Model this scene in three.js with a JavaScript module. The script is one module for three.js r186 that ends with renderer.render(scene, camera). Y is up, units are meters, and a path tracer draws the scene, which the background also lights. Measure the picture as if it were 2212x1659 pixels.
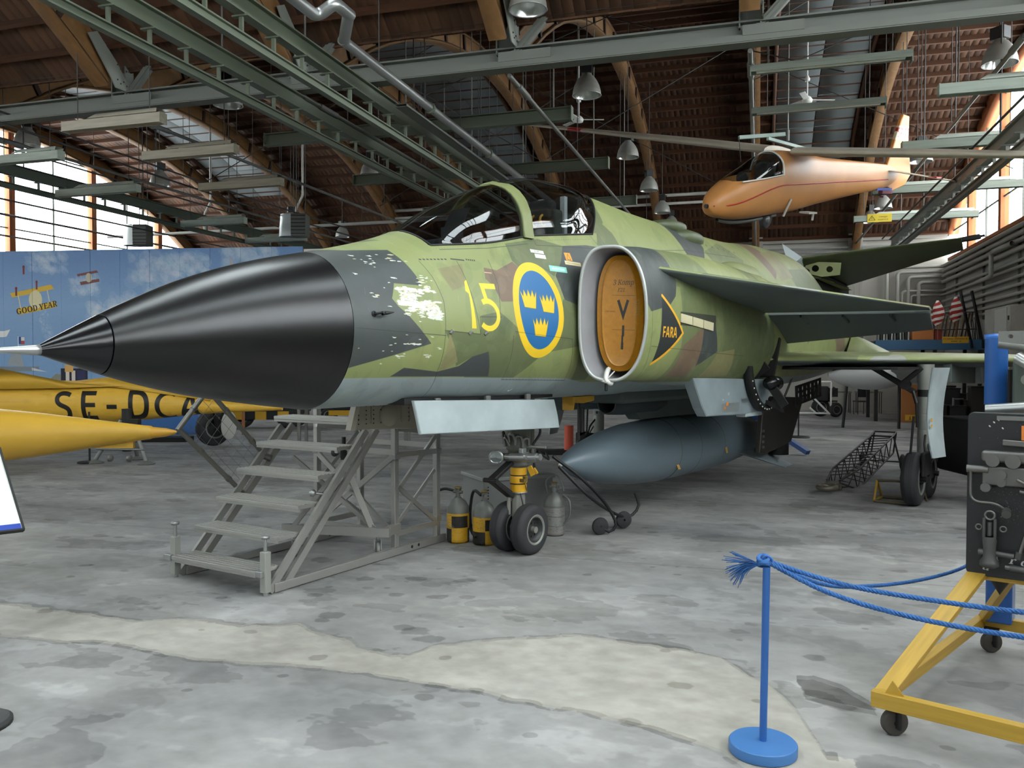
import * as THREE from 'three';
import { RoundedBoxGeometry } from 'three/addons/geometries/RoundedBoxGeometry.js';
import { mergeGeometries, mergeVertices, toCreasedNormals } from 'three/addons/utils/BufferGeometryUtils.js';

// ---------- camera, sky, exposure ----------
const scene = new THREE.Scene();
const YAW = 16.6 * Math.PI / 180;                       // the lens looks 16.6 degrees left of the hall's long axis
const camera = new THREE.PerspectiveCamera(49.73, 4 / 3, 0.05, 200);
camera.position.set(0, 1.75, 0);
camera.rotation.set(-1.424 * Math.PI / 180, YAW, 0, 'YXZ');
scene.add(camera);
scene.background = new THREE.Color(0.93, 0.97, 1.0);     // an even overcast sky, the only source of light
scene.backgroundIntensity = 16;
const renderer = new THREE.WebGLRenderer({ antialias: true });
renderer.toneMapping = THREE.LinearToneMapping;
renderer.toneMappingExposure = 0.68;
renderer.shadowMap.enabled = true;

// ---------- helpers ----------
const V = (x, y, z) => new THREE.Vector3(x, y, z);
const PI = Math.PI, D2R = PI / 180;
function rng(seed) { let a = seed >>> 0; return () => { a = (a + 0x6d2b79f5) | 0; let t = Math.imul(a ^ (a >>> 15), 1 | a); t = (t + Math.imul(t ^ (t >>> 7), 61 | t)) ^ t; return ((t ^ (t >>> 14)) >>> 0) / 4294967296; }; }
const clamp = (x, a = 0, b = 1) => Math.min(b, Math.max(a, x)), lerp = (a, b, t) => a + (b - a) * t, sstep = (a, b, x) => { const t = clamp((x - a) / (b - a)); return t * t * (3 - 2 * t); };
const HASH = new Float32Array(65536); { const r = rng(77); for (let i = 0; i < 65536; i++) HASH[i] = r(); }
function vnoise(x, y) { const xi = Math.floor(x), yi = Math.floor(y), fx = x - xi, fy = y - yi, u = fx * fx * (3 - 2 * fx), v = fy * fy * (3 - 2 * fy); const h = (a, b) => HASH[((a & 255) + ((b & 255) << 8)) & 65535]; const a = h(xi, yi), b = h(xi + 1, yi), c = h(xi, yi + 1), d = h(xi + 1, yi + 1); return a + (b - a) * u + (c - a) * v + (a - b - c + d) * u * v; }
function fbm(x, y, o = 4) { let s = 0, a = 0.5, n = 0; for (let i = 0; i < o; i++) { s += a * vnoise(x, y); n += a; a *= 0.5; x = x * 2.03 + 17.1; y = y * 2.03 + 9.7; } return s / n; }

// ground point seen from the lens: X to the right, Z ahead, in metres; and frames turned with the lens
const cx = (X, Z) => X * Math.cos(YAW) - Z * Math.sin(YAW), cz = (X, Z) => -X * Math.sin(YAW) - Z * Math.cos(YAW);
const at = (X, Y, Z) => V(cx(X, Z), Y, cz(X, Z));

const used = {};
function numbered(n) { const k = used[n] = (used[n] ?? -1) + 1; return k ? n + '_' + String(k).padStart(3, '0') : n; }
function tag(o, label, category, group, kind) { if (label) o.userData.label = label; if (category) o.userData.category = category; if (group) o.userData.group = group; if (kind) o.userData.kind = kind; return o; }
function thing(name, label, category, pos, turn = 0, group) { const g = new THREE.Group(); g.name = numbered(name); if (pos) g.position.copy(pos); g.rotation.y = turn; scene.add(g); return tag(g, label, category, group); }
function struct(name) { const g = new THREE.Group(); g.name = numbered(name); g.userData.kind = 'structure'; scene.add(g); return g; }
function fix(list) { return list.map((g) => { if (g.index) g = g.toNonIndexed(); for (const k of Object.keys(g.attributes)) if (!['position', 'normal', 'uv'].includes(k)) g.deleteAttribute(k); if (!g.attributes.uv) g.setAttribute('uv', new THREE.BufferAttribute(new Float32Array(g.attributes.position.count * 2), 2)); return g; }); }
const merge = (list) => (list.length === 1 ? list[0] : mergeGeometries(fix(list)));
const EACH = new Set('tube_union clamp rail_hole carry_handle door_hinge hinge hinge_fairing pipe_flange tank_seam fuel_mark label_digit weld_band cabinet_foot belly_door_rib door_rib sleeve_band door_label warning_tag seat_rail face_blind_handle end_plate heater_fin turbine_blade pylon_mark pylon_panel metal_tube fluid_pipe hydraulic_hose brake_rod case_boss side_frame support engine_stand tie red_line end_cap light_tube board_edge board_leg canopy_seal tube_frame sleeve_collar spine_fairing stay valve_eye cross_tube wing_strut_fitting red_post guard_post'.split(' '));
function part(parent, name, geos, mat, label, kind) { if (Array.isArray(geos) && geos.length > 1 && !kind && EACH.has(name)) return geos.map((g) => part(parent, name, g, mat, label))[0]; const m = new THREE.Mesh(merge([].concat(geos)), mat); m.name = name; m.castShadow = m.receiveShadow = true; if (label) m.userData.label = label; if (kind) m.userData.kind = kind; parent.add(m); return m; }
function single(name, geos, mat, label, category, group, kind) { const m = part(scene, numbered(name), geos, mat); return tag(m, label, category, group, kind); }
const std = (color, roughness = 0.6, metalness = 0, extra = {}) => new THREE.MeshStandardMaterial({ color, roughness, metalness, ...extra });

// geometry
function box(w, h, d, x = 0, y = 0, z = 0, bev = 0) { const g = bev ? new RoundedBoxGeometry(w, h, d, 1, bev) : new THREE.BoxGeometry(w, h, d); return g.translate(x, y, z); }
function frameTo(g, a, b, up) { const d = b.clone().sub(a), L = d.length(); d.normalize(); let u = up ? up.clone() : Math.abs(d.y) > 0.95 ? V(1, 0, 0) : V(0, 1, 0); const x = u.clone().cross(d).normalize(); u = d.clone().cross(x); return g.applyMatrix4(new THREE.Matrix4().makeBasis(x, u, d).setPosition(a.clone().add(b).multiplyScalar(0.5))); }
function bar(a, b, w, h, up, bev = 0) { return frameTo(bev ? new RoundedBoxGeometry(w, h, a.distanceTo(b), 1, bev) : new THREE.BoxGeometry(w, h, a.distanceTo(b)), a, b, up); }
function rod(a, b, r, seg = 8, r2 = r) { return frameTo(new THREE.CylinderGeometry(r2, r, a.distanceTo(b), seg).rotateX(PI / 2), a, b); }
function tube(pts, r, seg = 24, rad = 8, closed = false) { return new THREE.TubeGeometry(new THREE.CatmullRomCurve3(pts, closed, 'centripetal'), seg, r, rad, closed); }
function pipe(pts, r, bend = 0.1, rad = 8) { // straight runs with rounded bends
  const c = new THREE.CurvePath(); let p = pts[0];
  for (let i = 1; i < pts.length; i++) {
    if (i === pts.length - 1) { c.add(new THREE.LineCurve3(p, pts[i])); break; }
    const q = pts[i], a = q.clone().add(p.clone().sub(q).setLength(Math.min(bend, p.distanceTo(q) * 0.49))), b = q.clone().add(pts[i + 1].clone().sub(q).setLength(Math.min(bend, pts[i + 1].distanceTo(q) * 0.49)));
    c.add(new THREE.LineCurve3(p, a)); c.add(new THREE.QuadraticBezierCurve3(a, q, b)); p = b;
  }
  const out = [];
  for (const k of c.curves) out.push(new THREE.TubeGeometry(k, k.isLineCurve3 ? 1 : 6, r, rad, false));
  return merge(out);
}
function lathe(pts, seg = 24) { return new THREE.LatheGeometry(pts.map(([r, y]) => new THREE.Vector2(r, y)), seg); }
function latheTo(pts, a, dir, seg = 24) { const g = lathe(pts, seg); const q = new THREE.Quaternion().setFromUnitVectors(V(0, 1, 0), dir.clone().normalize()); return g.applyQuaternion(q).translate(a.x, a.y, a.z); }
function ext(pts, depth, bev = 0, holes = []) { const s = new THREE.Shape(pts.map(([x, y]) => new THREE.Vector2(x, y))); for (const h of holes) { const p = new THREE.Path(); p.absarc(h[0], h[1], h[2], 0, PI * 2, true); s.holes.push(p); } return new THREE.ExtrudeGeometry(s, { depth, steps: 1, bevelEnabled: bev > 0, bevelThickness: bev, bevelSize: bev, bevelSegments: 1, curveSegments: 12 }); }
function ibeam(a, b, w, h, t, up) { const L = a.distanceTo(b); return frameTo(merge([box(w, t, L, 0, h / 2 - t / 2, 0), box(w, t, L, 0, -h / 2 + t / 2, 0), box(t, h - 2 * t, L)]), a, b, up); }
function channel(a, b, w, h, t, up) { const L = a.distanceTo(b); return frameTo(merge([box(w, t, L, 0, h / 2 - t / 2, 0), box(w, t, L, 0, -h / 2 + t / 2, 0), box(t, h, L, -w / 2 + t / 2, 0, 0)]), a, b, up); }
function ring(r, t, x, y, z, seg = 16) { return new THREE.TorusGeometry(r, t, 6, seg).translate(x, y, z); }
// a skin lofted through rings of points; uvOf(p, i, j) gives texture coordinates
function loft(rings, closed = true, uvOf = null, caps = [false, false]) {
  const n = rings[0].length, pos = [], uv = [], idx = [], m = closed ? n + 1 : n;
  rings.forEach((r, i) => { for (let j = 0; j < m; j++) { const p = r[j % n]; pos.push(p.x, p.y, p.z); const t = uvOf ? uvOf(p, i, j / (m - 1)) : [i / (rings.length - 1), j / (m - 1)]; uv.push(t[0], t[1]); } });
  for (let i = 0; i < rings.length - 1; i++) for (let j = 0; j < m - 1; j++) { const a = i * m + j, b = a + 1, c = a + m, d = c + 1; idx.push(a, c, b, b, c, d); }
  const g = new THREE.BufferGeometry(); g.setAttribute('position', new THREE.Float32BufferAttribute(pos, 3)); g.setAttribute('uv', new THREE.Float32BufferAttribute(uv, 2)); g.setIndex(idx); g.computeVertexNormals();
  if (closed) { const N = g.attributes.normal; for (let i = 0; i < rings.length; i++) { const a = i * m, b = a + n, v = V(N.getX(a) + N.getX(b), N.getY(a) + N.getY(b), N.getZ(a) + N.getZ(b)).normalize(); N.setXYZ(a, v.x, v.y, v.z); N.setXYZ(b, v.x, v.y, v.z); } }
  const out = [g];
  [0, 1].forEach((e) => { if (!caps[e]) return; const r = rings[e ? rings.length - 1 : 0], c = r.reduce((s, p) => s.add(p), V(0, 0, 0)).multiplyScalar(1 / n), P = [], U = []; for (let j = 0; j < n; j++) { const a = r[j], b = r[(j + 1) % n], t = e ? [c, a, b] : [c, b, a]; for (const p of t) { P.push(p.x, p.y, p.z); const w = uvOf ? uvOf(p, e ? rings.length - 1 : 0, 0) : [0, 0]; U.push(w[0], w[1]); } } const k = new THREE.BufferGeometry(); k.setAttribute('position', new THREE.Float32BufferAttribute(P, 3)); k.setAttribute('uv', new THREE.Float32BufferAttribute(U, 2)); k.computeVertexNormals(); out.push(k); });
  return merge(out);
}
// keeps the side of a skin where f(position) > 0, cutting triangles along the line f = 0
function clip(g, f) {
  g = g.index ? g.toNonIndexed() : g; const A = g.attributes, names = ['position', 'normal', 'uv'], out = { position: [], normal: [], uv: [] }, p = V(0, 0, 0);
  const get = (i) => { const o = {}; for (const k of names) { const a = A[k]; o[k] = []; for (let c = 0; c < a.itemSize; c++) o[k].push(a.getComponent(i, c)); } p.fromArray(o.position); o.f = f(p); return o; };
  const mix = (a, b) => { const t = a.f / (a.f - b.f), o = { f: 0 }; for (const k of names) o[k] = a[k].map((x, c) => x + (b[k][c] - x) * t); return o; };
  const put = (v) => { for (const k of names) out[k].push(...v[k]); };
  for (let i = 0; i < A.position.count; i += 3) {
    const t = [get(i), get(i + 1), get(i + 2)], keep = t.filter((v) => v.f > 0).length;
    if (keep === 3) t.forEach(put);
    else if (keep) { const q = []; for (let k = 0; k < 3; k++) { const a = t[k], b = t[(k + 1) % 3]; if (a.f > 0) q.push(a); if (a.f > 0 !== b.f > 0) q.push(mix(a, b)); } for (let k = 1; k < q.length - 1; k++) { put(q[0]); put(q[k]); put(q[k + 1]); } }
  }
  const r = new THREE.BufferGeometry(); for (const k of names) r.setAttribute(k, new THREE.Float32BufferAttribute(out[k], k === 'uv' ? 2 : 3)); return r;
}
// textures
function canvasTex(w, h, draw, repeat) { const c = document.createElement('canvas'); c.width = w; c.height = h; draw(c.getContext('2d'), w, h); const t = new THREE.CanvasTexture(c); t.colorSpace = THREE.SRGBColorSpace; if (repeat) t.wrapS = t.wrapT = THREE.RepeatWrapping; return t; }
function dataTex(w, h, f, srgb = true, repeat = true) { const d = new Uint8Array(w * h * 4); for (let y = 0; y < h; y++) for (let x = 0; x < w; x++) { const c = f((x + 0.5) / w, (y + 0.5) / h), o = (y * w + x) * 4; if (typeof c === 'number') d[o] = d[o + 1] = d[o + 2] = c * 255; else { d[o] = c[0]; d[o + 1] = c[1]; d[o + 2] = c[2]; } d[o + 3] = 255; } const t = new THREE.DataTexture(d, w, h); t.magFilter = THREE.LinearFilter; if (repeat) t.wrapS = t.wrapT = THREE.RepeatWrapping; if (srgb) t.colorSpace = THREE.SRGBColorSpace; t.needsUpdate = true; return t; }
// tileable noise (period 1 in u and v)
function tnoise(u, v, k, o = 4) { let s = 0, a = 0.5, n = 0; for (let i = 0; i < o; i++) { const P = k << i, x = u * P, y = v * P, xi = Math.floor(x), yi = Math.floor(y), fx = x - xi, fy = y - yi, p = fx * fx * (3 - 2 * fx), q = fy * fy * (3 - 2 * fy), h = (a0, b0) => HASH[((((a0 % P) + P) % P) * 7 + i * 31 + ((((b0 % P) + P) % P) * 13 + 5) * 257) & 65535], A = h(xi, yi), B = h(xi + 1, yi), C = h(xi, yi + 1), E = h(xi + 1, yi + 1); s += a * (A + (B - A) * p + (C - A) * q + (A - B - C + E) * p * q); n += a; a *= 0.5; } return s / n; }
const NOISE = dataTex(256, 256, (u, v) => tnoise(u, v, 8, 5), false);
const WEAR = dataTex(256, 256, (u, v) => 0.84 + 0.16 * tnoise(u, v, 5, 5), true);        // grain and patches that tint a paint a little
const M = {
  steel: std('#84877f', 0.55, 0.3), greyBeam: std('#676a63', 0.7, 0.1), greenSteel: std('#68705f', 0.6, 0.1), paleGreen: std('#b9c4b6', 0.55, 0.05), alu: std('#a9a8a2', 0.4, 0.7, { bumpMap: NOISE, bumpScale: 0.0004 }),
  black: std('#141414', 0.55), rubber: std('#2a2a2b', 0.8), darkMetal: std('#2c2d2c', 0.45, 0.5), chrome: std('#c9c9c6', 0.18, 1), yellow: std('#d9a51f', 0.45), blue: std('#1f4f9c', 0.4), white: std('#d8d8d2', 0.6), wood: std('#8a5a34', 0.75), whitePipe: std('#b9b8b0', 0.55),
  greyMetal: std('#777873', 0.5, 0.6), brass: std('#8f7a46', 0.4, 0.8), red: std('#a8231c', 0.5), orange: std('#d0762a', 0.55), cable: std('#3a3a38', 0.6), silver: std('#a8aaa8', 0.35, 0.8),
};
// ---------- the hall: two barrel vaults side by side along x, valley beam at z = -12 ----------
const XL = -24.65, XR = 6.4, ZF = -33, ZV = -12, ZN = 8.6, SILL = 5.35, LOW = 4.4, RV = 16.6, ZC1 = -22.2, ZC2 = -1.8;
const vaultH = (z) => { const zc = z < ZV ? ZC1 : ZC2; return 10.15 - RV + Math.sqrt(RV * RV - (z - zc) ** 2); };
const RIBX = []; for (let k = -7; k <= 1; k++) RIBX.push(-0.15 + 3.5 * k);

// floor: worn concrete, a sandy repair band with a broken edge, oil and water stains
const BAND_UP = [[-9, -4.9], [-5.31, -4.7], [-4.66, -4.68], [-4.04, -4.61], [-3.81, -4.79], [-3.29, -4.74], [-2.95, -4.89], [-2.52, -4.72], [-2.35, -4.59], [-2.01, -4.52], [-1.9, -4.77], [-1.53, -5.01], [-1.1, -5.2], [-0.6, -5.17], [-0.2, -5.01], [0.06, -4.71], [0.19, -4.4], [0.3, -3.9]];
const BAND_LO = [[-9, -4.3], [-4.67, -4.13], [-4.21, -4.15], [-3.83, -4.19], [-3.19, -4.13], [-2.52, -4.17], [-2.1, -4.21], [-1.67, -4.18], [-1.25, -4.1], [-0.9, -4.05], [-0.5, -3.97], [-0.15, -3.8], [0.01, -3.61], [0.3, -3.2]];
const along = (L, x) => { for (let i = 1; i < L.length; i++) if (x < L[i][0]) return lerp(L[i - 1][1], L[i][1], (x - L[i - 1][0]) / (L[i][0] - L[i - 1][0])); return L[L.length - 1][1]; };
const SPOTS = [[-3.05, -6.08, 0.09], [-2.6, -5.72, 0.08], [-2.3, -5.75, 0.09], [-2.67, -6.19, 0.1], [-2.83, -5, 0.06], [-3.17, -4.65, 0.05], [-2.82, -5.12, 0.09], [-2.5, -4.36, 0.07], [-2.13, -4.96, 0.11], [-1.99, -4.86, 0.1], [-2.25, -5.02, 0.07], [-2.27, -6.24, 0.1], [-1.78, -4.57, 0.05], [-0.4, -4.54, 0.07], [0.33, -5.2, 0.08], [0.38, -4.52, 0.1], [-3.75, -6.03, 0.08], [-3.7, -6.55, 0.12], [-2.08, -5.81, 0.07]];
{ const r = rng(5); for (let i = 0; i < 150; i++) SPOTS.push([lerp(-7, 3, r()), lerp(-11.5, -3.6, r()), 0.02 + 0.09 * r() * r()]); }
const WET = [[0.21, -4.88], [0.22, -4.62], [0.3, -4.58], [0.4, -4.54], [0.57, -4.5], [0.55, -4.62], [0.42, -4.82], [0.3, -4.9]];
const inside = (P, x, y) => { let c = false; for (let i = 0, j = P.length - 1; i < P.length; j = i++) if ((P[i][1] > y) !== (P[j][1] > y) && x < (P[j][0] - P[i][0]) * (y - P[i][1]) / (P[j][1] - P[i][1]) + P[i][0]) c = !c; return c; };
function floorColor(x, z) {
  const n1 = fbm(x * 0.55 + 40, z * 0.9 + 40, 5), n2 = fbm(x * 2.3 + 7, z * 3.1 + 3, 5), n3 = fbm(x * 9 + 70, z * 11 + 20, 4), wob = (fbm(x * 5 + 11, z * 5 + 4, 4) - 0.5) * 0.14;
  let v = 133 + (n1 - 0.5) * 44 + (n2 - 0.5) * 30 + (n3 - 0.5) * 26, warm = 2 + (n1 - 0.5) * 6;
  const worn = fbm(x * 0.9 + 90, z * 1.7 + 60, 5) + (n3 - 0.5) * 0.25; if (worn > 0.56) v -= 13 * sstep(0.56, 0.62, worn);           // grey skim worn off in patches
  const pale = fbm(x * 1.1 + 150, z * 2.2 + 31, 5) + (n3 - 0.5) * 0.2; if (pale > 0.59) v += 10 * sstep(0.59, 0.64, pale);
  const damp = fbm(x * 1.6 + 210, z * 2.6 + 101, 5) + (n3 - 0.5) * 0.15; if (damp > 0.63) v -= 18 * sstep(0.64, 0.66, damp);
  const up = along(BAND_UP, x) + wob, lo = along(BAND_LO, x) + wob * 0.7;
  if (z > up && z < lo && x < 0.42 + wob * 2) { v = lerp(v, 150 + (n3 - 0.5) * 34 + (n2 - 0.5) * 20, 0.85); warm = 6 + 4 * n1; }
  const e = Math.min(Math.abs(z - up), Math.abs(z - lo)); if (x < 0.35 && e < 0.02 + 0.03 * n3) v -= 44 * n2 * (n3 > 0.45 ? 1 : 0.3);
  for (const s of SPOTS) { const dx = x - s[0], dz = (z - s[1]) * 1.25; if (Math.abs(dx) < 0.3 && Math.abs(dz) < 0.3) { const d = Math.hypot(dx, dz) + (n3 - 0.5) * s[2] * 1.1 + wob * 0.35; if (d < s[2]) v -= 24 * sstep(s[2], s[2] * 0.75, d); } }
  if (inside(WET, x + wob * 0.9, z + wob * 0.7)) v -= 34; if (inside(WET, x + wob * 0.7, z + wob * 0.6 - 0.07)) v -= 26;
  for (const [a, b, s] of [[-7.21, 0.02, 0.012], [-10.6, -0.03, 0.02]]) { const d = Math.abs(z - a - b * x - wob * 0.15); if (d < s) v -= 24 * n3 + 6; }
  return [clamp(v + warm, 20, 255), clamp(v + warm * 0.6, 20, 255), clamp(v - warm * 0.5, 20, 255)];
}
{
  const floor = struct('floor');
  const slab = (x0, x1, z0, z1, px) => { const w = Math.min(2048, Math.round((x1 - x0) * px)), h = Math.min(2048, Math.round((z1 - z0) * px)), t = dataTex(w, h, (u, v) => floorColor(lerp(x0, x1, u), lerp(z1, z0, v)), true, false); const g = new THREE.PlaneGeometry(x1 - x0, z1 - z0).rotateX(-PI / 2).translate((x0 + x1) / 2, 0, (z0 + z1) / 2); const P = g.attributes.position, uv = new Float32Array(P.count * 2); for (let i = 0; i < P.count; i++) { uv[i * 2] = P.getX(i) * 0.9; uv[i * 2 + 1] = P.getZ(i) * 0.9; } g.setAttribute('uv1', new THREE.BufferAttribute(uv, 2)); const b = NOISE.clone(); b.channel = 1; const m = new THREE.Mesh(g, std('#ffffff', 0.72, 0, { map: t, bumpMap: b, bumpScale: 0.004 })); m.name = 'floor_slab'; m.receiveShadow = true; floor.add(m); };
  slab(-5.6, 2.4, -7.3, -2.3, 256);                       // the part nearest the lens
  slab(-5.6, 2.4, -14.5, -7.3, 120); slab(-13.6, -5.6, -14.5, -2.3, 90); slab(2.4, 6.4, -14.5, -2.3, 90);
  slab(-24.65, 6.4, -33, -14.5, 50); slab(-24.65, 6.4, -2.3, 8.6, 30); slab(-24.65, -13.6, -14.5, -2.3, 40);
  part(floor, 'floor_bed', box(XR - XL + 1, 0.3, ZN - ZF + 1, (XL + XR) / 2, -0.155, (ZF + ZN) / 2), std('#77746e', 0.9));
}
// walls
const plaster = std('#a8a59c', 0.85, 0, { map: WEAR, bumpMap: NOISE, bumpScale: 0.01 }), concrete = std('#8d8a82', 0.9, 0, { bumpMap: NOISE, bumpScale: 0.02 });
const orangeWood = std('#a8643a', 0.7), glassPane = new THREE.MeshPhysicalMaterial({ color: '#f4f8f8', transmission: 1, thickness: 0, roughness: 0, ior: 1.5 });
function endWall(side, x) {
  const out = Math.sign(x + 9), w = struct('wall_' + side);
  if (side === 'left') part(w, 'wall_base', box(0.3, SILL, ZN - ZF, x + out * 0.15, SILL / 2, (ZN + ZF) / 2), plaster);
  else { // the right wall is glazed low down in the near bay, outside the frame: it lights the jet from its left side
    part(w, 'wall_base', box(0.3, SILL, -11 - ZF, x + 0.15, SILL / 2, (-11 + ZF) / 2), plaster); part(w, 'wall_base', box(0.3, LOW, ZN + 11, x + 0.15, LOW / 2, (ZN - 11) / 2), plaster);
    const lo = struct('window_6'); for (let i = 0; i < 7; i++) { const a = lerp(-11, ZN, i / 7), e = lerp(-11, ZN, (i + 1) / 7); part(lo, 'window_post', box(0.24, SILL - LOW, 0.22, x + 0.12, (SILL + LOW) / 2, a), M.greyBeam); part(lo, 'glazing_bar', box(0.05, SILL - LOW, 0.05, x + 0.12, (SILL + LOW) / 2, (a + e) / 2), M.greyBeam); part(lo, 'pane', new THREE.PlaneGeometry(e - a, SILL - LOW).rotateY(-PI / 2).translate(x + 0.12, (SILL + LOW) / 2, (a + e) / 2), glassPane); }
    for (const h of [LOW + 0.05, 4.4]) part(lo, 'glazing_bar', box(0.06, 0.06, ZN + 11, x + 0.12, h, (ZN - 11) / 2), M.greyBeam);
  }
  part(w, 'wall_pier', box(0.3, 3, 0.9, x + out * 0.15, SILL + 1.2, ZV), plaster);
  for (const [zc, n] of [[ZC1, 1], [ZC2, 2]]) {
    const win = struct('window_' + (side === 'left' ? n : n + 2)), z0 = zc - 10.3, z1 = zc + 10.3;
    part(win, 'window_sill', box(0.34, 0.1, 20.4, x + out * 0.1, SILL + 0.05, zc), orangeWood);
    // arch band that follows the vault
    const band = []; for (let i = 0; i <= 28; i++) { const z = lerp(z0, z1, i / 28); const h = Math.max(SILL, vaultH(clamp(z, zc < ZV ? ZF : ZV + 0.001, zc < ZV ? ZV - 0.001 : ZN))); band.push([z, h]); }
    const rg = band.map(([z, h]) => [V(x - 0.05, h + 0.25, z), V(x + out * 0.28, h + 0.25, z), V(x + out * 0.28, h - 0.28, z), V(x - 0.05, h - 0.28, z)]);
    part(win, 'window_frame', loft(rg, true, null, [true, true]), orangeWood);
    for (let k = -2; k <= 2; k++) { const z = zc + k * 3.68 - 0.35, h = vaultH(z); part(win, 'window_post', box(0.22, h - SILL, 0.24, x + out * 0.12, (h + SILL) / 2, z, 0.01), orangeWood); }
    for (let k = -2; k <= 2; k++) { const z = zc + k * 3.68 + 1.5, h = vaultH(z); part(win, 'glazing_bar', box(0.05, h - SILL, 0.05, x + out * 0.12, (h + SILL) / 2, z), M.greyBeam); }
    for (let k = 1; k < 5; k++) { const h = SILL + k * 0.95 + 0.1, half = Math.sqrt(Math.max(0, RV * RV - (h - 10.15 + RV) ** 2)); if (half > 1) part(win, 'glazing_bar', box(0.05, 0.045, half * 2, x + out * 0.12, h, zc), M.greyBeam); }
    for (let k = -3; k <= 2; k++) { const a = Math.max(z0 + 0.2, zc + k * 3.68 - 0.35), b = Math.min(z1 - 0.2, zc + (k + 1) * 3.68 - 0.35), pts = [[a, SILL], [b, SILL]]; for (let i = 0; i <= 8; i++) { const z = lerp(b, a, i / 8); pts.push([z, Math.max(SILL + 0.02, vaultH(z) - 0.1)]); } part(win, 'pane', new THREE.ShapeGeometry(new THREE.Shape(pts.map(([z, h]) => new THREE.Vector2(-z, h)))).rotateY(PI / 2).translate(x + out * 0.12, 0, 0), glassPane); }
  }
}
endWall('left', XL); endWall('right', XR);
{ // far wall with piers
  const w = struct('wall_far'); part(w, 'wall_base', box(XR - XL + 0.6, 7, 0.3, (XL + XR) / 2, 3.5, ZF - 0.15), plaster);
  for (const x of RIBX.slice(1)) part(w, 'wall_pier', box(0.5, 6.9, 0.25, x, 3.45, ZF + 0.12, 0.02), concrete);
  part(w, 'wall_ledge', box(XR - XL, 0.22, 0.2, (XL + XR) / 2, 6.35, ZF + 0.1), concrete);
}
{ // wall behind the lens: closed hangar doors with a narrow glazed band on top
  const w = struct('wall_near'), L = XR - XL, xm = (XL + XR) / 2;
  part(w, 'wall_base', box(L + 0.6, 5.2, 0.3, xm, 2.6, ZN + 0.15), M.greyBeam);
  part(w, 'wall_head', box(L + 0.6, 1.2, 0.3, xm, 6.9, ZN + 0.15), plaster);
  const win = struct('window_5');
  for (const x of RIBX) part(win, 'window_post', box(0.3, 1.1, 0.25, x, 5.75, ZN + 0.1), M.greyBeam);
  for (let k = 0; k < RIBX.length - 1; k++) part(win, 'pane', new THREE.PlaneGeometry(3.5, 1.1).translate(RIBX[k] + 1.75, 5.75, ZN + 0.1), glassPane);
}
// roof: ribs, purlins, boards
const woodTex = dataTex(64, 512, (u, v) => { const g = tnoise(u, v * 0.25 % 1, 4, 3) * 0.5 + tnoise(u * 1, v, 16, 3) * 0.5, k = 150 + 90 * g; return [k, k * 0.97, k * 0.92]; }, true);
const boardMats = ['#67462f', '#5d3e29', '#6e4c34', '#543826'].map((c) => std(c, 0.82, 0, { map: woodTex }));
const ribWood = std('#8d683c', 0.75, 0, { map: woodTex }), ribDark = std('#2c1a10', 0.8), purlinMat = std('#5e3a22', 0.8, 0, { map: woodTex });
function arc(zc, za, zb, n, dh) { const o = []; for (let i = 0; i <= n; i++) { const a = Math.asin(clamp((lerp(za, zb, i / n) - zc) / RV, -1, 1)); o.push([zc + (RV + dh) * Math.sin(a), 10.15 - RV + (RV + dh) * Math.cos(a), a]); } return o; }
const isSky = (x, near) => { for (const k of near ? [-6, -3, -2, 0] : [-6, -3, 0]) { const a = -0.15 + 3.5 * k + 0.6, b = a + 2.3; if (x > a - 0.08 && x < b + 0.08) return true; } return false; };
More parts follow.
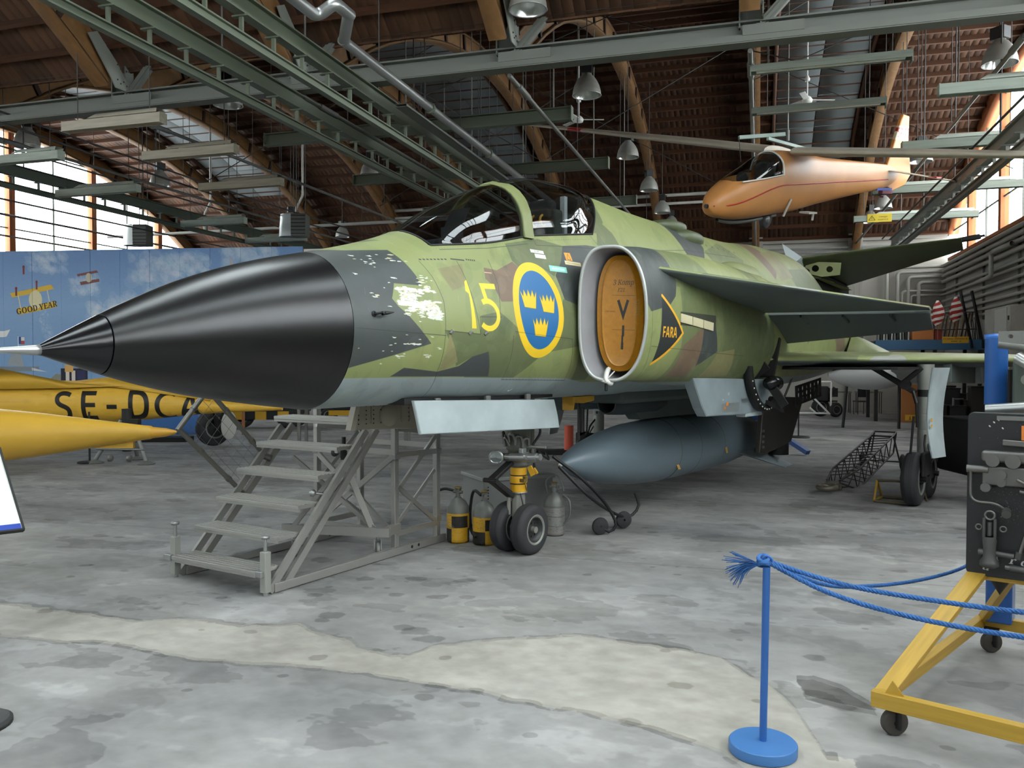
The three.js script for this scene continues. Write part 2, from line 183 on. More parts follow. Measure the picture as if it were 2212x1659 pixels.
function vault(zc, za, zb, near) {
  const roof = struct('ceiling'), L = XR - XL, xm = (XL + XR) / 2, skin = arc(zc, za, zb, 26, 0.14), w = 0.168;
  const board = (z0, z1) => { const A = arc(zc, z0, z1, Math.max(2, Math.round(Math.abs(z1 - z0) / 0.9)), 0.12); return loft(A.map(([z, h, a]) => [V(-w / 2, h, z), V(w / 2, h, z), V(w / 2, h + 0.03, z), V(-w / 2, h + 0.03, z)]), true, (p, i, j) => [p.x, z0 + i * 0.35], [true, true]); };
  const full = board(za, zb), r = rng(31), zs0 = zc - 7.2, zs1 = zc + 7.2, lowA = board(za, zs0), lowB = board(zs1, zb);
  const x0 = near ? -14.3 : XL, x1 = near ? 3.3 : XR;
  for (let x = x0 + w / 2; x < x1; x += w + 0.004) for (const g of isSky(x, near) ? [lowA, lowB] : [full]) { const m = new THREE.Mesh(g, boardMats[Math.floor(r() * 4)]); m.position.set(x, r() * 0.008, 0); m.name = 'roof_board'; m.castShadow = m.receiveShadow = true; roof.add(m); }
  for (const [a, b] of near ? [[XL - 0.3, x0], [x1, XR + 0.3]] : []) part(roof, 'roof_deck', loft(arc(zc, za, zb, 30, 0.12).map(([z, h]) => [V(a, h, z), V(b, h, z), V(b, h + 0.1, z), V(a, h + 0.1, z)]), true, null, [true, true]), boardMats[1]);
  const strips = near ? [[XL - 0.3, -0.15 - 7 + 0.6], [-0.15 - 7 + 2.9, 0.45], [2.75, XR + 0.3]] : [[XL - 0.3, XR + 0.3]], cover = (a, b, z0, z1) => part(roof, 'roof_cover', loft(arc(zc, z0, z1, 20, 0.2).map(([z, h]) => [V(a, h, z), V(b, h, z), V(b, h + 0.08, z), V(a, h + 0.08, z)]), true, null, [true, true]), M.black);
  for (const [a, b] of strips) cover(a, b, za, zb);
  if (near) for (const [a, b] of [[-6.55, -4.25], [0.45, 2.75]]) { cover(a, b, za, zc - 7.2); cover(a, b, zc + 7.2, zb); }   // the open rooflights over the lens stay uncovered
  const n = 38; for (let i = 1; i < n; i++) { const a0 = Math.asin((za - zc) / RV), a1 = Math.asin((zb - zc) / RV), a = lerp(a0, a1, i / n); part(roof, 'purlin', box(near ? 18 : L, 0.13, 0.07).rotateX(a).translate(near ? -5.6 : xm, 10.15 - RV + (RV + 0.055) * Math.cos(a), zc + (RV + 0.055) * Math.sin(a)), purlinMat); }
  for (const x of RIBX) { // box ribs with stiffeners
    const A = arc(zc, za + 0.15, zb - 0.15, 30, 0), rib = part(roof, 'arch_rib', [loft(A.map(([z, h, a]) => { const c = Math.cos(a), s = Math.sin(a), P = (u, d) => V(x + u, h - d * c, z - d * s); return [P(-0.09, 0.02), P(0.09, 0.02), P(0.09, 0.46), P(-0.09, 0.46)]; }), true, (p, i, j) => [j * 1.2, i * 0.4], [true, true]), ...[-0.0, 0.42].map((d0) => loft(A.map(([z, h, a]) => { const c = Math.cos(a), s = Math.sin(a), P = (u, d) => V(x + u, h - d * c, z - d * s); return [P(-0.13, d0), P(0.13, d0), P(0.13, d0 + 0.07), P(-0.13, d0 + 0.07)]; }), true, (p, i, j) => [j, i * 0.4], [true, true]))], ribWood);
    for (let i = 1; i < 17; i++) { const a = lerp(A[0][2], A[30][2], i / 17); for (const s of [-1, 1]) part(rib, 'stiffener', box(0.05, 0.36, 0.1, s * 0.112, -0.25, 0).rotateX(a).translate(x, 10.15 - RV + RV * Math.cos(a), zc + RV * Math.sin(a)), ribDark); }
    if (!near) { part(roof, 'tie_rod', [rod(V(x, 6.1, ZV - 0.1), V(x, 6.1, ZF + 0.3), 0.035, 8), rod(V(x, 6.1, ZV - 0.6), V(x, 6.1, ZV - 1.2), 0.05, 8)], M.greyMetal); for (const z of [-17, -22.5, -28]) part(roof, 'hanger_rod', rod(V(x, 6.1, z), V(x, vaultH(z) - 0.4, z), 0.008, 6), M.cable); }
  }
  // panelled-over rooflights in every third bay
  const panelMat = [std('#7d8485', 0.7, 0, { map: WEAR }), std('#737a7b', 0.7, 0, { map: WEAR })];
  for (const k of near ? [-6, -3, -2, 0] : [-6, -3, 0]) { const a = -0.15 + 3.5 * k + 0.6, rows = 9, open = near && k > -3; for (let i = 0; i < rows; i++) for (let c = 0; c < 2; c++) { const z0 = lerp(zs0, zs1, i / rows) + 0.015, z1 = lerp(zs0, zs1, (i + 1) / rows) - 0.015, X0 = a + c * 1.15 + 0.012, X1 = X0 + 1.126; part(roof, 'rooflight_panel', loft(arc(zc, z0, z1, 2, 0.0).map(([z, h]) => [V(X0, h, z), V(X1, h, z), V(X1, h + 0.05, z), V(X0, h + 0.05, z)]), true, (p) => [p.x * 0.4, p.z * 0.4], [true, true]), open ? glassPane : panelMat[(i + c) % 2]); }
    for (const X of [a - 0.06, a + 2.36]) part(roof, 'rooflight_kerb', loft(arc(zc, zs0, zs1, 16, -0.06).map(([z, h]) => [V(X - 0.05, h, z), V(X + 0.05, h, z), V(X + 0.05, h + 0.2, z), V(X - 0.05, h + 0.2, z)]), true, null, [true, true]), purlinMat); }
}
vault(ZC1, ZF - 0.2, ZV - 0.05, false); vault(ZC2, ZV + 0.05, ZN + 0.2, true);

// valley girder: chord, posts, gussets, struts
{
  const g = struct('valley_girder');
  part(g, 'chord', ibeam(V(XL, 6.29, ZV), V(XR, 6.29, ZV), 0.24, 0.3, 0.025, V(0, 1, 0)), M.greyBeam);
  part(g, 'chord_angle', [box(XR - XL, 0.09, 0.012, (XL + XR) / 2, 6.2, ZV + 0.125)], M.greyBeam);
  for (const x of RIBX) {
    part(g, 'post', [box(0.02, 1.5, 0.2, x - 0.14, 7.1, ZV), box(0.02, 1.5, 0.2, x + 0.14, 7.1, ZV), box(0.28, 1.5, 0.02, x, 7.1, ZV)], M.greyBeam);
    const gs = part(g, 'gusset_plate', ext([[-0.95, 0.62], [-0.75, 0.72], [-0.3, 0.34], [-0.1, 0.1], [0.1, 0.1], [0.4, 0.1], [0.7, -0.05], [-0.35, -0.08], [-0.45, 0.05]], 0.016).rotateY(PI / 2).translate(x + 0.16, 6.5, ZV), M.steel);
    for (let i = 0; i < 8; i++) part(gs, 'bolt', new THREE.SphereGeometry(0.014, 6, 4).translate(x + 0.18, 6.52 + 0.05 * (i % 2) + (i > 3 ? 0.25 : 0), ZV + 0.1 + 0.07 * (i % 4)), M.darkMetal);
    part(g, 'strut', [box(0.12, 1.5, 0.1).rotateZ(-0.75).translate(x + 0.62, 6.9, ZV), box(0.05, 1.5, 0.14).rotateZ(-0.75).translate(x + 0.66, 6.93, ZV)], M.greyBeam);
    part(g, 'splice_plate', box(0.8, 0.14, 0.02, x + 0.3, 6.3, ZV + 0.13), M.greyBeam);
  }
}
// ---------- the jet; its own frame: x aft from the nose wheel, y up, z to its left side (towards the lens) ----------
const JET = at(0.06, 0, 7.64), JETTURN = (52.7 + 16.6) * D2R;
const toHall = (s, h, l) => V(s, h, l).applyAxisAngle(V(0, 1, 0), JETTURN).add(JET);
const pchip = (T, x) => { // smooth table look-up: rows [x, a, b, ...]
  const n = T.length; if (x <= T[0][0]) return T[0].slice(1); if (x >= T[n - 1][0]) return T[n - 1].slice(1);
  let i = 0; while (x > T[i + 1][0]) i++;
  const h = T[i + 1][0] - T[i][0], t = (x - T[i][0]) / h, out = [];
  for (let k = 1; k < T[0].length; k++) { const d = (a) => (T[a + 1][k] - T[a][k]) / (T[a + 1][0] - T[a][0]), m = (j) => { if (j === 0) return d(0); if (j === n - 1) return d(n - 2); const a = d(j - 1), b = d(j); return a * b <= 0 ? 0 : 2 * a * b / (a + b); }; const m0 = m(i) * h, m1 = m(i + 1) * h, t2 = t * t, t3 = t2 * t; out.push((2 * t3 - 3 * t2 + 1) * T[i][k] + (t3 - 2 * t2 + t) * m0 + (-2 * t3 + 3 * t2) * T[i + 1][k] + (t3 - t2) * m1); }
  return out;
};
// fuselage sections: station, top, bottom, height of the widest line, half width, upper and lower roundness
const SEC = [[-2.48, 2.507, 1.433, 1.97, 0.537, 2, 2], [-2.1, 2.6, 1.435, 1.98, 0.565, 1.95, 2.05], [-1.64, 2.745, 1.435, 2, 0.6, 1.9, 2.15], [-1.1, 3.03, 1.43, 2.02, 0.63, 1.7, 2.25], [-0.44, 3.32, 1.425, 2.05, 0.65, 1.6, 2.3], [0.07, 3.45, 1.42, 2.05, 0.66, 1.68, 2.3], [0.5, 3.475, 1.42, 2.05, 0.66, 1.75, 2.3], [1.05, 3.46, 1.42, 2.05, 0.67, 1.7, 2.3], [2.27, 3.41, 1.42, 2.05, 0.7, 1.55, 2.3], [4.3, 3.39, 1.42, 2.1, 0.75, 1.6, 2.3], [5.8, 3.47, 1.42, 2.1, 0.75, 1.7, 2.3], [6.7, 3.47, 1.45, 2.1, 0.75, 1.75, 2.3], [7.05, 3.43, 1.46, 2.1, 0.76, 1.8, 2.2], [7.25, 3.28, 1.48, 2.1, 0.77, 1.9, 2.2], [7.36, 3.0, 1.5, 2.12, 0.78, 2, 2.2], [8.2, 2.85, 1.58, 2.18, 0.72, 2, 2], [9.6, 2.74, 1.68, 2.2, 0.53, 2, 2]];
function secRing(s, n = 64, grow = 0) { const [ht, hb, hw, w, nu, nl] = pchip(SEC, s), o = []; for (let j = 0; j < n; j++) { const a = (j / n) * 2 * PI, c = Math.cos(a), q = Math.sin(a), e = 2 / (c >= 0 ? nu : nl), l = (w + grow) * Math.sign(q) * Math.abs(q) ** e, h = c >= 0 ? hw + (ht + grow - hw) * c ** e : hw - (hw - hb + grow) * (-c) ** e; o.push(V(s, h, l)); } return o; }
function secHalf(s, h) { const [ht, hb, hw, w, nu, nl] = pchip(SEC, s), up = h >= hw, q = clamp(up ? (h - hw) / (ht - hw) : (hw - h) / (hw - hb)), n = up ? nu : nl; return w * (1 - q ** n) ** (1 / n); }
// camouflage, painted in side view (station, height)
const CAMO = { light: '#7d8553', mid: '#646d47', olive: '#5a6341', dark: '#3a3f3e', brown: '#6c5947', tan: '#7b7751', grey: '#8a9596' };
function camo(c, X, Y, seed) {
  const P = (col, pts) => { c.fillStyle = col; c.beginPath(); pts.forEach(([s, h], i) => (i ? c.lineTo(X(s), Y(h)) : c.moveTo(X(s), Y(h)))); c.closePath(); c.fill(); };
  P(CAMO.light, [[-3, 4], [11, 4], [11, 1], [-3, 1]]);
  P(CAMO.olive, [[-1.68, 1.99], [-1.3, 1.97], [-1.29, 2.11], [-1.07, 2.15], [-0.89, 2.05], [-0.52, 1.81], [-0.81, 1.6], [-1.36, 1.6], [-1.36, 1.8], [-1.5, 1.73]]);
  P(CAMO.tan, [[-1.63, 1.98], [-1.5, 1.76], [-1.66, 1.68]]); P(CAMO.tan, [[-1.62, 2.44], [-1.36, 2.5], [-1.4, 2.33], [-1.55, 2.28]]);
  P(CAMO.olive, [[-0.79, 2.72], [-0.35, 2.81], [-0.04, 2.78], [-0.12, 2.64], [-0.27, 2.49], [-0.43, 2.56], [-0.71, 2.52], [-0.78, 2.58]]);
  P(CAMO.brown, [[-1.14, 2.49], [-1, 2.48], [-0.78, 2.57], [-0.71, 2.52], [-0.82, 2.37], [-0.88, 2.24], [-1.03, 2.23], [-1.09, 2.35], [-1.16, 2.4]]);
  P(CAMO.dark, [[-0.12, 2.64], [-0.04, 2.78], [0.34, 2.83], [0.8, 2.84], [0.9, 2.4], [0.4, 2.2], [0.07, 2.2], [-0.05, 2.2], [-0.18, 2.29], [-0.25, 2.5]]);
  P(CAMO.olive, [[-0.2, 2.3], [0.3, 2.2], [0.35, 1.6], [-0.25, 1.6], [-0.5, 1.8]]); P(CAMO.light, [[-0.45, 1.84], [0.02, 1.9], [0.1, 1.6], [-0.8, 1.6]]);
  P(CAMO.dark, [[-2.09, 1.66], [-2.0, 1.72], [-1.67, 1.69], [-1.47, 1.73], [-1.36, 1.8], [-1.19, 1.84], [-1.09, 1.65]]);
  P(CAMO.dark, [[-2.6, 2.53], [-2.26, 2.53], [-1.93, 2.56], [-1.88, 2.46], [-1.85, 2.38], [-1.83, 2.3], [-2.07, 2.3], [-2.13, 2.19], [-2.09, 2.14], [-2.01, 2.08], [-1.8, 1.89], [-2.15, 1.8], [-2.6, 1.69]]);
  P(CAMO.olive, [[-1.98, 2.63], [-1.86, 2.65], [-1.9, 2.68]]);
  // behind the canopy and along the spine
  P(CAMO.olive, [[0.35, 2.94], [0.62, 2.98], [0.86, 3.12], [0.95, 3.5], [0.75, 3.5], [0.5, 3.0]]); P(CAMO.olive, [[0.55, 2.86], [0.72, 3.16], [0.95, 3.02], [1.05, 2.8]]);
  P(CAMO.dark, [[2.66, 3.0], [2.6, 3.5], [3.25, 3.5], [3.3, 3.15], [3.0, 2.9]]); P(CAMO.mid, [[3.25, 3.1], [4, 3.3], [4.4, 3.1], [4.1, 2.8], [3.4, 2.8]]);
  P(CAMO.brown, [[4.9, 3.6], [5.25, 3.6], [5.5, 3.1], [5.2, 2.9], [5.0, 3.2]]); P(CAMO.mid, [[5.8, 3.1], [6.8, 3.2], [7.4, 2.9], [7, 2.4], [6.1, 2.6]]); P(CAMO.tan, [[5.3, 3.3], [5.9, 3.4], [6, 3.0], [5.4, 2.9]]);
  P(CAMO.brown, [[6.3, 2.2], [6.9, 2.4], [7.2, 2.0], [6.7, 1.8]]); P(CAMO.mid, [[7.3, 2.5], [7.9, 2.6], [8.3, 2.2], [7.6, 2.0]]); P(CAMO.olive, [[4.6, 2.6], [5.2, 2.8], [5.6, 2.3], [4.9, 2.0]]);
  P(CAMO.grey, [[-3, 1.655], [-1.64, 1.65], [0, 1.62], [0.3, 1.58], [3, 1.55], [11, 1.7], [11, 1], [-3, 1]]);
  // hand-brushed mottling, rain streaks and rubbed dirt
  const r = rng(seed), k = Math.abs(X(1) - X(0));
  for (let i = 0; i < 1500; i++) { const s = lerp(-2.6, 10.5, r()), h = lerp(1.4, 3.6, r()), w = k * (0.02 + 0.12 * r()), q = r(); c.fillStyle = q < 0.45 ? 'rgba(30,34,26,0.05)' : q < 0.8 ? 'rgba(205,210,170,0.045)' : 'rgba(96,80,58,0.05)'; c.beginPath(); c.ellipse(X(s), Y(h), w, w * (0.25 + 0.6 * r()), r() * 3, 0, 7); c.fill(); }
  for (let i = 0; i < 500; i++) { const s = lerp(-2.5, 10, r()), h = lerp(1.45, 3.2, r()); c.strokeStyle = r() < 0.6 ? 'rgba(32,34,30,0.13)' : 'rgba(215,215,195,0.13)'; c.lineWidth = 1 + r(); c.beginPath(); c.moveTo(X(s), Y(h)); c.lineTo(X(s + 0.06 * (r() - 0.3)), Y(h - 0.03 - 0.1 * r())); c.stroke(); }
}
const seams = (c, X, Y, lines, w = 2, col = 'rgba(28,30,26,0.62)') => { c.strokeStyle = col; c.lineWidth = w; for (const L of lines) { c.beginPath(); L.forEach(([s, h], i) => (i ? c.lineTo(X(s), Y(h)) : c.moveTo(X(s), Y(h)))); c.stroke(); } };
const rivets = (c, X, Y, a, b, n, col = 'rgba(25,27,24,0.6)', rr = 1.7) => { c.fillStyle = col; for (let i = 0; i <= n; i++) { c.beginPath(); c.arc(X(lerp(a[0], b[0], i / n)), Y(lerp(a[1], b[1], i / n)), rr, 0, 7); c.fill(); } };
function sketch(c, X, Y, text, s, h, sizeM, col, squash = 1, font = 'sans-serif', tilt = 0, bold = '') { c.save(); c.translate(X(s), Y(h)); c.rotate(tilt); const k = Math.abs(X(1) - X(0)), q = Math.abs(Y(1) - Y(0)); c.scale(squash, q / k); c.fillStyle = col; c.font = `${bold} ${sizeM * k}px ${font}`; c.textAlign = 'center'; c.textBaseline = 'middle'; c.fillText(text, 0, 0); c.restore(); }
const texFront = canvasTex(2048, 1024, (c, W, H) => {
  const X = (s) => ((s + 2.5) / 4.1) * W, Y = (h) => (1 - (h - 1.4) / 2.15) * H; camo(c, X, Y, 3);
  // chipped paint, bare primer showing
  const r = rng(12), chip = (s, h, w, t, n) => { for (let i = 0; i < n; i++) { const a = s + (r() - 0.5) * w, b = h + (r() + r() - 1) * t, q = 0.25 + r(); c.fillStyle = r() < 0.85 ? '#c9ccc2' : '#bdb591'; c.beginPath(); const m = 7; for (let j = 0; j <= m; j++) { const an = (j / m) * 7, R = (1.5 + 6.5 * r() * q); const px = X(a) + Math.cos(an) * R * (1.4 + r()), py = Y(b) + Math.sin(an) * R * 0.45; j ? c.lineTo(px, py) : c.moveTo(px, py); } c.fill(); } };
  chip(-1.9, 2.265, 0.34, 0.014, 110); chip(-1.92, 2.165, 0.32, 0.02, 240); chip(-1.85, 2.14, 0.26, 0.03, 160); chip(-1.76, 2.09, 0.13, 0.035, 230); chip(-1.98, 2.22, 0.14, 0.05, 110); chip(-2.03, 2.16, 0.1, 0.012, 60); for (let i = 0; i < 26; i++) chip(lerp(-2.04, -1.7, r()), lerp(2.04, 2.3, r()), 0.05, 0.008, 7); chip(-1.97, 1.885, 0.16, 0.006, 16); chip(-1.8, 2.34, 0.1, 0.05, 14); chip(-2.2, 2.44, 0.14, 0.06, 10); chip(-2.08, 1.8, 0.12, 0.02, 7); chip(-1.82, 1.8, 0.1, 0.02, 8); chip(-2.0, 2.5, 0.3, 0.05, 8); chip(-2.27, 2.2, 0.05, 0.02, 5);
  for (let i = 0; i < 60; i++) chip(lerp(-2.45, -1.7, r()), lerp(1.75, 2.5, r()), 0.01, 0.01, r() < 0.4 ? 1 : 0);
  // seams and fasteners
  seams(c, X, Y, [[[-1.75, 2.49], [-1.7, 2.37], [-1.66, 2.2], [-1.67, 1.97], [-1.67, 1.69], [-1.6, 1.49]], [[-1.06, 2.56], [-1.03, 2.36], [-1.07, 2.1]], [[-1.66, 1.985], [-1.3, 1.97], [-1.3, 2.1], [-1.05, 2.11]], [[-0.89, 2.0], [-0.09, 1.96]], [[-0.91, 1.97], [-0.9, 1.62], [0, 1.6], [-0.1, 1.96]], [[-2.47, 1.98], [-1.66, 1.95]], [[0.45, 2.95], [0.6, 2.82], [-0.4, 2.75], [-0.41, 2.82]], [[0.62, 2.98], [0.72, 2.84], [1.6, 2.92]], [[-1.5, 2.6], [-1.0, 2.66], [-0.5, 2.75]], [[-1.4, 2.52], [-1.33, 2.1], [-1.3, 1.97]]], 2.2);
  rivets(c, X, Y, [-0.87, 1.985], [-0.1, 1.945], 22); rivets(c, X, Y, [-0.88, 1.625], [0, 1.605], 20); rivets(c, X, Y, [-0.38, 2.79], [0.45, 2.9], 30); rivets(c, X, Y, [-1.55, 2.6], [-0.5, 2.775], 40, 'rgba(25,27,24,0.35)', 1.3); rivets(c, X, Y, [-1.66, 1.6], [-1.66, 2.45], 30, 'rgba(25,27,24,0.25)', 1.2);
  c.fillStyle = '#23261f'; for (let i = 0; i < 8; i++) c.fillRect(X(-1.74 + i * 0.033), Y(2.507 + i * 0.003), X(0.02) - X(0), 4); c.fillRect(X(-1.45), Y(2.535), X(0.13) - X(0), 4); for (let i = 0; i < 5; i++) c.fillRect(X(-1.3 + i * 0.02), Y(2.545), 6, 5);
  // number
  c.fillStyle = '#d9bf2f'; c.beginPath(); [[-1.40, 2.36], [-1.375, 2.375], [-1.345, 2.01], [-1.395, 2.01], [-1.385, 2.27], [-1.415, 2.29]].forEach(([s, h], i) => (i ? c.lineTo(X(s), Y(h)) : c.moveTo(X(s), Y(h)))); c.fill();
  c.strokeStyle = '#d9bf2f'; c.lineWidth = X(0.04) - X(0); c.beginPath(); c.moveTo(X(-1.075), Y(2.345)); c.lineTo(X(-1.225), Y(2.34)); c.lineTo(X(-1.205), Y(2.22)); c.stroke(); c.beginPath(); c.ellipse(X(-1.2), Y(2.12), X(0.112) - X(0), Y(0) - Y(0.105), 0, -2.1, 2.35); c.stroke();
  // roundel: blue field, yellow ring, three crowns
  const R = (a, b, col) => { c.fillStyle = col; c.beginPath(); c.ellipse(X(-0.555), Y(2.19), X(a) - X(0), Y(0) - Y(b), 0.03, 0, 7); c.fill(); };
  R(0.335, 0.395, '#d9b31c'); R(0.262, 0.325, '#175f92');
  for (const [s, h] of [[-0.68, 2.27], [-0.435, 2.245], [-0.56, 2.045]]) { const q = (pts) => { c.fillStyle = '#d9b31c'; c.strokeStyle = '#7a6418'; c.lineWidth = 1.5; c.beginPath(); pts.forEach(([a, b], i) => (i ? c.lineTo(X(s + a), Y(h + b)) : c.moveTo(X(s + a), Y(h + b)))); c.closePath(); c.fill(); c.stroke(); }; q([[-0.1, 0.07], [-0.068, 0.02], [-0.05, 0.078], [-0.02, 0.022], [0.005, 0.082], [0.028, 0.022], [0.06, 0.08], [0.075, 0.02], [0.112, 0.072], [0.075, -0.075], [-0.07, -0.068]]); }
  seams(c, X, Y, [[[-0.89, 2.0], [-0.09, 1.96]]], 1.6, 'rgba(25,28,25,0.55)');
  // stencils
  c.save(); c.fillStyle = '#cc8b1f'; c.beginPath(); c.moveTo(X(-0.05), Y(2.72)); c.lineTo(X(0.04), Y(2.725)); c.lineTo(X(0.055), Y(2.655)); c.lineTo(X(-0.04), Y(2.65)); c.fill(); c.strokeStyle = '#3c3420'; c.lineWidth = 2; c.beginPath(); c.moveTo(X(0.0), Y(2.712)); c.lineTo(X(0.03), Y(2.662)); c.lineTo(X(-0.02), Y(2.662)); c.closePath(); c.stroke();
  c.fillStyle = '#cfc59a'; c.fillRect(X(-0.07), Y(2.648), X(0.24) - X(0), Y(0) - Y(0.035)); c.fillStyle = '#7fc3b4'; c.fillRect(X(-0.31), Y(2.585), X(0.24) - X(0), Y(0) - Y(0.05)); c.fillStyle = '#c9cdc6'; c.fillRect(X(-0.5), Y(2.705), X(0.17) - X(0), Y(0) - Y(0.028)); c.fillRect(X(-0.46), Y(2.67), X(0.14) - X(0), Y(0) - Y(0.035)); c.restore();
  sketch(c, X, Y, 'VARNING HUVSPRÄNGNING', 0.05, 2.631, 0.016, '#8a5a20'); sketch(c, X, Y, 'NÖDÖPPNING', -0.19, 2.56, 0.028, '#e8f4ee'); sketch(c, X, Y, 'SE UPP', -0.42, 2.69, 0.02, '#444');
  c.strokeStyle = '#e4e8e2'; c.lineWidth = 4; c.beginPath(); c.arc(X(-0.66), Y(1.54), 9, 0, 2.6); c.stroke(); c.fillStyle = '#c9a58c'; c.fillRect(X(-1.15), Y(2.455), X(0.08) - X(0), 3);
});
const texAft = canvasTex(2048, 512, (c, W, H) => { const X = (s) => ((s - 1.6) / 8.9) * W, Y = (h) => (1 - (h - 1.4) / 2.15) * H; camo(c, X, Y, 9); seams(c, X, Y, [[[1.6, 2.92], [2.7, 3.05], [4.2, 3.12]], [[2.7, 3.5], [2.68, 2.95]], [[4.4, 3.5], [4.4, 2.6]], [[6, 3.5], [6, 2]], [[7.4, 3.2], [7.4, 1.6]], [[8.9, 3], [8.9, 1.6]]], 1.5); c.fillStyle = '#1e201f'; c.fillRect(X(8.2), 0, X(0.28) - X(0), H); for (let i = 0; i < 7; i++) rivets(c, X, Y, [3.3 + i * 0.17, 3.2], [3.3 + i * 0.17, 3.2], 1, '#2a2c28', 3); });
const texTrunk = canvasTex(2048, 768, (c, W, H) => {
  const X = (s) => (s / 4.3) * W, Y = (h) => (1 - (h - 1.4) / 1.6) * H; const P = (col, pts) => { c.fillStyle = col; c.beginPath(); pts.forEach(([s, h], i) => (i ? c.lineTo(X(s), Y(h)) : c.moveTo(X(s), Y(h)))); c.closePath(); c.fill(); };
  camo(c, X, Y, 21); P(CAMO.mid, [[0, 3.1], [4.3, 3.1], [4.3, 1.56], [0, 1.58]]); P(CAMO.light, [[0.3, 2.5], [1.0, 2.45], [1.05, 1.9], [0.9, 1.6], [0, 1.6], [0, 2.4]]); P(CAMO.light, [[1.3, 3], [2.6, 3], [3.1, 2.6], [1.8, 2.6]]); P(CAMO.brown, [[1.1, 1.92], [1.48, 2.11], [1.48, 1.76], [1.39, 1.62], [1.0, 1.62]]); P(CAMO.dark, [[1.48, 2.11], [1.75, 2.12], [1.87, 1.87], [1.48, 1.72]]); P(CAMO.olive, [[1.9, 2.4], [3.2, 2.5], [3.6, 1.9], [2.6, 1.6], [2.0, 1.8]]); P(CAMO.tan, [[1.9, 1.86], [2.3, 1.9], [2.4, 1.62], [1.7, 1.6]]); P(CAMO.light, [[3.3, 3], [4.3, 3], [4.3, 1.5], [3.6, 1.5]]);
  P(CAMO.dark, [[0, 3], [0.8, 3], [0.95, 2.5], [0.9, 2.36], [0.78, 2.27], [0.46, 2.2], [0.3, 2.4], [0, 2.6]]);
  P(CAMO.grey, [[0, 1.58], [4.3, 1.52], [4.3, 1.3], [0, 1.3]]);
  const r = rng(8); for (let i = 0; i < 700; i++) { const s = r() * 4.3, h = lerp(1.4, 3, r()), w = 8 + 50 * r(); c.fillStyle = r() < 0.5 ? 'rgba(30,34,26,0.05)' : 'rgba(205,210,170,0.045)'; c.beginPath(); c.ellipse(X(s), Y(h), w, w * 0.4, r() * 3, 0, 7); c.fill(); }
  c.fillStyle = '#262a2a'; c.beginPath(); c.moveTo(X(0.64), Y(2.355)); c.quadraticCurveTo(X(0.9), Y(2.2), X(1.045), Y(2.03)); c.quadraticCurveTo(X(0.86), Y(1.86), X(0.575), Y(1.745)); c.lineTo(X(0.62), Y(1.95)); c.closePath(); c.fill();
  c.strokeStyle = '#d8a020'; c.lineWidth = 13; c.lineCap = 'round'; c.beginPath(); c.moveTo(X(0.645), Y(2.35)); c.quadraticCurveTo(X(0.9), Y(2.2), X(1.045), Y(2.03)); c.quadraticCurveTo(X(0.86), Y(1.86), X(0.575), Y(1.745)); c.stroke();
  sketch(c, X, Y, 'FARA', 0.795, 2.03, 0.135, '#d8a020', 0.82, 'sans-serif', 0.0, 'bold');
  c.fillStyle = '#3a3d33'; c.fillRect(X(0.985), Y(2.225), X(0.77) - X(0), Y(0) - Y(0.125));
  seams(c, X, Y, [[[0.5, 1.9], [2.6, 1.83]], [[2.35, 2.9], [2.4, 1.5]], [[3.3, 2.9], [3.35, 1.5]], [[0.46, 2.9], [0.5, 1.5]]], 2);
  rivets(c, X, Y, [0.5, 2.86], [0.95, 2.62], 14, 'rgba(220,220,210,0.5)'); sketch(c, X, Y, '503', 3.5, 2.06, 0.07, '#4b4f42', 0.8);
});
const paintGloss = { roughness: 0.5, metalness: 0, bumpMap: NOISE, bumpScale: 0.0015 };
const mFront = new THREE.MeshStandardMaterial({ map: texFront, ...paintGloss }), mAft = new THREE.MeshStandardMaterial({ map: texAft, ...paintGloss }), mTrunk = new THREE.MeshStandardMaterial({ map: texTrunk, ...paintGloss });
const mUnder = std('#59635f', 0.55, 0, { map: WEAR }), mGreyPaint = std('#8b979a', 0.5, 0, { map: WEAR }), mPale = std('#b3bfc0', 0.45, 0, { map: WEAR }), mCanopy = new THREE.MeshPhysicalMaterial({ color: '#b4babd', transmission: 1, thickness: 0, roughness: 0.03, ior: 1.6 });
const mGreen = std(CAMO.light, 0.5, 0, { map: WEAR }), mOlive = std('#4c5538', 0.5, 0, { map: WEAR }), mCharcoal = std('#3b4140', 0.5, 0, { map: WEAR });

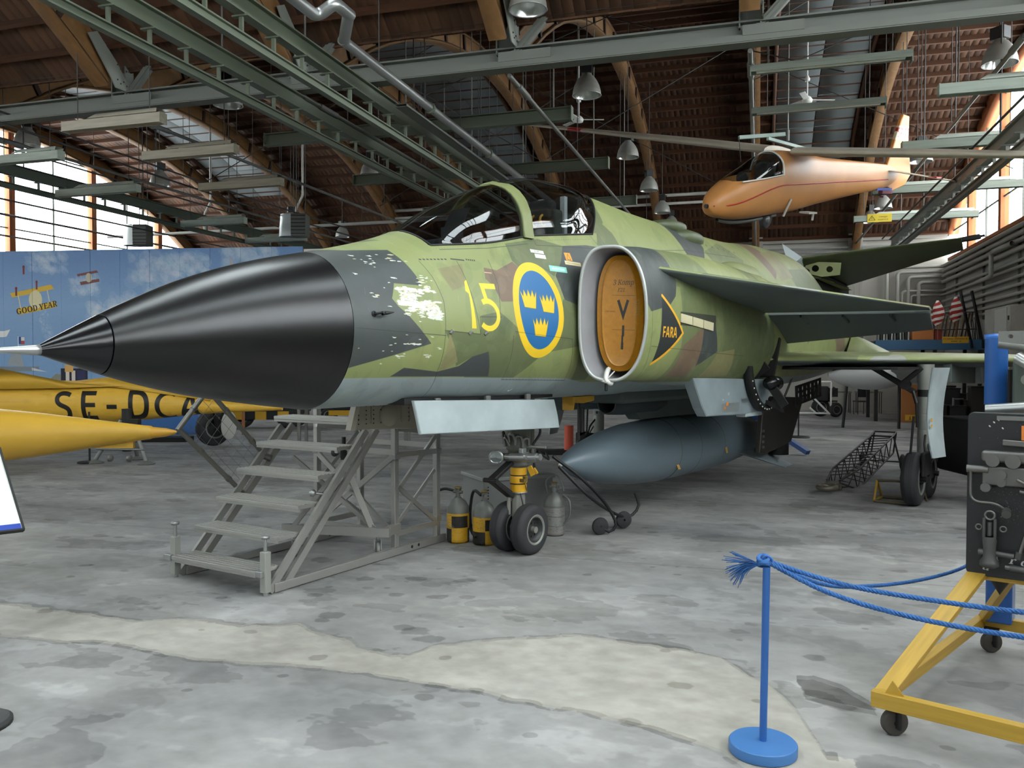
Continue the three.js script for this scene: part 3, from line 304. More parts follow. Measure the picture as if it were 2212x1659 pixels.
const jet = thing('fighter_jet', 'green and black camouflaged fighter jet with a long black pointed nose and the number 15', 'airplane', JET, JETTURN);
{
  const uvF = (p) => [(p.x + 2.5) / 4.1, (p.y - 1.4) / 2.15], uvA = (p) => [(p.x - 1.6) / 8.9, (p.y - 1.4) / 2.15], uvT = (p) => [clamp((p.x + 0.15 * (1 - clamp(p.x / 3))) / 4.3), (p.y - 1.4) / 1.6];
  // radome and pitot boom
  const RAD = [[-4.17, 0.027, 1.82], [-3.95, 0.125, 1.845], [-3.7, 0.228, 1.872], [-3.32, 0.357, 1.911], [-2.88, 0.463, 1.948], [-2.48, 0.537, 1.97]], rr = [];
  const radRing = (s, n = 64, g = 0) => { const [r, h] = pchip(RAD, s), o = []; for (let j = 0; j < n; j++) { const a = (j / n) * 2 * PI; o.push(V(s, h + (r + g) * Math.cos(a), (r + g) * Math.sin(a))); } return o; };
  for (let i = 0; i <= 44; i++) rr.push(radRing(lerp(-3.853, -2.484, i / 44))); const tipR = []; for (let i = 0; i <= 14; i++) tipR.push(radRing(lerp(-4.17, -3.86, i / 14)));
  const black = std('#060607', 0.3, 0, { bumpMap: NOISE, bumpScale: 0.0006 });
  part(jet, 'radome', loft(rr, true, (p, i, j) => [p.x, j * 3], [true, true]), black); part(jet, 'radome_tip', loft(tipR, true, null, [true, true]), std('#0b0b0d', 0.2), 'glossier black tip of the nose');
  part(jet, 'pitot_boom', latheTo([[0.0, 0], [0.029, 0], [0.027, 0.03], [0.015, 0.19], [0.0125, 0.2], [0.0125, 1.1], [0.004, 1.14]], V(-4.165, 1.82, 0), V(-1, -0.02, 0), 16), M.silver, 'steel pitot boom');
  // fuselage skin with glazed openings
  const rows = [], aft = []; for (let s = -2.48; s < 1.6; s += 0.05) rows.push(secRing(s)); rows.push(secRing(1.6)); aft.push(secRing(1.6)); for (let s = 1.7; s < 6.9; s += 0.15) aft.push(secRing(s)); for (let s = 6.9; s < 7.5; s += 0.04) aft.push(secRing(s)); for (let s = 7.6; s <= 9.61; s += 0.2) aft.push(secRing(s));
  const skin = loft(rows, true, uvF), sill = (s) => (s < -0.43 ? pchip([[-1.56, 2.63], [-1.03, 2.7], [-0.43, 2.83]], s)[0] : lerp(2.83, 2.955, (s + 0.43) / 0.93)), front = (p) => p.x + 1.61 - 0.06 * Math.abs(p.z) / 0.45, above = (p) => p.y - sill(p.x), aftOf = (p) => p.x - (0.52 + 1.05 * (p.y - 2.955));
  const glaz = (p) => Math.min(front(p), above(p), -aftOf(p));
  const upper = clip(skin, above), lower = clip(skin, (p) => -above(p));
  part(jet, 'fuselage', [lower, clip(upper, (p) => -front(p)), clip(upper, aftOf)], mFront);
  const bulge = (p) => { const h0 = sill(clamp(p.x, -1.56, 0.52)), ht = pchip(SEC, p.x)[0], a = secHalf(p.x, h0), q = clamp((p.y - h0) / Math.max(0.02, ht - h0)), le = a * 1.0 * (1 - q ** 2.1) ** (1 / 2.1), k = sstep(0, 0.45, -aftOf(p)) * sstep(0, 0.5, front(p)) * sstep(0, 0.03, p.y - h0); p.z = Math.sign(p.z) * lerp(Math.abs(p.z), Math.max(le, Math.abs(p.z)), k); return p; };
  const archS = (h, o) => -0.5 + o - 0.06 * (3.32 - h), backS = (h) => 0.52 + 1.05 * (h - 2.955);
  const pane = (sa, sb, n, m = 48) => { const rows2 = []; for (let i = 0; i <= n; i++) { const row = []; for (let k = 0; k <= m; k++) { const a = (k / m - 0.5) * PI, c = Math.cos(a) ** 0.95; let h = 3, x = 0; for (let it = 0; it < 12; it++) { x = lerp(sa(h, a), sb(h, a), i / n); const h0 = sill(clamp(x, -1.56, 0.52)), ht = pchip(SEC, x)[0]; h = lerp(h0, ht - 0.0005, c); } row.push(bulge(V(x, h, Math.sign(a) * secHalf(x, h)))); } rows2.push(row); } return loft(rows2, false); };
  const frontS = (h, a) => -1.6 + 0.05 * Math.abs(Math.sin(a));
  part(jet, 'windscreen', pane(frontS, (h) => archS(h, 0), 36), mCanopy); part(jet, 'canopy', pane((h) => archS(h, 0.115), backS, 32), mCanopy);
  const bow = []; for (const [ds, g] of [[-0.5, 0.004], [-0.5, 0.016], [-0.385, 0.016], [-0.385, -0.03], [-0.5, -0.03]]) { const R = []; for (let j = -14; j <= 14; j++) { const s0 = ds, ring0 = secRing(s0, 128, g); const k = Math.round(j * 1.6); R.push(ring0[(k + 128) % 128]); } bow.push(R.map((p) => { const o = p.z; p.z = o; const b = bulge(p.clone()); b.z += Math.sign(b.z) * g * (b.z === o ? 0 : 1); return V(b.x - 0.06 * (3.32 - b.y), b.y, b.z); })); }
  part(jet, 'canopy_bow', clip(loft([...bow, bow[0]], false), (p) => p.y - 2.8), mGreen);
  // seals round the glazing
  const edge = (f) => { const o = []; for (let i = 0; i <= 20; i++) o.push(f(i / 20)); return o; }, onSkin = (s, h, g = 0.004) => V(s, h, secHalf(s, h) + g);
  const seal = []; for (const z of [1, -1]) { seal.push(tube(edge((t) => { const s = lerp(-1.55, 0.52, t); return onSkin(s, sill(s)); }).map((p) => V(p.x, p.y, p.z * z)), 0.008, 30, 6)); seal.push(tube(edge((t) => { const h = lerp(2.955, 3.46, t), s = 0.52 + 1.05 * (h - 2.955); return onSkin(s, Math.min(h, pchip(SEC, s)[0] - 0.001)); }).map((p) => V(p.x, p.y, p.z * z)), 0.009, 30, 6)); seal.push(tube(edge((t) => { const h = lerp(2.63, 2.755, t); return onSkin(-1.6 + 0.05 * (1 - t), Math.min(h, pchip(SEC, -1.6)[0] - 0.001)); }).map((p) => V(p.x, p.y, p.z * z)), 0.008, 20, 6)); }
  part(jet, 'canopy_seal', seal, M.darkMetal);
  // cockpit
  const deck = []; for (let i = 0; i <= 24; i++) { const s = lerp(-1.6, 0.9, i / 24), h = Math.min(sill(Math.min(s, 0.52)) - 0.03, 2.93), w = secHalf(s, h) - 0.02, dip = s > -0.9 ? 0.3 * sstep(-0.95, -0.75, s) : -0.1 * sstep(-1.5, -1.2, s) * sstep(-0.75, -0.95, s); deck.push([V(s, h, w), V(s, h - dip * 0.4, w * 0.75), V(s, h - dip, w * 0.5), V(s, h - dip, 0), V(s, h - dip, -w * 0.5), V(s, h - dip * 0.4, -w * 0.75), V(s, h, -w)]); }
  const cock = part(jet, 'cockpit_deck', loft(deck, false), std('#17191a', 0.9));
  part(cock, 'gunsight', [box(0.1, 0.1, 0.16, -0.92, 2.83, 0), box(0.012, 0.2, 0.2).rotateZ(-0.55).translate(-0.86, 2.96, 0)], M.darkMetal);
  const seat = part(jet, 'ejection_seat', [box(0.14, 0.62, 0.34, 0.42, 2.9, 0, 0.03).rotateZ(0), box(0.5, 0.14, 0.36, 0.1, 2.55, 0, 0.03)], std('#3f463c', 0.8)); part(seat, 'headrest', box(0.14, 0.2, 0.26, 0.38, 3.2, 0, 0.04), std('#2d3029', 0.8)); part(seat, 'seat_rail', [box(0.05, 0.7, 0.05, 0.55, 3.0, 0.13), box(0.05, 0.7, 0.05, 0.55, 3.0, -0.13)], M.white); part(seat, 'face_blind_handle', [new THREE.TorusGeometry(0.05, 0.012, 6, 16).translate(0.32, 3.1, 0.05), new THREE.TorusGeometry(0.05, 0.012, 6, 16).translate(0.32, 3.1, -0.05)], M.yellow);
  part(jet, 'cockpit_bulkhead', (() => { const R = secRing(0.78, 48, -0.03).filter((p) => p.y > 2.7); return loft([R, R.map((p) => V(p.x + 0.01, 2.7, p.z))], false); })(), std('#22261f', 0.9));
  part(jet, 'fuselage_aft', loft(aft, true, uvA), mAft);
  // blade aerials, lugs and fairings
  part(jet, 'nose_probe', [rod(V(-2.31, 2.075, 0.53), V(-2.26, 2.09, 0.6), 0.008), latheTo([[0.014, 0], [0.012, 0.05], [0.003, 0.1]], V(-2.28, 2.08, 0.585), V(1, 0.12, 0.1), 10), latheTo([[0.02, 0], [0.02, 0.015], [0.012, 0.02]], V(-2.31, 2.075, 0.53), V(0, 0.2, 1), 12)], M.darkMetal);
  for (const s of [-1.62, -1.42, -1.25]) part(jet, 'latch', rod(V(s, 1.97, secHalf(s, 1.97)), V(s + 0.01, 1.99, secHalf(s, 1.99) + 0.02), 0.012, 8), M.silver);
  const hump = (s0, s1, h0, h1, w, y) => { const R = []; for (let i = 0; i <= 8; i++) { const t = i / 8, k = Math.sin(Math.min(1, t * 2.2) * PI / 2) * Math.sin(Math.min(1, (1 - t) * 5) * PI / 2) ** 0.5, ring1 = []; for (let j = 0; j < 20; j++) { const a = (j / 20) * 2 * PI, c = Math.cos(a), q = Math.sin(a); ring1.push(V(lerp(s0, s1, t), y + (h0 + (h1 - h0) * k) * Math.sign(c) * Math.abs(c) ** 0.7, w * (0.35 + 0.65 * k) * Math.sign(q) * Math.abs(q) ** 0.7)); } R.push(ring1); } return loft(R, true, null, [true, true]); };
  part(jet, 'spine_fairing', [hump(2.6, 3.2, 0.02, 0.09, 0.2, 3.37), hump(2.72, 3.5, 0.02, 0.12, 0.3, 3.25)], mOlive);
  part(jet, 'blister', hump(3.0, 4.3, 0.01, 0.1, 0.12, 0).rotateX(0.9).translate(0, 2.86, 0.62), mGreen);
  // engine nozzle
  part(jet, 'nozzle', loft([[9.3, 0.6], [9.6, 0.56], [9.85, 0.5], [9.85, 0.45], [9.4, 0.46]].map(([s, r]) => [...Array(32).keys()].map((j) => V(s, 2.2 + r * Math.cos(j / 16 * PI), r * Math.sin(j / 16 * PI))))), M.darkMetal);
  // air intakes: trunk, lip, duct, cover
  for (const side of [1, -1]) {
    const dring = (sFun, l0, l1, h0, h1, n, ni) => { const o = []; for (let j = 0; j < 56; j++) { const a = (j / 56) * 2 * PI, c = Math.cos(a), q = Math.sin(a), lm = (l0 + l1) / 2, e = 2 / (q > 0 ? n : ni), l = lm + ((l1 - l0) / 2) * Math.sign(q) * Math.abs(q) ** e, h = (h0 + h1) / 2 + ((h1 - h0) / 2) * Math.sign(c) * Math.abs(c) ** (2 / (q > 0 ? n : 2.9)); o.push(V(sFun(l), h, l * side)); } return side > 0 ? o : o.reverse(); };
    const lipS = (l) => -0.05 + (l - 0.69) * 0.6, mixS = (s) => (l) => lerp(lipS(l), s, clamp(s / 1.0)) + (s < 1 ? s * 0 : 0);
    const TR = [[0, 0.695, 1.185, 1.605, 2.755, 2.2, 3.4], [0.35, 0.66, 1.2, 1.595, 2.79, 2.25, 3.4], [1.0, 0.5, 1.2, 1.56, 2.83, 2.3, 4], [2.2, 0.3, 1.18, 1.5, 2.88, 2.3, 3], [3.5, 0.15, 1.14, 1.45, 2.86, 2.3, 2.5], [4.3, 0.1, 1.1, 1.45, 2.82, 2.3, 2.4], [5.5, 0.05, 1.05, 1.47, 2.75, 2.2, 2.2], [7.4, -0.2, 0.9, 1.55, 2.68, 2, 2], [9.3, -0.4, 0.58, 1.7, 2.7, 2, 2]];
    const tr = (s) => { const [l0, l1, h0, h1, n, ni] = pchip(TR, s); return dring((l) => (s < 1 ? lerp(lipS(l), 1, s) : s), l0, l1, h0, h1, n, ni); };
    const ra = [], rb = []; for (let i = 0; i <= 34; i++) ra.push(tr(lerp(0, 4.3, i / 34))); for (let i = 0; i <= 16; i++) rb.push(tr(lerp(4.3, 9.3, i / 16)));
    const f = side > 0 ? ra : ra, t = part(jet, 'intake_trunk', loft(f, true, uvT), mTrunk); part(jet, 'rear_trunk', loft(rb, true, uvA), mAft);
    const lip = tr(0); part(t, 'intake_lip', new THREE.TubeGeometry(new THREE.CatmullRomCurve3(lip, true), 112, 0.016, 8, true), std('#a7aaa6', 0.4, 0.4));
    const shrink = (R, k, ds) => { const c = R.reduce((s, p) => s.add(p), V(0, 0, 0)).multiplyScalar(1 / R.length); return R.map((p) => V(p.x + ds, c.y + (p.y - c.y) * k[1], c.z + (p.z - c.z) * k[0])); };
    part(t, 'intake_duct', loft([lip, shrink(lip, [0.97, 0.985], 0.05), shrink(lip, [0.92, 0.97], 0.9)], true, (p) => [p.x, p.y]), std('#9a9a9c', 0.55, 0, { map: WEAR }));
    // boundary-layer wall between trunk and fuselage
    part(t, 'splitter_wall', box(1.2, 0.9, 0.12, 0.95, 2.15, side * 0.63), M.black);
    // cover: pressed sheet with a raised oval
    const covRing = (d, ds) => { const o = []; for (let j = 0; j < 56; j++) { const a = (j / 56) * 2 * PI, c = Math.cos(a), q = Math.sin(a), l = 0.912 + (0.178 - d) * Math.sign(q) * Math.abs(q) ** 0.78, h = 2.19 + (0.512 - d) * Math.sign(c) * Math.abs(c) ** 0.78; o.push(V(lipS(l) + 0.2 + ds, h, l * side)); } return side > 0 ? o : o.reverse(); };
    const prof = [[0, 0.03], [0, 0], [0.006, -0.01], [0.04, -0.012], [0.045, -0.026], [0.054, -0.026], [0.06, -0.012], [0.17, -0.012]], cmap = canvasTex(512, 1024, (c, W, H) => {
      c.fillStyle = '#a06a05'; c.fillRect(0, 0, W, H); const r = rng(4); for (let i = 0; i < 700; i++) { c.fillStyle = r() < 0.6 ? 'rgba(90,60,10,0.045)' : 'rgba(225,180,70,0.045)'; c.beginPath(); c.ellipse(r() * W, r() * H, 6 + 30 * r(), 4 + 14 * r(), r() * 3, 0, 7); c.fill(); }
      if (side < 0) return; c.strokeStyle = c.fillStyle = '#17140c'; c.lineWidth = 28; c.lineJoin = 'miter'; c.beginPath(); c.moveTo(238, 395); c.lineTo(290, 535); c.lineTo(342, 395); c.stroke();
      c.save(); c.translate(290, 618); c.rotate(0.04); c.fillRect(-10, 0, 24, 96); c.fillRect(-14, 90, 20, 70); c.fillRect(-16, 150, 26, 62); c.restore();
      c.font = 'italic 62px serif'; c.textAlign = 'center'; c.fillText('3 Komp', 290, 262); c.font = 'italic 46px serif'; c.fillText('F21', 268, 322); c.font = '17px sans-serif'; c.fillText('F7397-006080', 150, 500); c.strokeStyle = 'rgba(80,55,10,0.8)'; c.lineWidth = 4; for (const y of [352, 654]) { c.beginPath(); c.moveTo(170, y); c.lineTo(430, y + 6); c.stroke(); }
      c.save(); c.translate(432, 460); c.rotate(PI / 2); c.fillStyle = 'rgba(150,140,110,0.8)'; c.font = '44px sans-serif'; c.fillText('521035', 0, 0); c.restore();
    });
    part(jet, 'intake_cover', loft(prof.map(([d, ds]) => covRing(d, ds)), true, (p) => [(p.z * side - 0.734) / 0.356, (p.y - 1.678) / 1.024], [false, true]), new THREE.MeshStandardMaterial({ map: cmap, roughness: 0.35 }), 'yellow pressed cover with painted marks');
    if (side > 0) for (let i = 0; i < 3; i++) { const s = 0.87 + i * 0.25, outer = (x, h) => { const [l0, l1, h0, h1, n] = pchip(TR, x), q = Math.abs((h - (h0 + h1) / 2) / ((h1 - h0) / 2)); return (l0 + l1) / 2 + ((l1 - l0) / 2) * (1 - q ** n) ** (1 / n); }; part(t, 'formation_light', loft([s, s + 0.235].map((x) => [[-0.04, 0.001], [-0.04, 0.012], [0.04, 0.012], [0.04, 0.001]].map(([dh, g]) => { const h = 2.168 - (x - 0.87) * 0.08 + dh; return V(x, h, outer(x, h) + g); })), true, null, [true, true]), std('#c3bd98', 0.4), i ? undefined : 'cream formation light strip'); }
  }
  const strap = part(jet, 'cover_strap', [tube([V(0.2, 1.7, 0.84), V(0.1, 1.66, 0.88), V(0.06, 1.6, 0.9), V(0.12, 1.575, 0.92)], 0.022, 16, 6), tube([V(0.12, 1.63, 0.78), V(0.06, 1.61, 0.84), V(0.06, 1.585, 0.92)], 0.014, 16, 6), rod(V(0.08, 1.6, 0.88), V(0.2, 1.68, 0.9), 0.006, 6)], M.white); part(strap, 'padlock', box(0.025, 0.07, 0.025, 0.06, 1.545, 0.9, 0.008), M.darkMetal);
  // lifting surfaces
  const foil = (x0, x1, T, tail = 0.02) => { const up = [], lo = []; for (let i = 0; i <= 9; i++) { const t = (i / 9) ** 1.7, y = 5 * (0.2969 * Math.sqrt(t) - 0.126 * t - 0.3516 * t * t + 0.2843 * t ** 3 - 0.1036 * t ** 4) * T + tail * t * 0.2; up.push([lerp(x0, x1, t), y]); lo.push([lerp(x0, x1, t), -y * 0.8]); } return [...up, ...lo.slice(1).reverse()]; };
  const panel = (st) => loft(st.map(([s0, s1, h0, h1, l, T]) => foil(0, 1, 1).map(([t, y]) => V(lerp(s0, s1, t), lerp(h0, h1, t) + y * T, l))), true, (p) => [p.x * 0.3, p.z * 0.3], [true, true]);
  const wingMap = canvasTex(512, 512, (c, W, H) => { c.fillStyle = CAMO.light; c.fillRect(0, 0, W, H); const r = rng(6); for (let i = 0; i < 16; i++) { c.fillStyle = [CAMO.mid, CAMO.tan, '#8d8f86', CAMO.olive][i % 4]; c.beginPath(); const x = r() * W, y = r() * H; for (let j = 0; j < 6; j++) { const a = j / 6 * 7, R = 30 + 60 * r(); c.lineTo(x + R * Math.cos(a), y + R * Math.sin(a)); } c.fill(); } }, true);
  const mWing = new THREE.MeshStandardMaterial({ map: wingMap, roughness: 0.5 });
  const two = (name, g, T) => { const nrm = g.index ? g.toNonIndexed() : g, up = [], dn = []; const N = nrm.attributes.normal; const top = clip(g, (p) => p.y - T(p)), bot = clip(g, (p) => T(p) - p.y); const w = part(jet, name, top, mWing); part(w, name + '_underside', bot, mUnder, 'dark grey underside'); return w; };
  for (const z of [1, -1]) {
    const st = [[3.2, 9.2, 1.8, 1.76, 0.9, 0.24], [4.75, 9.2, 1.79, 1.76, 2.0, 0.24], [5.75, 9.2, 1.79, 1.76, 2.9, 0.2], [7.9, 9.25, 1.78, 1.77, 4.6, 0.1], [8.6, 9.4, 1.78, 1.77, 5.25, 0.05]].map((a) => { a = a.slice(); a[4] *= z; return a; });
    two('wing', panel(z > 0 ? st : st.reverse()), (p) => 1.785 - 0.01 * Math.max(0, p.x - 4));
    const cn = [[0.5, 3.15, 2.6, 2.325, 1.12, 0.12], [3.8, 3.97, 2.36, 2.335, 2.72, 0.04]].map((a) => { a = a.slice(); a[4] *= z; return a; });
    const plane = (p) => { const l = Math.abs(p.z), t = clamp((l - 1.12) / 1.6), s0 = lerp(0.5, 3.8, t), s1 = lerp(3.15, 3.97, t), k = clamp((p.x - s0) / (s1 - s0)); return lerp(lerp(2.6, 2.36, t), lerp(2.325, 2.335, t), k) - 0.002; };
    const cw = two('canard', panel(z > 0 ? cn : cn.reverse()), plane);
    const fp = [[3.23, 2.33, 1.06], [3.97, 2.33, 2.7], [4.45, 2.14, 2.64], [4.0, 1.99, 1.08]].map(([s, h, l]) => V(s, h, l * z)), ftop = fp.map((p, i) => V(p.x, p.y + (i < 2 ? 0.03 : 0.006), p.z)), fbot = fp.map((p, i) => V(p.x, p.y - (i < 2 ? 0.025 : 0), p.z));
    part(cw, 'canard_flap', toCreasedNormals(loft(z > 0 ? [fbot, ftop] : [ftop, fbot], true, null, [true, true]), 0.4), mUnder, 'drooped grey flap');
    part(cw, 'hinge_fairing', [0.25, 0.5, 0.78].map((t) => bar(V(lerp(3.1, 3.9, t), lerp(2.3, 2.31, t) - 0.02, lerp(1.1, 2.7, t) * z), V(lerp(3.4, 4.1, t), lerp(2.22, 2.26, t) - 0.02, lerp(1.1, 2.7, t) * z), 0.02, 0.03)), mCharcoal);
  }
  // tail fin folded down to the left
  const fin = part(jet, 'folded_fin', loft([[[7.4, 3.46, 0.06], [10.2, 3.2, 0.06], 0.16], [[9.3, 3.82, 2.16], [10.3, 3.74, 2.04], 0.05]].map(([a, b, T]) => foil(0, 1, 1).map(([t, y]) => V(lerp(a[0], b[0], t), lerp(a[1], b[1], t) + y * T, lerp(a[2], b[2], t)))), true, null, [true, true]), mOlive, 'tail fin folded flat to the side');
  part(fin, 'fin_tip_probe', [bar(V(9.6, 3.82, 2.05), V(9.6, 3.86, 2.4), 0.12, 0.08, null, 0.02), rod(V(9.6, 3.85, 2.3), V(9.6, 3.87, 2.46), 0.02)], M.black);
  const cup = []; for (let i = 0; i <= 10; i++) { const a = (i / 10) * PI * 0.55; cup.push([V(7.85, 3.44 - 0.3 * Math.sin(a), 0.05 + 0.28 * (1 - Math.cos(a))), V(9.2, 3.4 - 0.36 * Math.sin(a), 0.1 + 0.32 * (1 - Math.cos(a)))]); }
  part(fin, 'fin_root_fairing', loft(cup, false), mGreen);
  part(fin, 'fin_root_rib', ext([[-0.4, 0.1], [0.4, 0.16], [0.34, 0.0], [-0.1, -0.12], [-0.38, -0.1]], 0.02, 0, [[-0.22, -0.0, 0.05], [0, 0.02, 0.055], [0.2, 0.07, 0.045]]).rotateY(PI / 2 + 0.3).translate(7.87, 3.3, 0.24), mGreen);
  part(jet, 'fin_stub', loft([[V(7.3, 3.3, 0), V(7.3, 3.7, -0.12), V(7.42, 3.47, 0.16)], [V(7.8, 3.3, 0), V(7.8, 3.5, -0.1), V(7.8, 3.4, 0.1)]], true, null, [true, true]), mPale);
  part(jet, 'fin_hinge', [rod(V(7.4, 3.3, 0.12), V(10, 3.2, 0.12), 0.04), box(2.4, 0.3, 0.5, 8.6, 3.0, 0)], M.black);
  part(jet, 'wing_fence', loft([[V(6.9, 1.86, 1.0), V(7.6, 2.2, 0.9), V(8.4, 2.16, 0.88), V(8.8, 1.8, 1.0)], [V(6.9, 1.86, 1.5), V(7.6, 1.95, 1.35), V(8.4, 1.93, 1.3), V(8.8, 1.8, 1.4)]], true, null, [true, true]), mGreen);
}
// ---------- undercarriage, doors and stores of the jet ----------
const tyreMat = std('#2b2b2d', 0.7, 0, { bumpMap: NOISE, bumpScale: 0.002 }), hubMat = std('#3a3b3b', 0.5, 0.5), castMat = std('#5d5d55', 0.55, 0.3);
function wheel(parent, c, axis, R, W, name = 'wheel', rimMat = hubMat) { // tyre with grooves, rim, hub bolts
  const prof = [[R * 0.52, -W * 0.42], [R * 0.6, -W * 0.5], [R * 0.82, -W * 0.5], [R * 0.95, -W * 0.38], [R * 0.99, -W * 0.2], [R, -W * 0.19], [R * 0.985, -W * 0.17], [R, -W * 0.15], [R, -0.01 * W], [R * 0.985, 0], [R, 0.01 * W], [R, W * 0.15], [R * 0.985, W * 0.17], [R, W * 0.19], [R * 0.99, W * 0.2], [R * 0.95, W * 0.38], [R * 0.82, W * 0.5], [R * 0.6, W * 0.5], [R * 0.52, W * 0.42]];
  const w = part(parent, name, latheTo(prof, c, axis, 40), tyreMat);
  const rim = [[R * 0.12, -W * 0.25], [R * 0.4, -W * 0.2], [R * 0.45, -W * 0.44], [R * 0.55, -W * 0.46], [R * 0.55, W * 0.46], [R * 0.45, W * 0.44], [R * 0.4, W * 0.2], [R * 0.12, W * 0.25], [R * 0.12, W * 0.38], [0, W * 0.4]];
  const r = new THREE.Mesh(latheTo(rim, c, axis, 28), rimMat); r.name = 'hub'; r.castShadow = r.receiveShadow = true; const bolts = []; EACH.add('rim_flange'); const q = new THREE.Quaternion().setFromUnitVectors(V(0, 1, 0), axis.clone().normalize()); for (let i = 0; i < 7; i++) bolts.push(new THREE.CylinderGeometry(R * 0.045, R * 0.045, W * 0.56, 6).translate(R * 0.27 * Math.cos(i * 0.9), 0, R * 0.27 * Math.sin(i * 0.9)).applyQuaternion(q).translate(c.x, c.y, c.z));
  r.geometry = merge([r.geometry, ...bolts, ]); w.add(r); part(w, 'rim_flange', [latheTo([[R * 0.5, -W * 0.44], [R * 0.56, -W * 0.53], [R * 0.6, -W * 0.5]], c, axis, 36), latheTo([[R * 0.5, W * 0.44], [R * 0.56, W * 0.53], [R * 0.6, W * 0.5]], c, axis, 36)], M.steel); return w;
}
{
  // nose leg
  const strut = part(jet, 'nose_strut', [latheTo([[0.17, 0], [0.15, 0.06], [0.13, 0.3], [0.115, 0.46], [0.12, 0.5]].map(([r, y]) => [r, -y]).reverse(), V(0, 1.48, 0), V(0, 1, 0), 20), rod(V(0.1, 1.42, 0.08), V(0.1, 0.92, 0.08), 0.025), latheTo([[0.09, 0.8], [0.105, 0.81], [0.105, 0.83], [0.09, 0.84], [0.1, 0.86], [0.1, 0.95], [0.115, 0.96], [0.115, 0.98], [0.1, 1.0]], V(0, 0, 0), V(0, 1, 0), 24)], castMat);
  const ribs = []; for (let i = 0; i < 14; i++) { const a = PI * (0.55 + 0.9 * (i % 7) / 6) , y = 1.05 + 0.28 * Math.floor(i / 7) / 1 + 0.02 * (i % 3), r0 = 0.135; ribs.push(tube([V(Math.cos(a) * r0, y - 0.05, -Math.sin(a) * r0 * -1), V(Math.cos(a + 0.2) * (r0 + 0.02), y + 0.02, Math.sin(a + 0.2) * (r0 + 0.02)), V(Math.cos(a + 0.45) * (r0 + 0.01), y + 0.01, Math.sin(a + 0.45) * (r0 + 0.01)), V(Math.cos(a + 0.5) * r0, y - 0.06, Math.sin(a + 0.5) * r0)], 0.014, 8, 5)); } part(strut, 'casting_rib', ribs, M.greyMetal, undefined, 'stuff');
  const sl = part(jet, 'strut_sleeve', latheTo([[0.07, 0.565], [0.076, 0.57], [0.076, 0.635], [0.078, 0.64], [0.078, 0.645], [0.082, 0.66], [0.083, 0.7], [0.078, 0.72], [0.076, 0.725], [0.076, 0.79], [0.07, 0.795]], V(0, 0, 0), V(0, 1, 0), 32), std('#d9a31c', 0.4), 'yellow sleeve strapped round the leg');
  part(sl, 'sleeve_band', [latheTo([[0.079, 0], [0.0795, 0.006], [0.079, 0.012]], V(0, 0.714, 0), V(0, 1, 0), 32), latheTo([[0.079, 0], [0.0795, 0.006], [0.079, 0.012]], V(0, 0.638, 0), V(0, 1, 0), 32)], M.black); part(sl, 'sleeve_clip', [box(0.03, 0.05, 0.04, -0.02, 0.69, 0.085, 0.006), box(0.02, 0.03, 0.08, -0.05, 0.68, 0.07, 0.006), tube([V(0, 0.69, 0.085), V(-0.02, 0.63, 0.095), V(0.02, 0.58, 0.08)], 0.006)], M.brass); part(sl, 'sleeve_collar', [latheTo([[0.06, 0.79], [0.085, 0.795], [0.085, 0.805], [0.06, 0.81]], V(0, 0, 0), V(0, 1, 0), 28), latheTo([[0.06, 0.55], [0.083, 0.555], [0.083, 0.568], [0.06, 0.572]], V(0, 0, 0), V(0, 1, 0), 28)], M.silver);
  part(jet, 'nose_fork', [rod(V(0, 0.58, 0), V(0, 0.4, 0), 0.06, 20), box(0.13, 0.24, 0.09, 0, 0.43, 0, 0.03), box(0.09, 0.26, 0.07, 0.0, 0.27, 0, 0.025), rod(V(0, 0.232, -0.2), V(0, 0.232, 0.2), 0.03, 16), rod(V(-0.08, 0.52, -0.05), V(-0.08, 0.36, -0.05), 0.02, 10)], std('#8d8c84', 0.45, 0.4));
  part(jet, 'torque_link', [bar(V(-0.1, 0.84, -0.02), V(-0.33, 0.7, -0.06), 0.09, 0.035, null, 0.008), bar(V(-0.33, 0.7, -0.06), V(-0.09, 0.53, -0.02), 0.1, 0.035, null, 0.008), rod(V(-0.34, 0.7, -0.13), V(-0.34, 0.7, 0.02), 0.022, 10), bar(V(-0.3, 0.69, -0.05), V(-0.12, 0.56, 0), 0.03, 0.05)], M.darkMetal);
  const lamp = part(jet, 'landing_light', latheTo([[0, -0.07], [0.05, -0.06], [0.066, -0.01], [0.066, 0.015], [0.06, 0.02]], V(-0.15, 0.885, -0.14), V(-0.95, 0, 0.5), 24), M.steel); part(lamp, 'lamp_glass', latheTo([[0, 0.005], [0.05, 0.012], [0.058, 0.016]], V(-0.15, 0.885, -0.14), V(-0.95, 0, 0.5), 24), std('#9fa5a6', 0.1, 0.7)); part(lamp, 'lamp_rim', latheTo([[0.056, 0.012], [0.07, 0.014], [0.07, 0.024], [0.056, 0.026]], V(-0.15, 0.885, -0.14), V(-0.95, 0, 0.5), 24), M.silver); part(lamp, 'lamp_bracket', [box(0.05, 0.07, 0.16, -0.1, 0.89, -0.05, 0.008)], castMat);
  part(jet, 'steering_actuator', [rod(V(-0.12, 0.895, 0.0), V(-0.1, 0.91, 0.28), 0.038, 18), rod(V(-0.12, 0.895, -0.06), V(-0.12, 0.895, 0.02), 0.022, 12), rod(V(-0.1, 0.91, 0.26), V(-0.1, 0.915, 0.32), 0.03, 12), latheTo([[0.04, 0], [0.045, 0.01], [0.045, 0.03], [0.04, 0.04]], V(-0.105, 0.907, 0.16), V(0.02, 0.015, 0.28), 16), rod(V(-0.02, 0.99, 0.1), V(-0.02, 0.995, 0.32), 0.014), box(0.06, 0.05, 0.05, -0.1, 0.96, 0.12, 0.01)], M.silver);
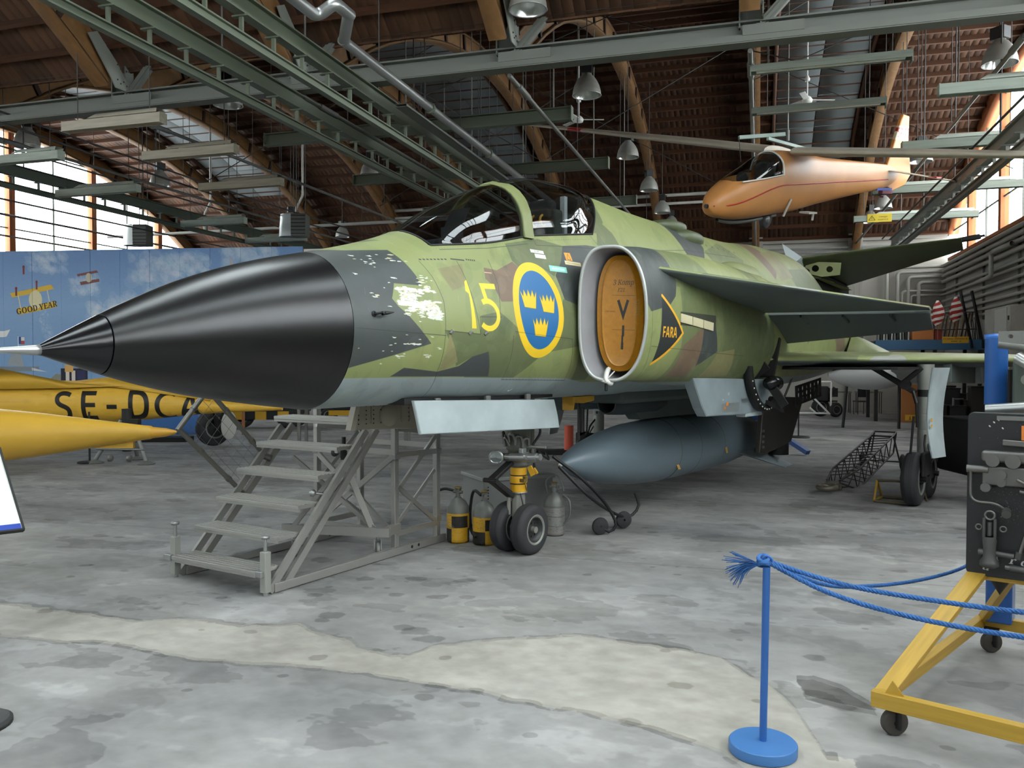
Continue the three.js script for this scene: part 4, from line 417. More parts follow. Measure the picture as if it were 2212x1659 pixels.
  part(jet, 'hydraulic_hose', [tube([V(0.1, 1.3, 0.1), V(0.12, 1.12, 0.16), V(0.06, 1.0, 0.12)], 0.012), tube([V(0.02, 0.95, 0.2), V(0.2, 0.86, 0.2), V(0.3, 0.9, 0.1)], 0.01), tube([V(-0.05, 0.56, 0.06), V(-0.06, 0.45, 0.1), V(-0.02, 0.36, 0.09)], 0.007), rod(V(0.05, 0.83, 0.14), V(0.0, 0.76, 0.2), 0.012)], M.black); part(jet, 'warning_tag', [box(0.012, 0.09, 0.05).rotateX(-0.5).translate(-0.02, 0.77, 0.16), box(0.012, 0.06, 0.02).rotateX(-0.7).translate(-0.02, 0.775, 0.21)], M.yellow);
  for (const l of [-0.115, 0.125]) wheel(jet, V(0, 0.232, l), V(0, 0, 1), 0.232, 0.15);
  // nose doors
  part(jet, 'nose_door', ext([[-1.77, 1.475], [-1.735, 1.36], [-1.7, 1.235], [0.1, 1.172], [0.075, 1.28], [0.02, 1.42]], 0.02, 0.006).translate(0, 0, 0.36), mPale, 'pale grey nose wheel door'); part(jet, 'door_hinge', [-1.5, -0.9, -0.35].map((s) => box(0.06, 0.06, 0.03, s, 1.46, 0.36, 0.008)), M.greyMetal);
  const td = part(jet, 'inner_door', ext([[-1.73, 1.235], [-1.66, 1.46], [-0.9, 1.45], [-0.93, 1.2]], 0.03, 0.006).translate(0, 0, -0.37), std('#8a8373', 0.6, 0.1)); part(td, 'door_bulge', new THREE.SphereGeometry(0.1, 20, 10, 0, PI * 2, 0, PI / 2).scale(1, 0.5, 1).rotateX(PI / 2).translate(-1.33, 1.33, -0.335), td.material); part(td, 'door_rib', [-1.52, -1.18, -1.08].map((s) => box(0.02, 0.14, 0.015, s, 1.34, -0.33, 0.005)), td.material); part(td, 'door_edge', ext([[-1.77, 1.23], [-1.7, 1.46], [-1.66, 1.46], [-1.72, 1.23]], 0.06).translate(0, 0, -0.36), std('#9b9586', 0.5)); const rv = []; for (let i = 0; i < 40; i++) rv.push(new THREE.SphereGeometry(0.006, 5, 3).translate(-1.66 + 0.08 * Math.floor(i / 5), 1.27 + 0.035 * (i % 5), -0.33)); part(td, 'rivet', rv, M.darkMetal, undefined, 'stuff');
  part(jet, 'wheel_bay', box(1.9, 0.05, 0.62, -0.85, 1.47, 0), M.black);
  // belly: bracket, duct, tank pylon, side pylon
  part(jet, 'belly_bracket', [ext([[0.66, 1.3], [0.7, 1.4], [0.85, 1.36], [1.04, 1.38], [1.04, 1.42], [0.66, 1.42]], 0.12, 0.006).translate(0, 0, 0.05), rod(V(0.8, 1.4, 0.12), V(0.8, 1.48, 0.12), 0.02), rod(V(0.95, 1.4, 0.12), V(0.95, 1.48, 0.12), 0.02)], std('#b98d2a', 0.5)); part(jet, 'bracket_screw', [rod(V(0.9, 1.36, 0.08), V(0.9, 0.98, 0.08), 0.014), rod(V(1.02, 1.3, 0.04), V(1.02, 1.05, 0.04), 0.03)], M.darkMetal);
  part(jet, 'belly_duct', latheTo([[0.0, 0.25], [0.085, 0.24], [0.1, 0.0], [0.115, -0.01], [0.12, 0.02], [0.13, 0.3], [0.125, 1.0], [0.05, 1.4]], V(1.55, 1.32, 0.02), V(1, -0.02, 0), 24), std('#2f3436', 0.5)); part(jet, 'keel', box(3.6, 0.2, 0.5, 3.3, 1.42, 0, 0.06), mUnder);
  part(jet, 'tank_pylon', ext([[1.8, 1.4], [2.2, 1.125], [4.3, 1.12], [4.8, 1.4]], 0.16, 0.01).translate(0, 0, -0.08), mUnder);
  for (const z of [1, -1]) { const p = part(jet, 'store_pylon', ext([[1.56, 1.6], [1.62, 1.53], [1.8, 1.3], [1.9, 1.21], [3.0, 1.18], [3.62, 1.2], [3.68, 1.55]], 0.1, 0.01).translate(0, 0, z * 0.95 - 0.05), mGreyPaint); part(p, 'pylon_panel', [box(0.5, 0.1, 0.006, 2.5, 1.27, z * 1.007), box(0.2, 0.06, 0.006, 2.9, 1.33, z * 1.007), box(0.05, 0.03, 0.008, 2.45, 1.42, z * 1.007), box(0.04, 0.02, 0.008, 2.3, 1.36, z * 1.007)], std('#a3aba8', 0.5)); part(p, 'pylon_mark', [box(0.05, 0.04, 0.008, 2.42, 1.31, z * 1.008), box(0.04, 0.03, 0.008, 2.35, 1.27, z * 1.008)], M.orange); part(p, 'pylon_shoe', box(0.5, 0.06, 0.12, 3.2, 1.17, z * 0.95, 0.01), mPale); }
  // main legs
  for (const z of [1, -1]) {
    const S = (s, h, l) => V(s, h, l * z);
    const leg = part(jet, 'main_leg', [latheTo([[0.085, 0.62], [0.09, 0.64], [0.09, 0.9], [0.086, 0.905], [0.086, 0.92], [0.09, 0.925], [0.09, 1.1], [0.086, 1.105], [0.086, 1.12], [0.09, 1.125], [0.09, 1.3], [0.092, 1.31], [0.092, 1.5], [0.1, 1.52], [0.1, 1.74]], S(5.36, 0, 2.4), V(0, 1, 0), 24), latheTo([[0.06, 0.36], [0.06, 0.6], [0.08, 0.61], [0.08, 0.63]], S(5.36, 0, 2.4), V(0, 1, 0), 20)], std('#8f9089', 0.4, 0.35)); part(leg, 'leg_band', latheTo([[0.0925, 1.33], [0.094, 1.34], [0.094, 1.41], [0.0925, 1.42]], S(5.36, 0, 2.4), V(0, 1, 0), 24), M.black);
    part(jet, 'bogie_beam', [bar(S(4.98, 0.33, 2.4), S(5.72, 0.33, 2.4), 0.1, 0.14, null, 0.03), rod(S(4.98, 0.33, 2.2), S(4.98, 0.33, 2.5), 0.035), rod(S(5.72, 0.33, 2.2), S(5.72, 0.33, 2.5), 0.035), box(0.2, 0.2, 0.16, 5.36, 0.42, 2.4 * z, 0.04), box(0.34, 0.3, 0.05, 5.0, 0.52, 2.48 * z, 0.02)], M.darkMetal);
    for (const s of [4.98, 5.68]) wheel(jet, S(s, 0.33, 2.35), V(0, 0, 1), 0.33, 0.19);
    part(jet, 'side_brace', [bar(S(5.3, 1.72, 1.75), S(5.3, 1.38, 2.3), 0.05, 0.07, null, 0.012), rod(S(5.24, 1.48, 2.18), S(5.36, 1.48, 2.18), 0.06, 14), bar(S(5.28, 1.5, 2.15), S(5.28, 1.7, 2.38), 0.045, 0.06, null, 0.01), rod(S(5.24, 1.4, 2.28), S(5.2, 1.25, 2.33), 0.022), rod(S(5.2, 1.26, 2.33), S(5.2, 0.95, 2.34), 0.016)], M.darkMetal);
    part(jet, 'brake_rod', [rod(S(4.95, 1.1, 2.35), S(4.85, 0.4, 2.32), 0.014), rod(S(4.86, 0.6, 2.32), S(4.84, 0.3, 2.3), 0.022), tube([S(5.28, 0.85, 2.42), S(5.14, 0.72, 2.44), S(5.16, 0.55, 2.46), S(5.28, 0.48, 2.46)], 0.014), tube([S(5.3, 0.75, 2.45), S(5.22, 0.62, 2.48), S(5.3, 0.5, 2.48)], 0.01), tube([S(5.2, 0.6, 2.3), S(5.05, 0.62, 2.32), S(4.98, 0.5, 2.3)], 0.012), rod(S(5.5, 1.6, 2.44), S(5.52, 0.6, 2.44), 0.02), rod(S(5.56, 1.6, 2.5), S(5.58, 0.5, 2.5), 0.014)], M.darkMetal);
    const dp = []; for (let i = 0; i <= 10; i++) { const t = i / 10, h = lerp(1.7, 0.66, t), a = lerp(4.32, 4.4, t) + 0.04 * Math.sin(t * 5), b = lerp(4.85, 4.66, t * t), bow = 0.06 * Math.sin(t * PI); dp.push([[a, 0], [a, 0.03], [(a + b) / 2, 0.06], [b, 0.1], [b, 0.07], [(a + b) / 2, 0.03]].map(([s, o]) => S(s, h, 2.66 + o - bow))); }
    const door = part(jet, 'leg_door', loft(z > 0 ? dp : dp.map((r) => r.reverse()), true, (p) => [p.x, p.y], [true, true]), mPale, 'tall pale grey wheel door'); part(door, 'door_label', [box(0.05, 0.04, 0.006, 4.36, 1.1, 2.66 * z), box(0.05, 0.03, 0.006, 4.36, 1.03, 2.66 * z)], M.yellow);
    part(jet, 'wing_pylon', ext([[5.62, 1.74], [5.63, 1.52], [7.48, 1.47], [7.5, 1.74]], 0.08, 0.01).translate(0, 0, z * 2.6 - 0.04), mUnder); part(jet, 'wing_pylon', ext([[7.72, 1.77], [7.8, 1.46], [8.46, 1.49], [8.46, 1.66]], 0.06, 0.01).translate(0, 0, z * 2.62), mPale);
    part(jet, 'wheel_well', box(2.2, 0.03, 1.5, 5.2, 1.69, z * 1.6), M.black);
  }
  // open belly panels behind the intake: drop-out turbine, perforated panel, hanging door
  part(jet, 'belly_door', ext([[4.82, 1.3], [6.03, 1.25], [5.51, 0.66], [4.9, 0.6], [4.49, 0.57], [4.32, 0.6], [4.42, 1.1]], 0.05, 0.01).translate(0, 0, 0.6), std('#3d3b37', 0.5, 0.3, { map: WEAR }), 'dark open belly door'); part(jet, 'belly_door_rib', [0, 1, 2, 3].map((i) => box(0.05, 0.03, 0.07, 4.42, 0.66 + i * 0.07, 0.64)), M.greyMetal); part(jet, 'door_jack', rod(V(5.0, 1.72, 0.9), V(4.75, 1.12, 0.75), 0.014), M.greyMetal);
  part(jet, 'exhaust_drum', latheTo([[0.06, 0.46], [0.14, 0.47], [0.14, 0.68], [0.13, 0.69], [0, 0.69]], V(5.45, 0, 0.5), V(0, 1, 0), 24), M.darkMetal);
  { const holes = []; for (let i = 0; i < 6; i++) for (let j = 0; j < 3; j++) holes.push([0.12 + i * 0.17, 0.06 + j * 0.075, 0.025 + 0.008 * ((i + j) % 2)]); part(jet, 'perforated_panel', ext([[0, 0], [1.1, 0], [1.1, 0.27], [0, 0.27]], 0.01, 0, holes).rotateZ(0.09).translate(4.95, 1.18, 0.9), M.black); }
  { const A = []; for (let i = 0; i <= 14; i++) { const a = lerp(PI, PI * 1.54, i / 14), R = lerp(0.66, 0.46, i / 14); A.push([[R - 0.05, 0], [R + 0.02, 0], [R + 0.02, 0.09], [R - 0.05, 0.09]].map(([q, l]) => V(3.5 + q * Math.cos(a), 1.72 + q * Math.sin(a) * 1.05, 1.02 + l))); } const arm = part(jet, 'turbine_arm', loft(A, true, null, [true, true]), M.darkMetal); part(arm, 'arm_stud', [...Array(10).keys()].map((i) => { const a = lerp(PI * 1.08, PI * 1.48, i / 9), R = lerp(0.64, 0.47, i / 9); return new THREE.SphereGeometry(0.009, 6, 5).translate(3.5 + R * Math.cos(a), 1.72 + R * 1.05 * Math.sin(a), 1.112); }), M.white, undefined, 'stuff'); const tb = part(jet, 'ram_turbine', [latheTo([[0, -0.1], [0.06, -0.08], [0.09, 0], [0.08, 0.14], [0, 0.18]], V(3.35, 1.52, 1.15), V(1, 0, 0.2), 18)], std('#101112', 0.25)); part(tb, 'turbine_blade', [box(0.03, 0.36, 0.1).rotateX(0.9).translate(3.3, 1.62, 0.98), box(0.03, 0.34, 0.1).rotateX(-0.6).translate(3.34, 1.4, 1.22)], M.black); part(jet, 'turbine_bay', [box(0.05, 0.5, 0.24).rotateZ(-0.45).translate(3.55, 1.82, 1.03), bar(V(3.3, 1.3, 1.12), V(3.85, 1.18, 1.12), 0.03, 0.05)], M.black); }
}
const tank = thing('drop_tank', 'long blue-grey drop tank slung under the belly of the jet', 'fuel tank', JET, JETTURN);
{
  const P = [[0.0, 0], [0.018, 0.0], [0.05, 0.03], [0.12, 0.16], [0.2, 0.42], [0.28, 0.82], [0.34, 1.3], [0.365, 1.8], [0.37, 2.3], [0.365, 3.1], [0.345, 3.8], [0.3, 4.4], [0.25, 4.8], [0.22, 4.84]];
  const paint = std('#68777f', 0.42, 0, { map: WEAR, bumpMap: NOISE, bumpScale: 0.001 }), c = part(tank, 'tank_body', latheTo(P, V(0.7, 0.745, 0), V(1, -0.004, 0), 48), paint);
  part(c, 'tank_seam', [1.95, 2.5, 3.2].map((x) => latheTo([[0.366, 0], [0.373, 0.006], [0.366, 0.012]].map(([r, y]) => [r - (x > 3 ? 0.008 : 0), y]), V(0.7 + x, 0.737, 0), V(1, 0, 0), 48)), mUnder); part(tank, 'tank_tail', latheTo([[0.25, 0], [0.24, 0.06], [0.15, 0.1], [0, 0.1]], V(5.5, 0.72, 0), V(1, 0, 0), 32), M.darkMetal); part(tank, 'nose_cap', latheTo([[0, -0.03], [0.016, -0.02], [0.022, 0.01]], V(0.7, 0.745, 0), V(1, 0, 0), 12), M.white);
  part(tank, 'fuel_mark', [[2.62, 0.58], [3.95, 0.66]].map(([s, h]) => { const l = Math.sqrt(0.36 ** 2 - (h - 0.74) ** 2); return box(0.06, 0.11, 0.004).rotateX((h - 0.74) * -2.7 * -1).translate(s, h, l + 0.008); }), std('#b08b4a', 0.5));
  for (const z of [1, -1]) part(tank, 'tank_fin', loft([[V(4.5, 0.58, 0.24 * z), V(5.45, 0.56, 0.18 * z), V(5.45, 0.54, 0.18 * z), V(4.5, 0.56, 0.24 * z)], [V(5.25, 0.32, 0.66 * z), V(5.6, 0.32, 0.66 * z), V(5.6, 0.31, 0.66 * z), V(5.25, 0.31, 0.66 * z)]], true, null, [true, true]), mGreyPaint);
}
// ---------- on the floor round the jet ----------
const frame = (X, Z, deg) => ({ pos: at(X, 0, Z), turn: (deg + 16.6) * D2R });
{ // aluminium access steps with a folded handrail
  const F = frame(-1.87, 6.23, 58.4), g = thing('access_steps', 'bare aluminium mobile access steps under the nose of the jet', 'steps', F.pos, F.turn);
  const al = M.alu, tube2 = std('#6f6d66', 0.4, 0.6), T = [[-0.08, 0.19], [0.14, 0.405], [0.36, 0.615], [0.58, 0.83], [0.8, 1.045], [1.01, 1.265]];
  for (const [x, h] of T) { const t = part(g, 'tread', [box(0.24, 0.03, 0.98, x + 0.11, h - 0.012, -0.5, 0.004), box(0.02, 0.045, 0.98, x + 0.005, h - 0.025, -0.5, 0.004)], al); part(t, 'tread_groove', [...Array(5).keys()].map((i) => box(0.018, 0.006, 0.96, x + 0.04 + i * 0.042, h + 0.004, -0.5)), al, undefined, 'stuff'); }
  for (const z of [0.02, -1.02]) for (const [dx, l] of [[0, 0], [0.14, 0]]) part(g, 'stringer', bar(V(0.02 + dx, 0.02, z), V(1.12 + dx, 1.17, z), 0.03, 0.06, V(-1, 1, 0)), al);
  for (const [z, h] of [[0.03, 0], [-1.03, 0]]) { const p = part(g, 'levelling_post', box(0.06, 0.31, 0.06, -0.02, 0.18, z, 0.006), std('#9b9c95', 0.5, 0.4)); part(p, 'jack_screw', [rod(V(-0.02, 0, z), V(-0.02, 0.44, z), 0.014), latheTo([[0, 0.43], [0.03, 0.432], [0.034, 0.445], [0.03, 0.455], [0, 0.455]], V(-0.02, 0, z), V(0, 1, 0), 14), latheTo([[0.018, 0], [0.018, 0.03]], V(-0.02, 0, z), V(0, 1, 0), 12)], M.silver); part(p, 'clamp', box(0.08, 0.05, 0.09, -0.04, 0.17, z - 0.03, 0.006), M.silver); }
  for (const z of [0.02, -1.02]) { const b = part(g, 'base_rail', bar(V(0.06, 0.04, z), V(2.26, 0.04, z), 0.05, 0.07, null, 0.006), al); part(b, 'rail_hole', [rod(V(1.72, 0.045, z + 0.024), V(1.72, 0.045, z + 0.028), 0.014, 12), rod(V(1.82, 0.045, z + 0.024), V(1.82, 0.045, z + 0.028), 0.014, 12)], M.black); }
  for (const [x, z, h] of [[1.53, 0, 1.3], [2.16, 0, 1.15], [1.56, -1, 1.34], [2.18, -1, 1.2]]) { const p = part(g, 'upright', box(0.06, h, 0.05, x, h / 2 + 0.06, z, 0.006), al); part(p, 'clamp', [box(0.08, 0.05, 0.07, x, 0.24, z, 0.006), box(0.08, 0.05, 0.07, x, 0.9, z, 0.006)], M.silver); }
  const mem = (n, a, b, w = 0.025, h = 0.05) => part(g, n, bar(V(...a), V(...b), w, h), al);
  for (const z of [0.02, -0.98]) { mem('rail', [1.53, 0.2, z], [2.16, 0.2, z]); mem('rail', [1.53, 0.92, z], [2.16, 0.9, z]); mem('rail', [1.53, 1.16, z], [2.16, 1.08, z]); mem('cross_brace', [1.55, 0.6, z], [2.12, 1.05, z], 0.02, 0.04); mem('cross_brace', [1.55, 0.62, z], [2.12, 0.22, z], 0.02, 0.04); mem('cross_brace', [1.55, 0.3, z], [2.1, 0.72, z], 0.015, 0.035); }
  mem('rail', [1.53, 0.94, 0.02], [1.53, 0.94, -1]); mem('rail', [2.17, 0.95, 0.02], [2.17, 0.95, -1]); mem('rail', [1.56, 0.2, 0.02], [1.56, 0.2, -1]); mem('cross_brace', [1.5, 0.2, 0], [1.54, 0.9, -1]); mem('cross_brace', [1.5, 0.9, 0], [1.54, 0.2, -1]); mem('cross_brace', [1.0, 0.24, -0.78], [1.15, 0.92, -0.22], 0.02, 0.04); mem('cross_brace', [1.3, 0.24, -0.05], [1.12, 0.92, -0.25], 0.025, 0.05); mem('cross_brace', [1.3, 0.24, 0.02], [1.15, 0.88, -0.9], 0.02, 0.04); mem('rail', [0.98, 0.25, -0.86], [1.34, 0.25, 0.1], 0.05, 0.08); mem('rail', [1.32, 0.25, 0.05], [1.56, 0.25, 0.02], 0.05, 0.08);
  part(g, 'knob', [new THREE.SphereGeometry(0.035, 12, 8).translate(0.82, 1.0, -0.06)], M.black); part(g, 'knob', [new THREE.SphereGeometry(0.03, 12, 8).translate(0.62, 0.68, -0.12), rod(V(0.62, 0.68, -0.12), V(0.72, 0.66, -0.05), 0.012)], M.silver); part(g, 'jack_head', [rod(V(1.12, 0.9, -0.24), V(1.12, 0.98, -0.24), 0.03), rod(V(1.12, 0.97, -0.24), V(1.12, 1.1, -0.24), 0.018)], M.black);
  for (const [x, z] of [[1.0, -0.72], [1.36, -0.06]]) { const c = part(g, 'caster', latheTo([[0.02, -0.018], [0.07, -0.018], [0.075, -0.01], [0.075, 0.01], [0.07, 0.018], [0.02, 0.018]], V(x, 0.075, z), V(0.7, 0, 0.7), 24), M.greyMetal); part(c, 'caster_fork', [box(0.05, 0.09, 0.012).rotateY(0.8).translate(x + 0.02, 0.12, z + 0.02), box(0.05, 0.09, 0.012).rotateY(0.8).translate(x - 0.02, 0.12, z - 0.02), rod(V(x, 0.16, z), V(x, 0.22, z), 0.015), latheTo([[0, -0.024], [0.02, -0.022], [0.02, 0.022], [0, 0.024]], V(x, 0.075, z), V(0.7, 0, 0.7), 12)], M.silver); }
  // handrail and its wire mesh
  const z = -1.04, hr = (a, b) => part(g, 'handrail', [rod(V(a[0], a[1], z), V(b[0], b[1], z), 0.022, 12), rod(V(lerp(a[0], b[0], 0.3), lerp(a[1], b[1], 0.3), z), V(lerp(a[0], b[0], 0.34), lerp(a[1], b[1], 0.34), z), 0.028, 12), rod(V(lerp(a[0], b[0], 0.72), lerp(a[1], b[1], 0.72), z), V(lerp(a[0], b[0], 0.76), lerp(a[1], b[1], 0.76), z), 0.028, 12)], tube2);
  hr([0.02, 1.2], [0.52, 1.75]); hr([0.03, 1.21], [0.7, 0.58]); hr([0.3, 1.55], [0.96, 0.88]); part(g, 'handrail_cap', rod(V(0.9, 0.92, z - 0.02), V(0.96, 0.88, z + 0.06), 0.032, 12), tube2);
  const wires = []; for (let i = -8; i <= 9; i++) { const a = 0.06 + i * 0.06; const seg = (p, q) => { const c = (t) => V(lerp(p[0], q[0], t), lerp(p[1], q[1], t), z); wires.push(rod(c(0), c(1), 0.0018, 4)); }; if (i >= 0) { const t = i / 9; seg([lerp(0.04, 0.68, t), lerp(1.2, 0.6, t)], [lerp(0.04, 0.68, t) + 0.26 * (1 - 0.0), lerp(1.2, 0.6, t) + 0.3]); } } for (let i = 0; i < 6; i++) { const t = i / 5, p = [lerp(0.04, 0.3, t), lerp(1.2, 1.52, t)]; wires.push(rod(V(p[0], p[1], z), V(p[0] + 0.64, p[1] - 0.62, z), 0.0018, 4)); } part(g, 'wire_mesh', wires, M.greyMetal, undefined, 'stuff');
}
// gas and extinguisher cylinders, cabinet
const cylTex = (paint) => canvasTex(512, 512, (c, W, H) => { c.fillStyle = paint ? '#c4961f' : '#8a8a86'; c.fillRect(0, 0, W, H); const r = rng(paint ? 3 : 5); if (paint) { c.fillStyle = '#1c1d1b'; for (const x of [0, 256]) { c.fillRect(x + 110 * (paint - 1), 40, 128, 200); c.fillRect(x + 128 + 110 * (paint - 1), 260, 128, 240); } c.strokeStyle = '#a9aaa4'; for (let i = 0; i < 90; i++) { c.lineWidth = 1 + 4 * r(); const x = 60 + 180 * r(), y = 70 + 150 * r(); c.beginPath(); c.moveTo(x, y); c.lineTo(x + 60 * (r() - 0.3), y + 40 * (r() - 0.5)); c.stroke(); } } else for (let i = 0; i < 22; i++) { c.fillStyle = r() < 0.5 ? 'rgba(160,90,70,0.25)' : 'rgba(60,60,58,0.2)'; c.fillRect(0, r() * H, W, 2 + 3 * r()); } for (let i = 0; i < 500; i++) { c.fillStyle = r() < 0.5 ? 'rgba(40,34,20,0.2)' : 'rgba(200,196,180,0.14)'; c.beginPath(); c.ellipse(r() * W, r() * H, 2 + 14 * r(), 1 + 5 * r(), r() * 3, 0, 7); c.fill(); } }, true);
function bottle(X, Z, R, H, mat, label, turn) {
  const g = thing('gas_cylinder', label, 'cylinder', at(X, 0, Z), turn);
  const uvm = latheTo([[0, 0], [R * 0.9, 0.0], [R, 0.02], [R, 0.04], [R * 0.985, 0.05], [R, 0.06], [R, H - 0.15]], V(0, 0, 0), V(0, 1, 0), 32); { const P = uvm.attributes.position, U = uvm.attributes.uv; for (let i = 0; i < P.count; i++) U.setY(i, clamp(P.getY(i) / (H - 0.15))); } const b = part(g, 'cylinder_body', uvm, mat);
  part(b, 'shoulder', latheTo([[R, H - 0.15], [R * 0.95, H - 0.09], [R * 0.7, H - 0.04], [0.04, H - 0.01], [0.03, H]], V(0, 0, 0), V(0, 1, 0), 32), std('#6d6e69', 0.5, 0.4)); const v = part(g, 'valve', [rod(V(0, H - 0.02, 0), V(0, H + 0.08, 0), 0.022, 12), rod(V(-0.05, H + 0.05, 0), V(0.05, H + 0.05, 0), 0.016, 10), box(0.05, 0.04, 0.05, 0, H + 0.07, 0, 0.008)], M.greyMetal); part(v, 'hand_wheel', latheTo([[0.012, 0], [0.035, 0.004], [0.035, 0.02], [0, 0.024]], V(0, H + 0.08, 0), V(0, 1, 0), 12), M.brass); return g;
}
{
  const y1 = new THREE.MeshStandardMaterial({ map: cylTex(1), roughness: 0.5 }), y2 = new THREE.MeshStandardMaterial({ map: cylTex(2), roughness: 0.5 }), g3 = new THREE.MeshStandardMaterial({ map: cylTex(0), roughness: 0.45, metalness: 0.4 });
  const a = bottle(-0.53, 8.1, 0.112, 0.44, y1, 'scuffed yellow and black cylinder beside the foot of the steps', 2.9), b = bottle(-0.27, 8.0, 0.112, 0.42, y2, 'yellow and black cylinder half behind the nose wheels, with a hose', 2.2), c = bottle(0.43, 8.43, 0.108, 0.44, g3, 'bare grey cylinder with a wire handle right of the nose wheels', 0);
  part(a, 'hose', pipe([V(0.05, 0.5, 0), V(0.16, 0.52, -0.02), V(0.3, 0.45, 0.03)], 0.014, 0.08), M.black); part(b, 'hose', tube([V(-0.04, 0.47, 0.02), V(-0.14, 0.5, 0.06), V(-0.2, 0.3, 0.08), V(-0.1, 0.12, 0.1), V(0.06, 0.08, 0.1)].map((p) => V(-p.x, p.y, -p.z)), 0.015), M.black);
  part(c, 'carry_handle', [tube([V(-0.07, 0.42, 0), V(-0.08, 0.55, 0), V(0.02, 0.61, 0), V(0.08, 0.53, 0), V(0.1, 0.45, 0)], 0.008), tube([V(0.1, 0.42, 0.03), V(0.17, 0.36, 0.05), V(0.17, 0.2, 0.06), V(0.12, 0.13, 0.06)], 0.01)], M.greyMetal); part(c, 'weld_band', [0.1, 0.2, 0.3].map((h) => latheTo([[0.108, 0], [0.111, 0.005], [0.108, 0.01]], V(0, h, 0), V(0, 1, 0), 28)), M.greyMetal);
  const k = thing('metal_cabinet', 'low grey sheet-metal cabinet behind the nose wheels', 'cabinet', at(-0.05, 0, 8.95), 16.6 * D2R + 0.42); const gm = std('#6f716e', 0.5, 0.1); part(k, 'cabinet_body', box(0.8, 0.5, 0.6, 0, 0.28, 0, 0.006), gm); part(k, 'cabinet_lid', box(0.84, 0.04, 0.64, 0, 0.55, 0, 0.006), std('#7c7e7a', 0.5, 0.1)); part(k, 'vent_slot', [...Array(12).keys()].map((i) => box(0.006, 0.012, 0.02, -0.35 + 0 * i, 0.14 + i * 0.03, 0.302)), M.black, undefined, 'stuff'); part(k, 'cabinet_foot', [-1, 1].map((s) => box(0.06, 0.04, 0.55, s * 0.34, 0.02, 0)), M.black);
  const h = thing('hose_reel_trolley', 'thin black bent-tube trolley with two small wheels behind the drop tank nose', 'trolley', at(0.7, 0, 8.2), 16.6 * D2R); part(h, 'tube_frame', [tube([V(-0.3, 0.84, 0.1), V(-0.02, 0.62, 0.05), V(0.28, 0.28, -0.2), V(0.36, 0.1, -0.22), V(0.3, 0.03, -0.22), V(0.2, 0.09, -0.22)], 0.016), tube([V(-0.24, 0.74, 0.1), V(0.06, 0.44, 0.05), V(0.42, 0.16, -0.45), V(0.56, 0.12, -0.6), V(0.66, 0.22, -0.66), V(0.62, 0.36, -0.66)], 0.016)], M.black); for (const [x, y, z] of [[0.2, 0.09, -0.22], [0.48, 0.1, -0.52]]) part(h, 'wheel', latheTo([[0.01, -0.025], [0.08, -0.025], [0.09, 0], [0.08, 0.025], [0.01, 0.025]], V(x, y - 0.1 * 0, z), V(0.3, 0, 1), 24), M.rubber);
}
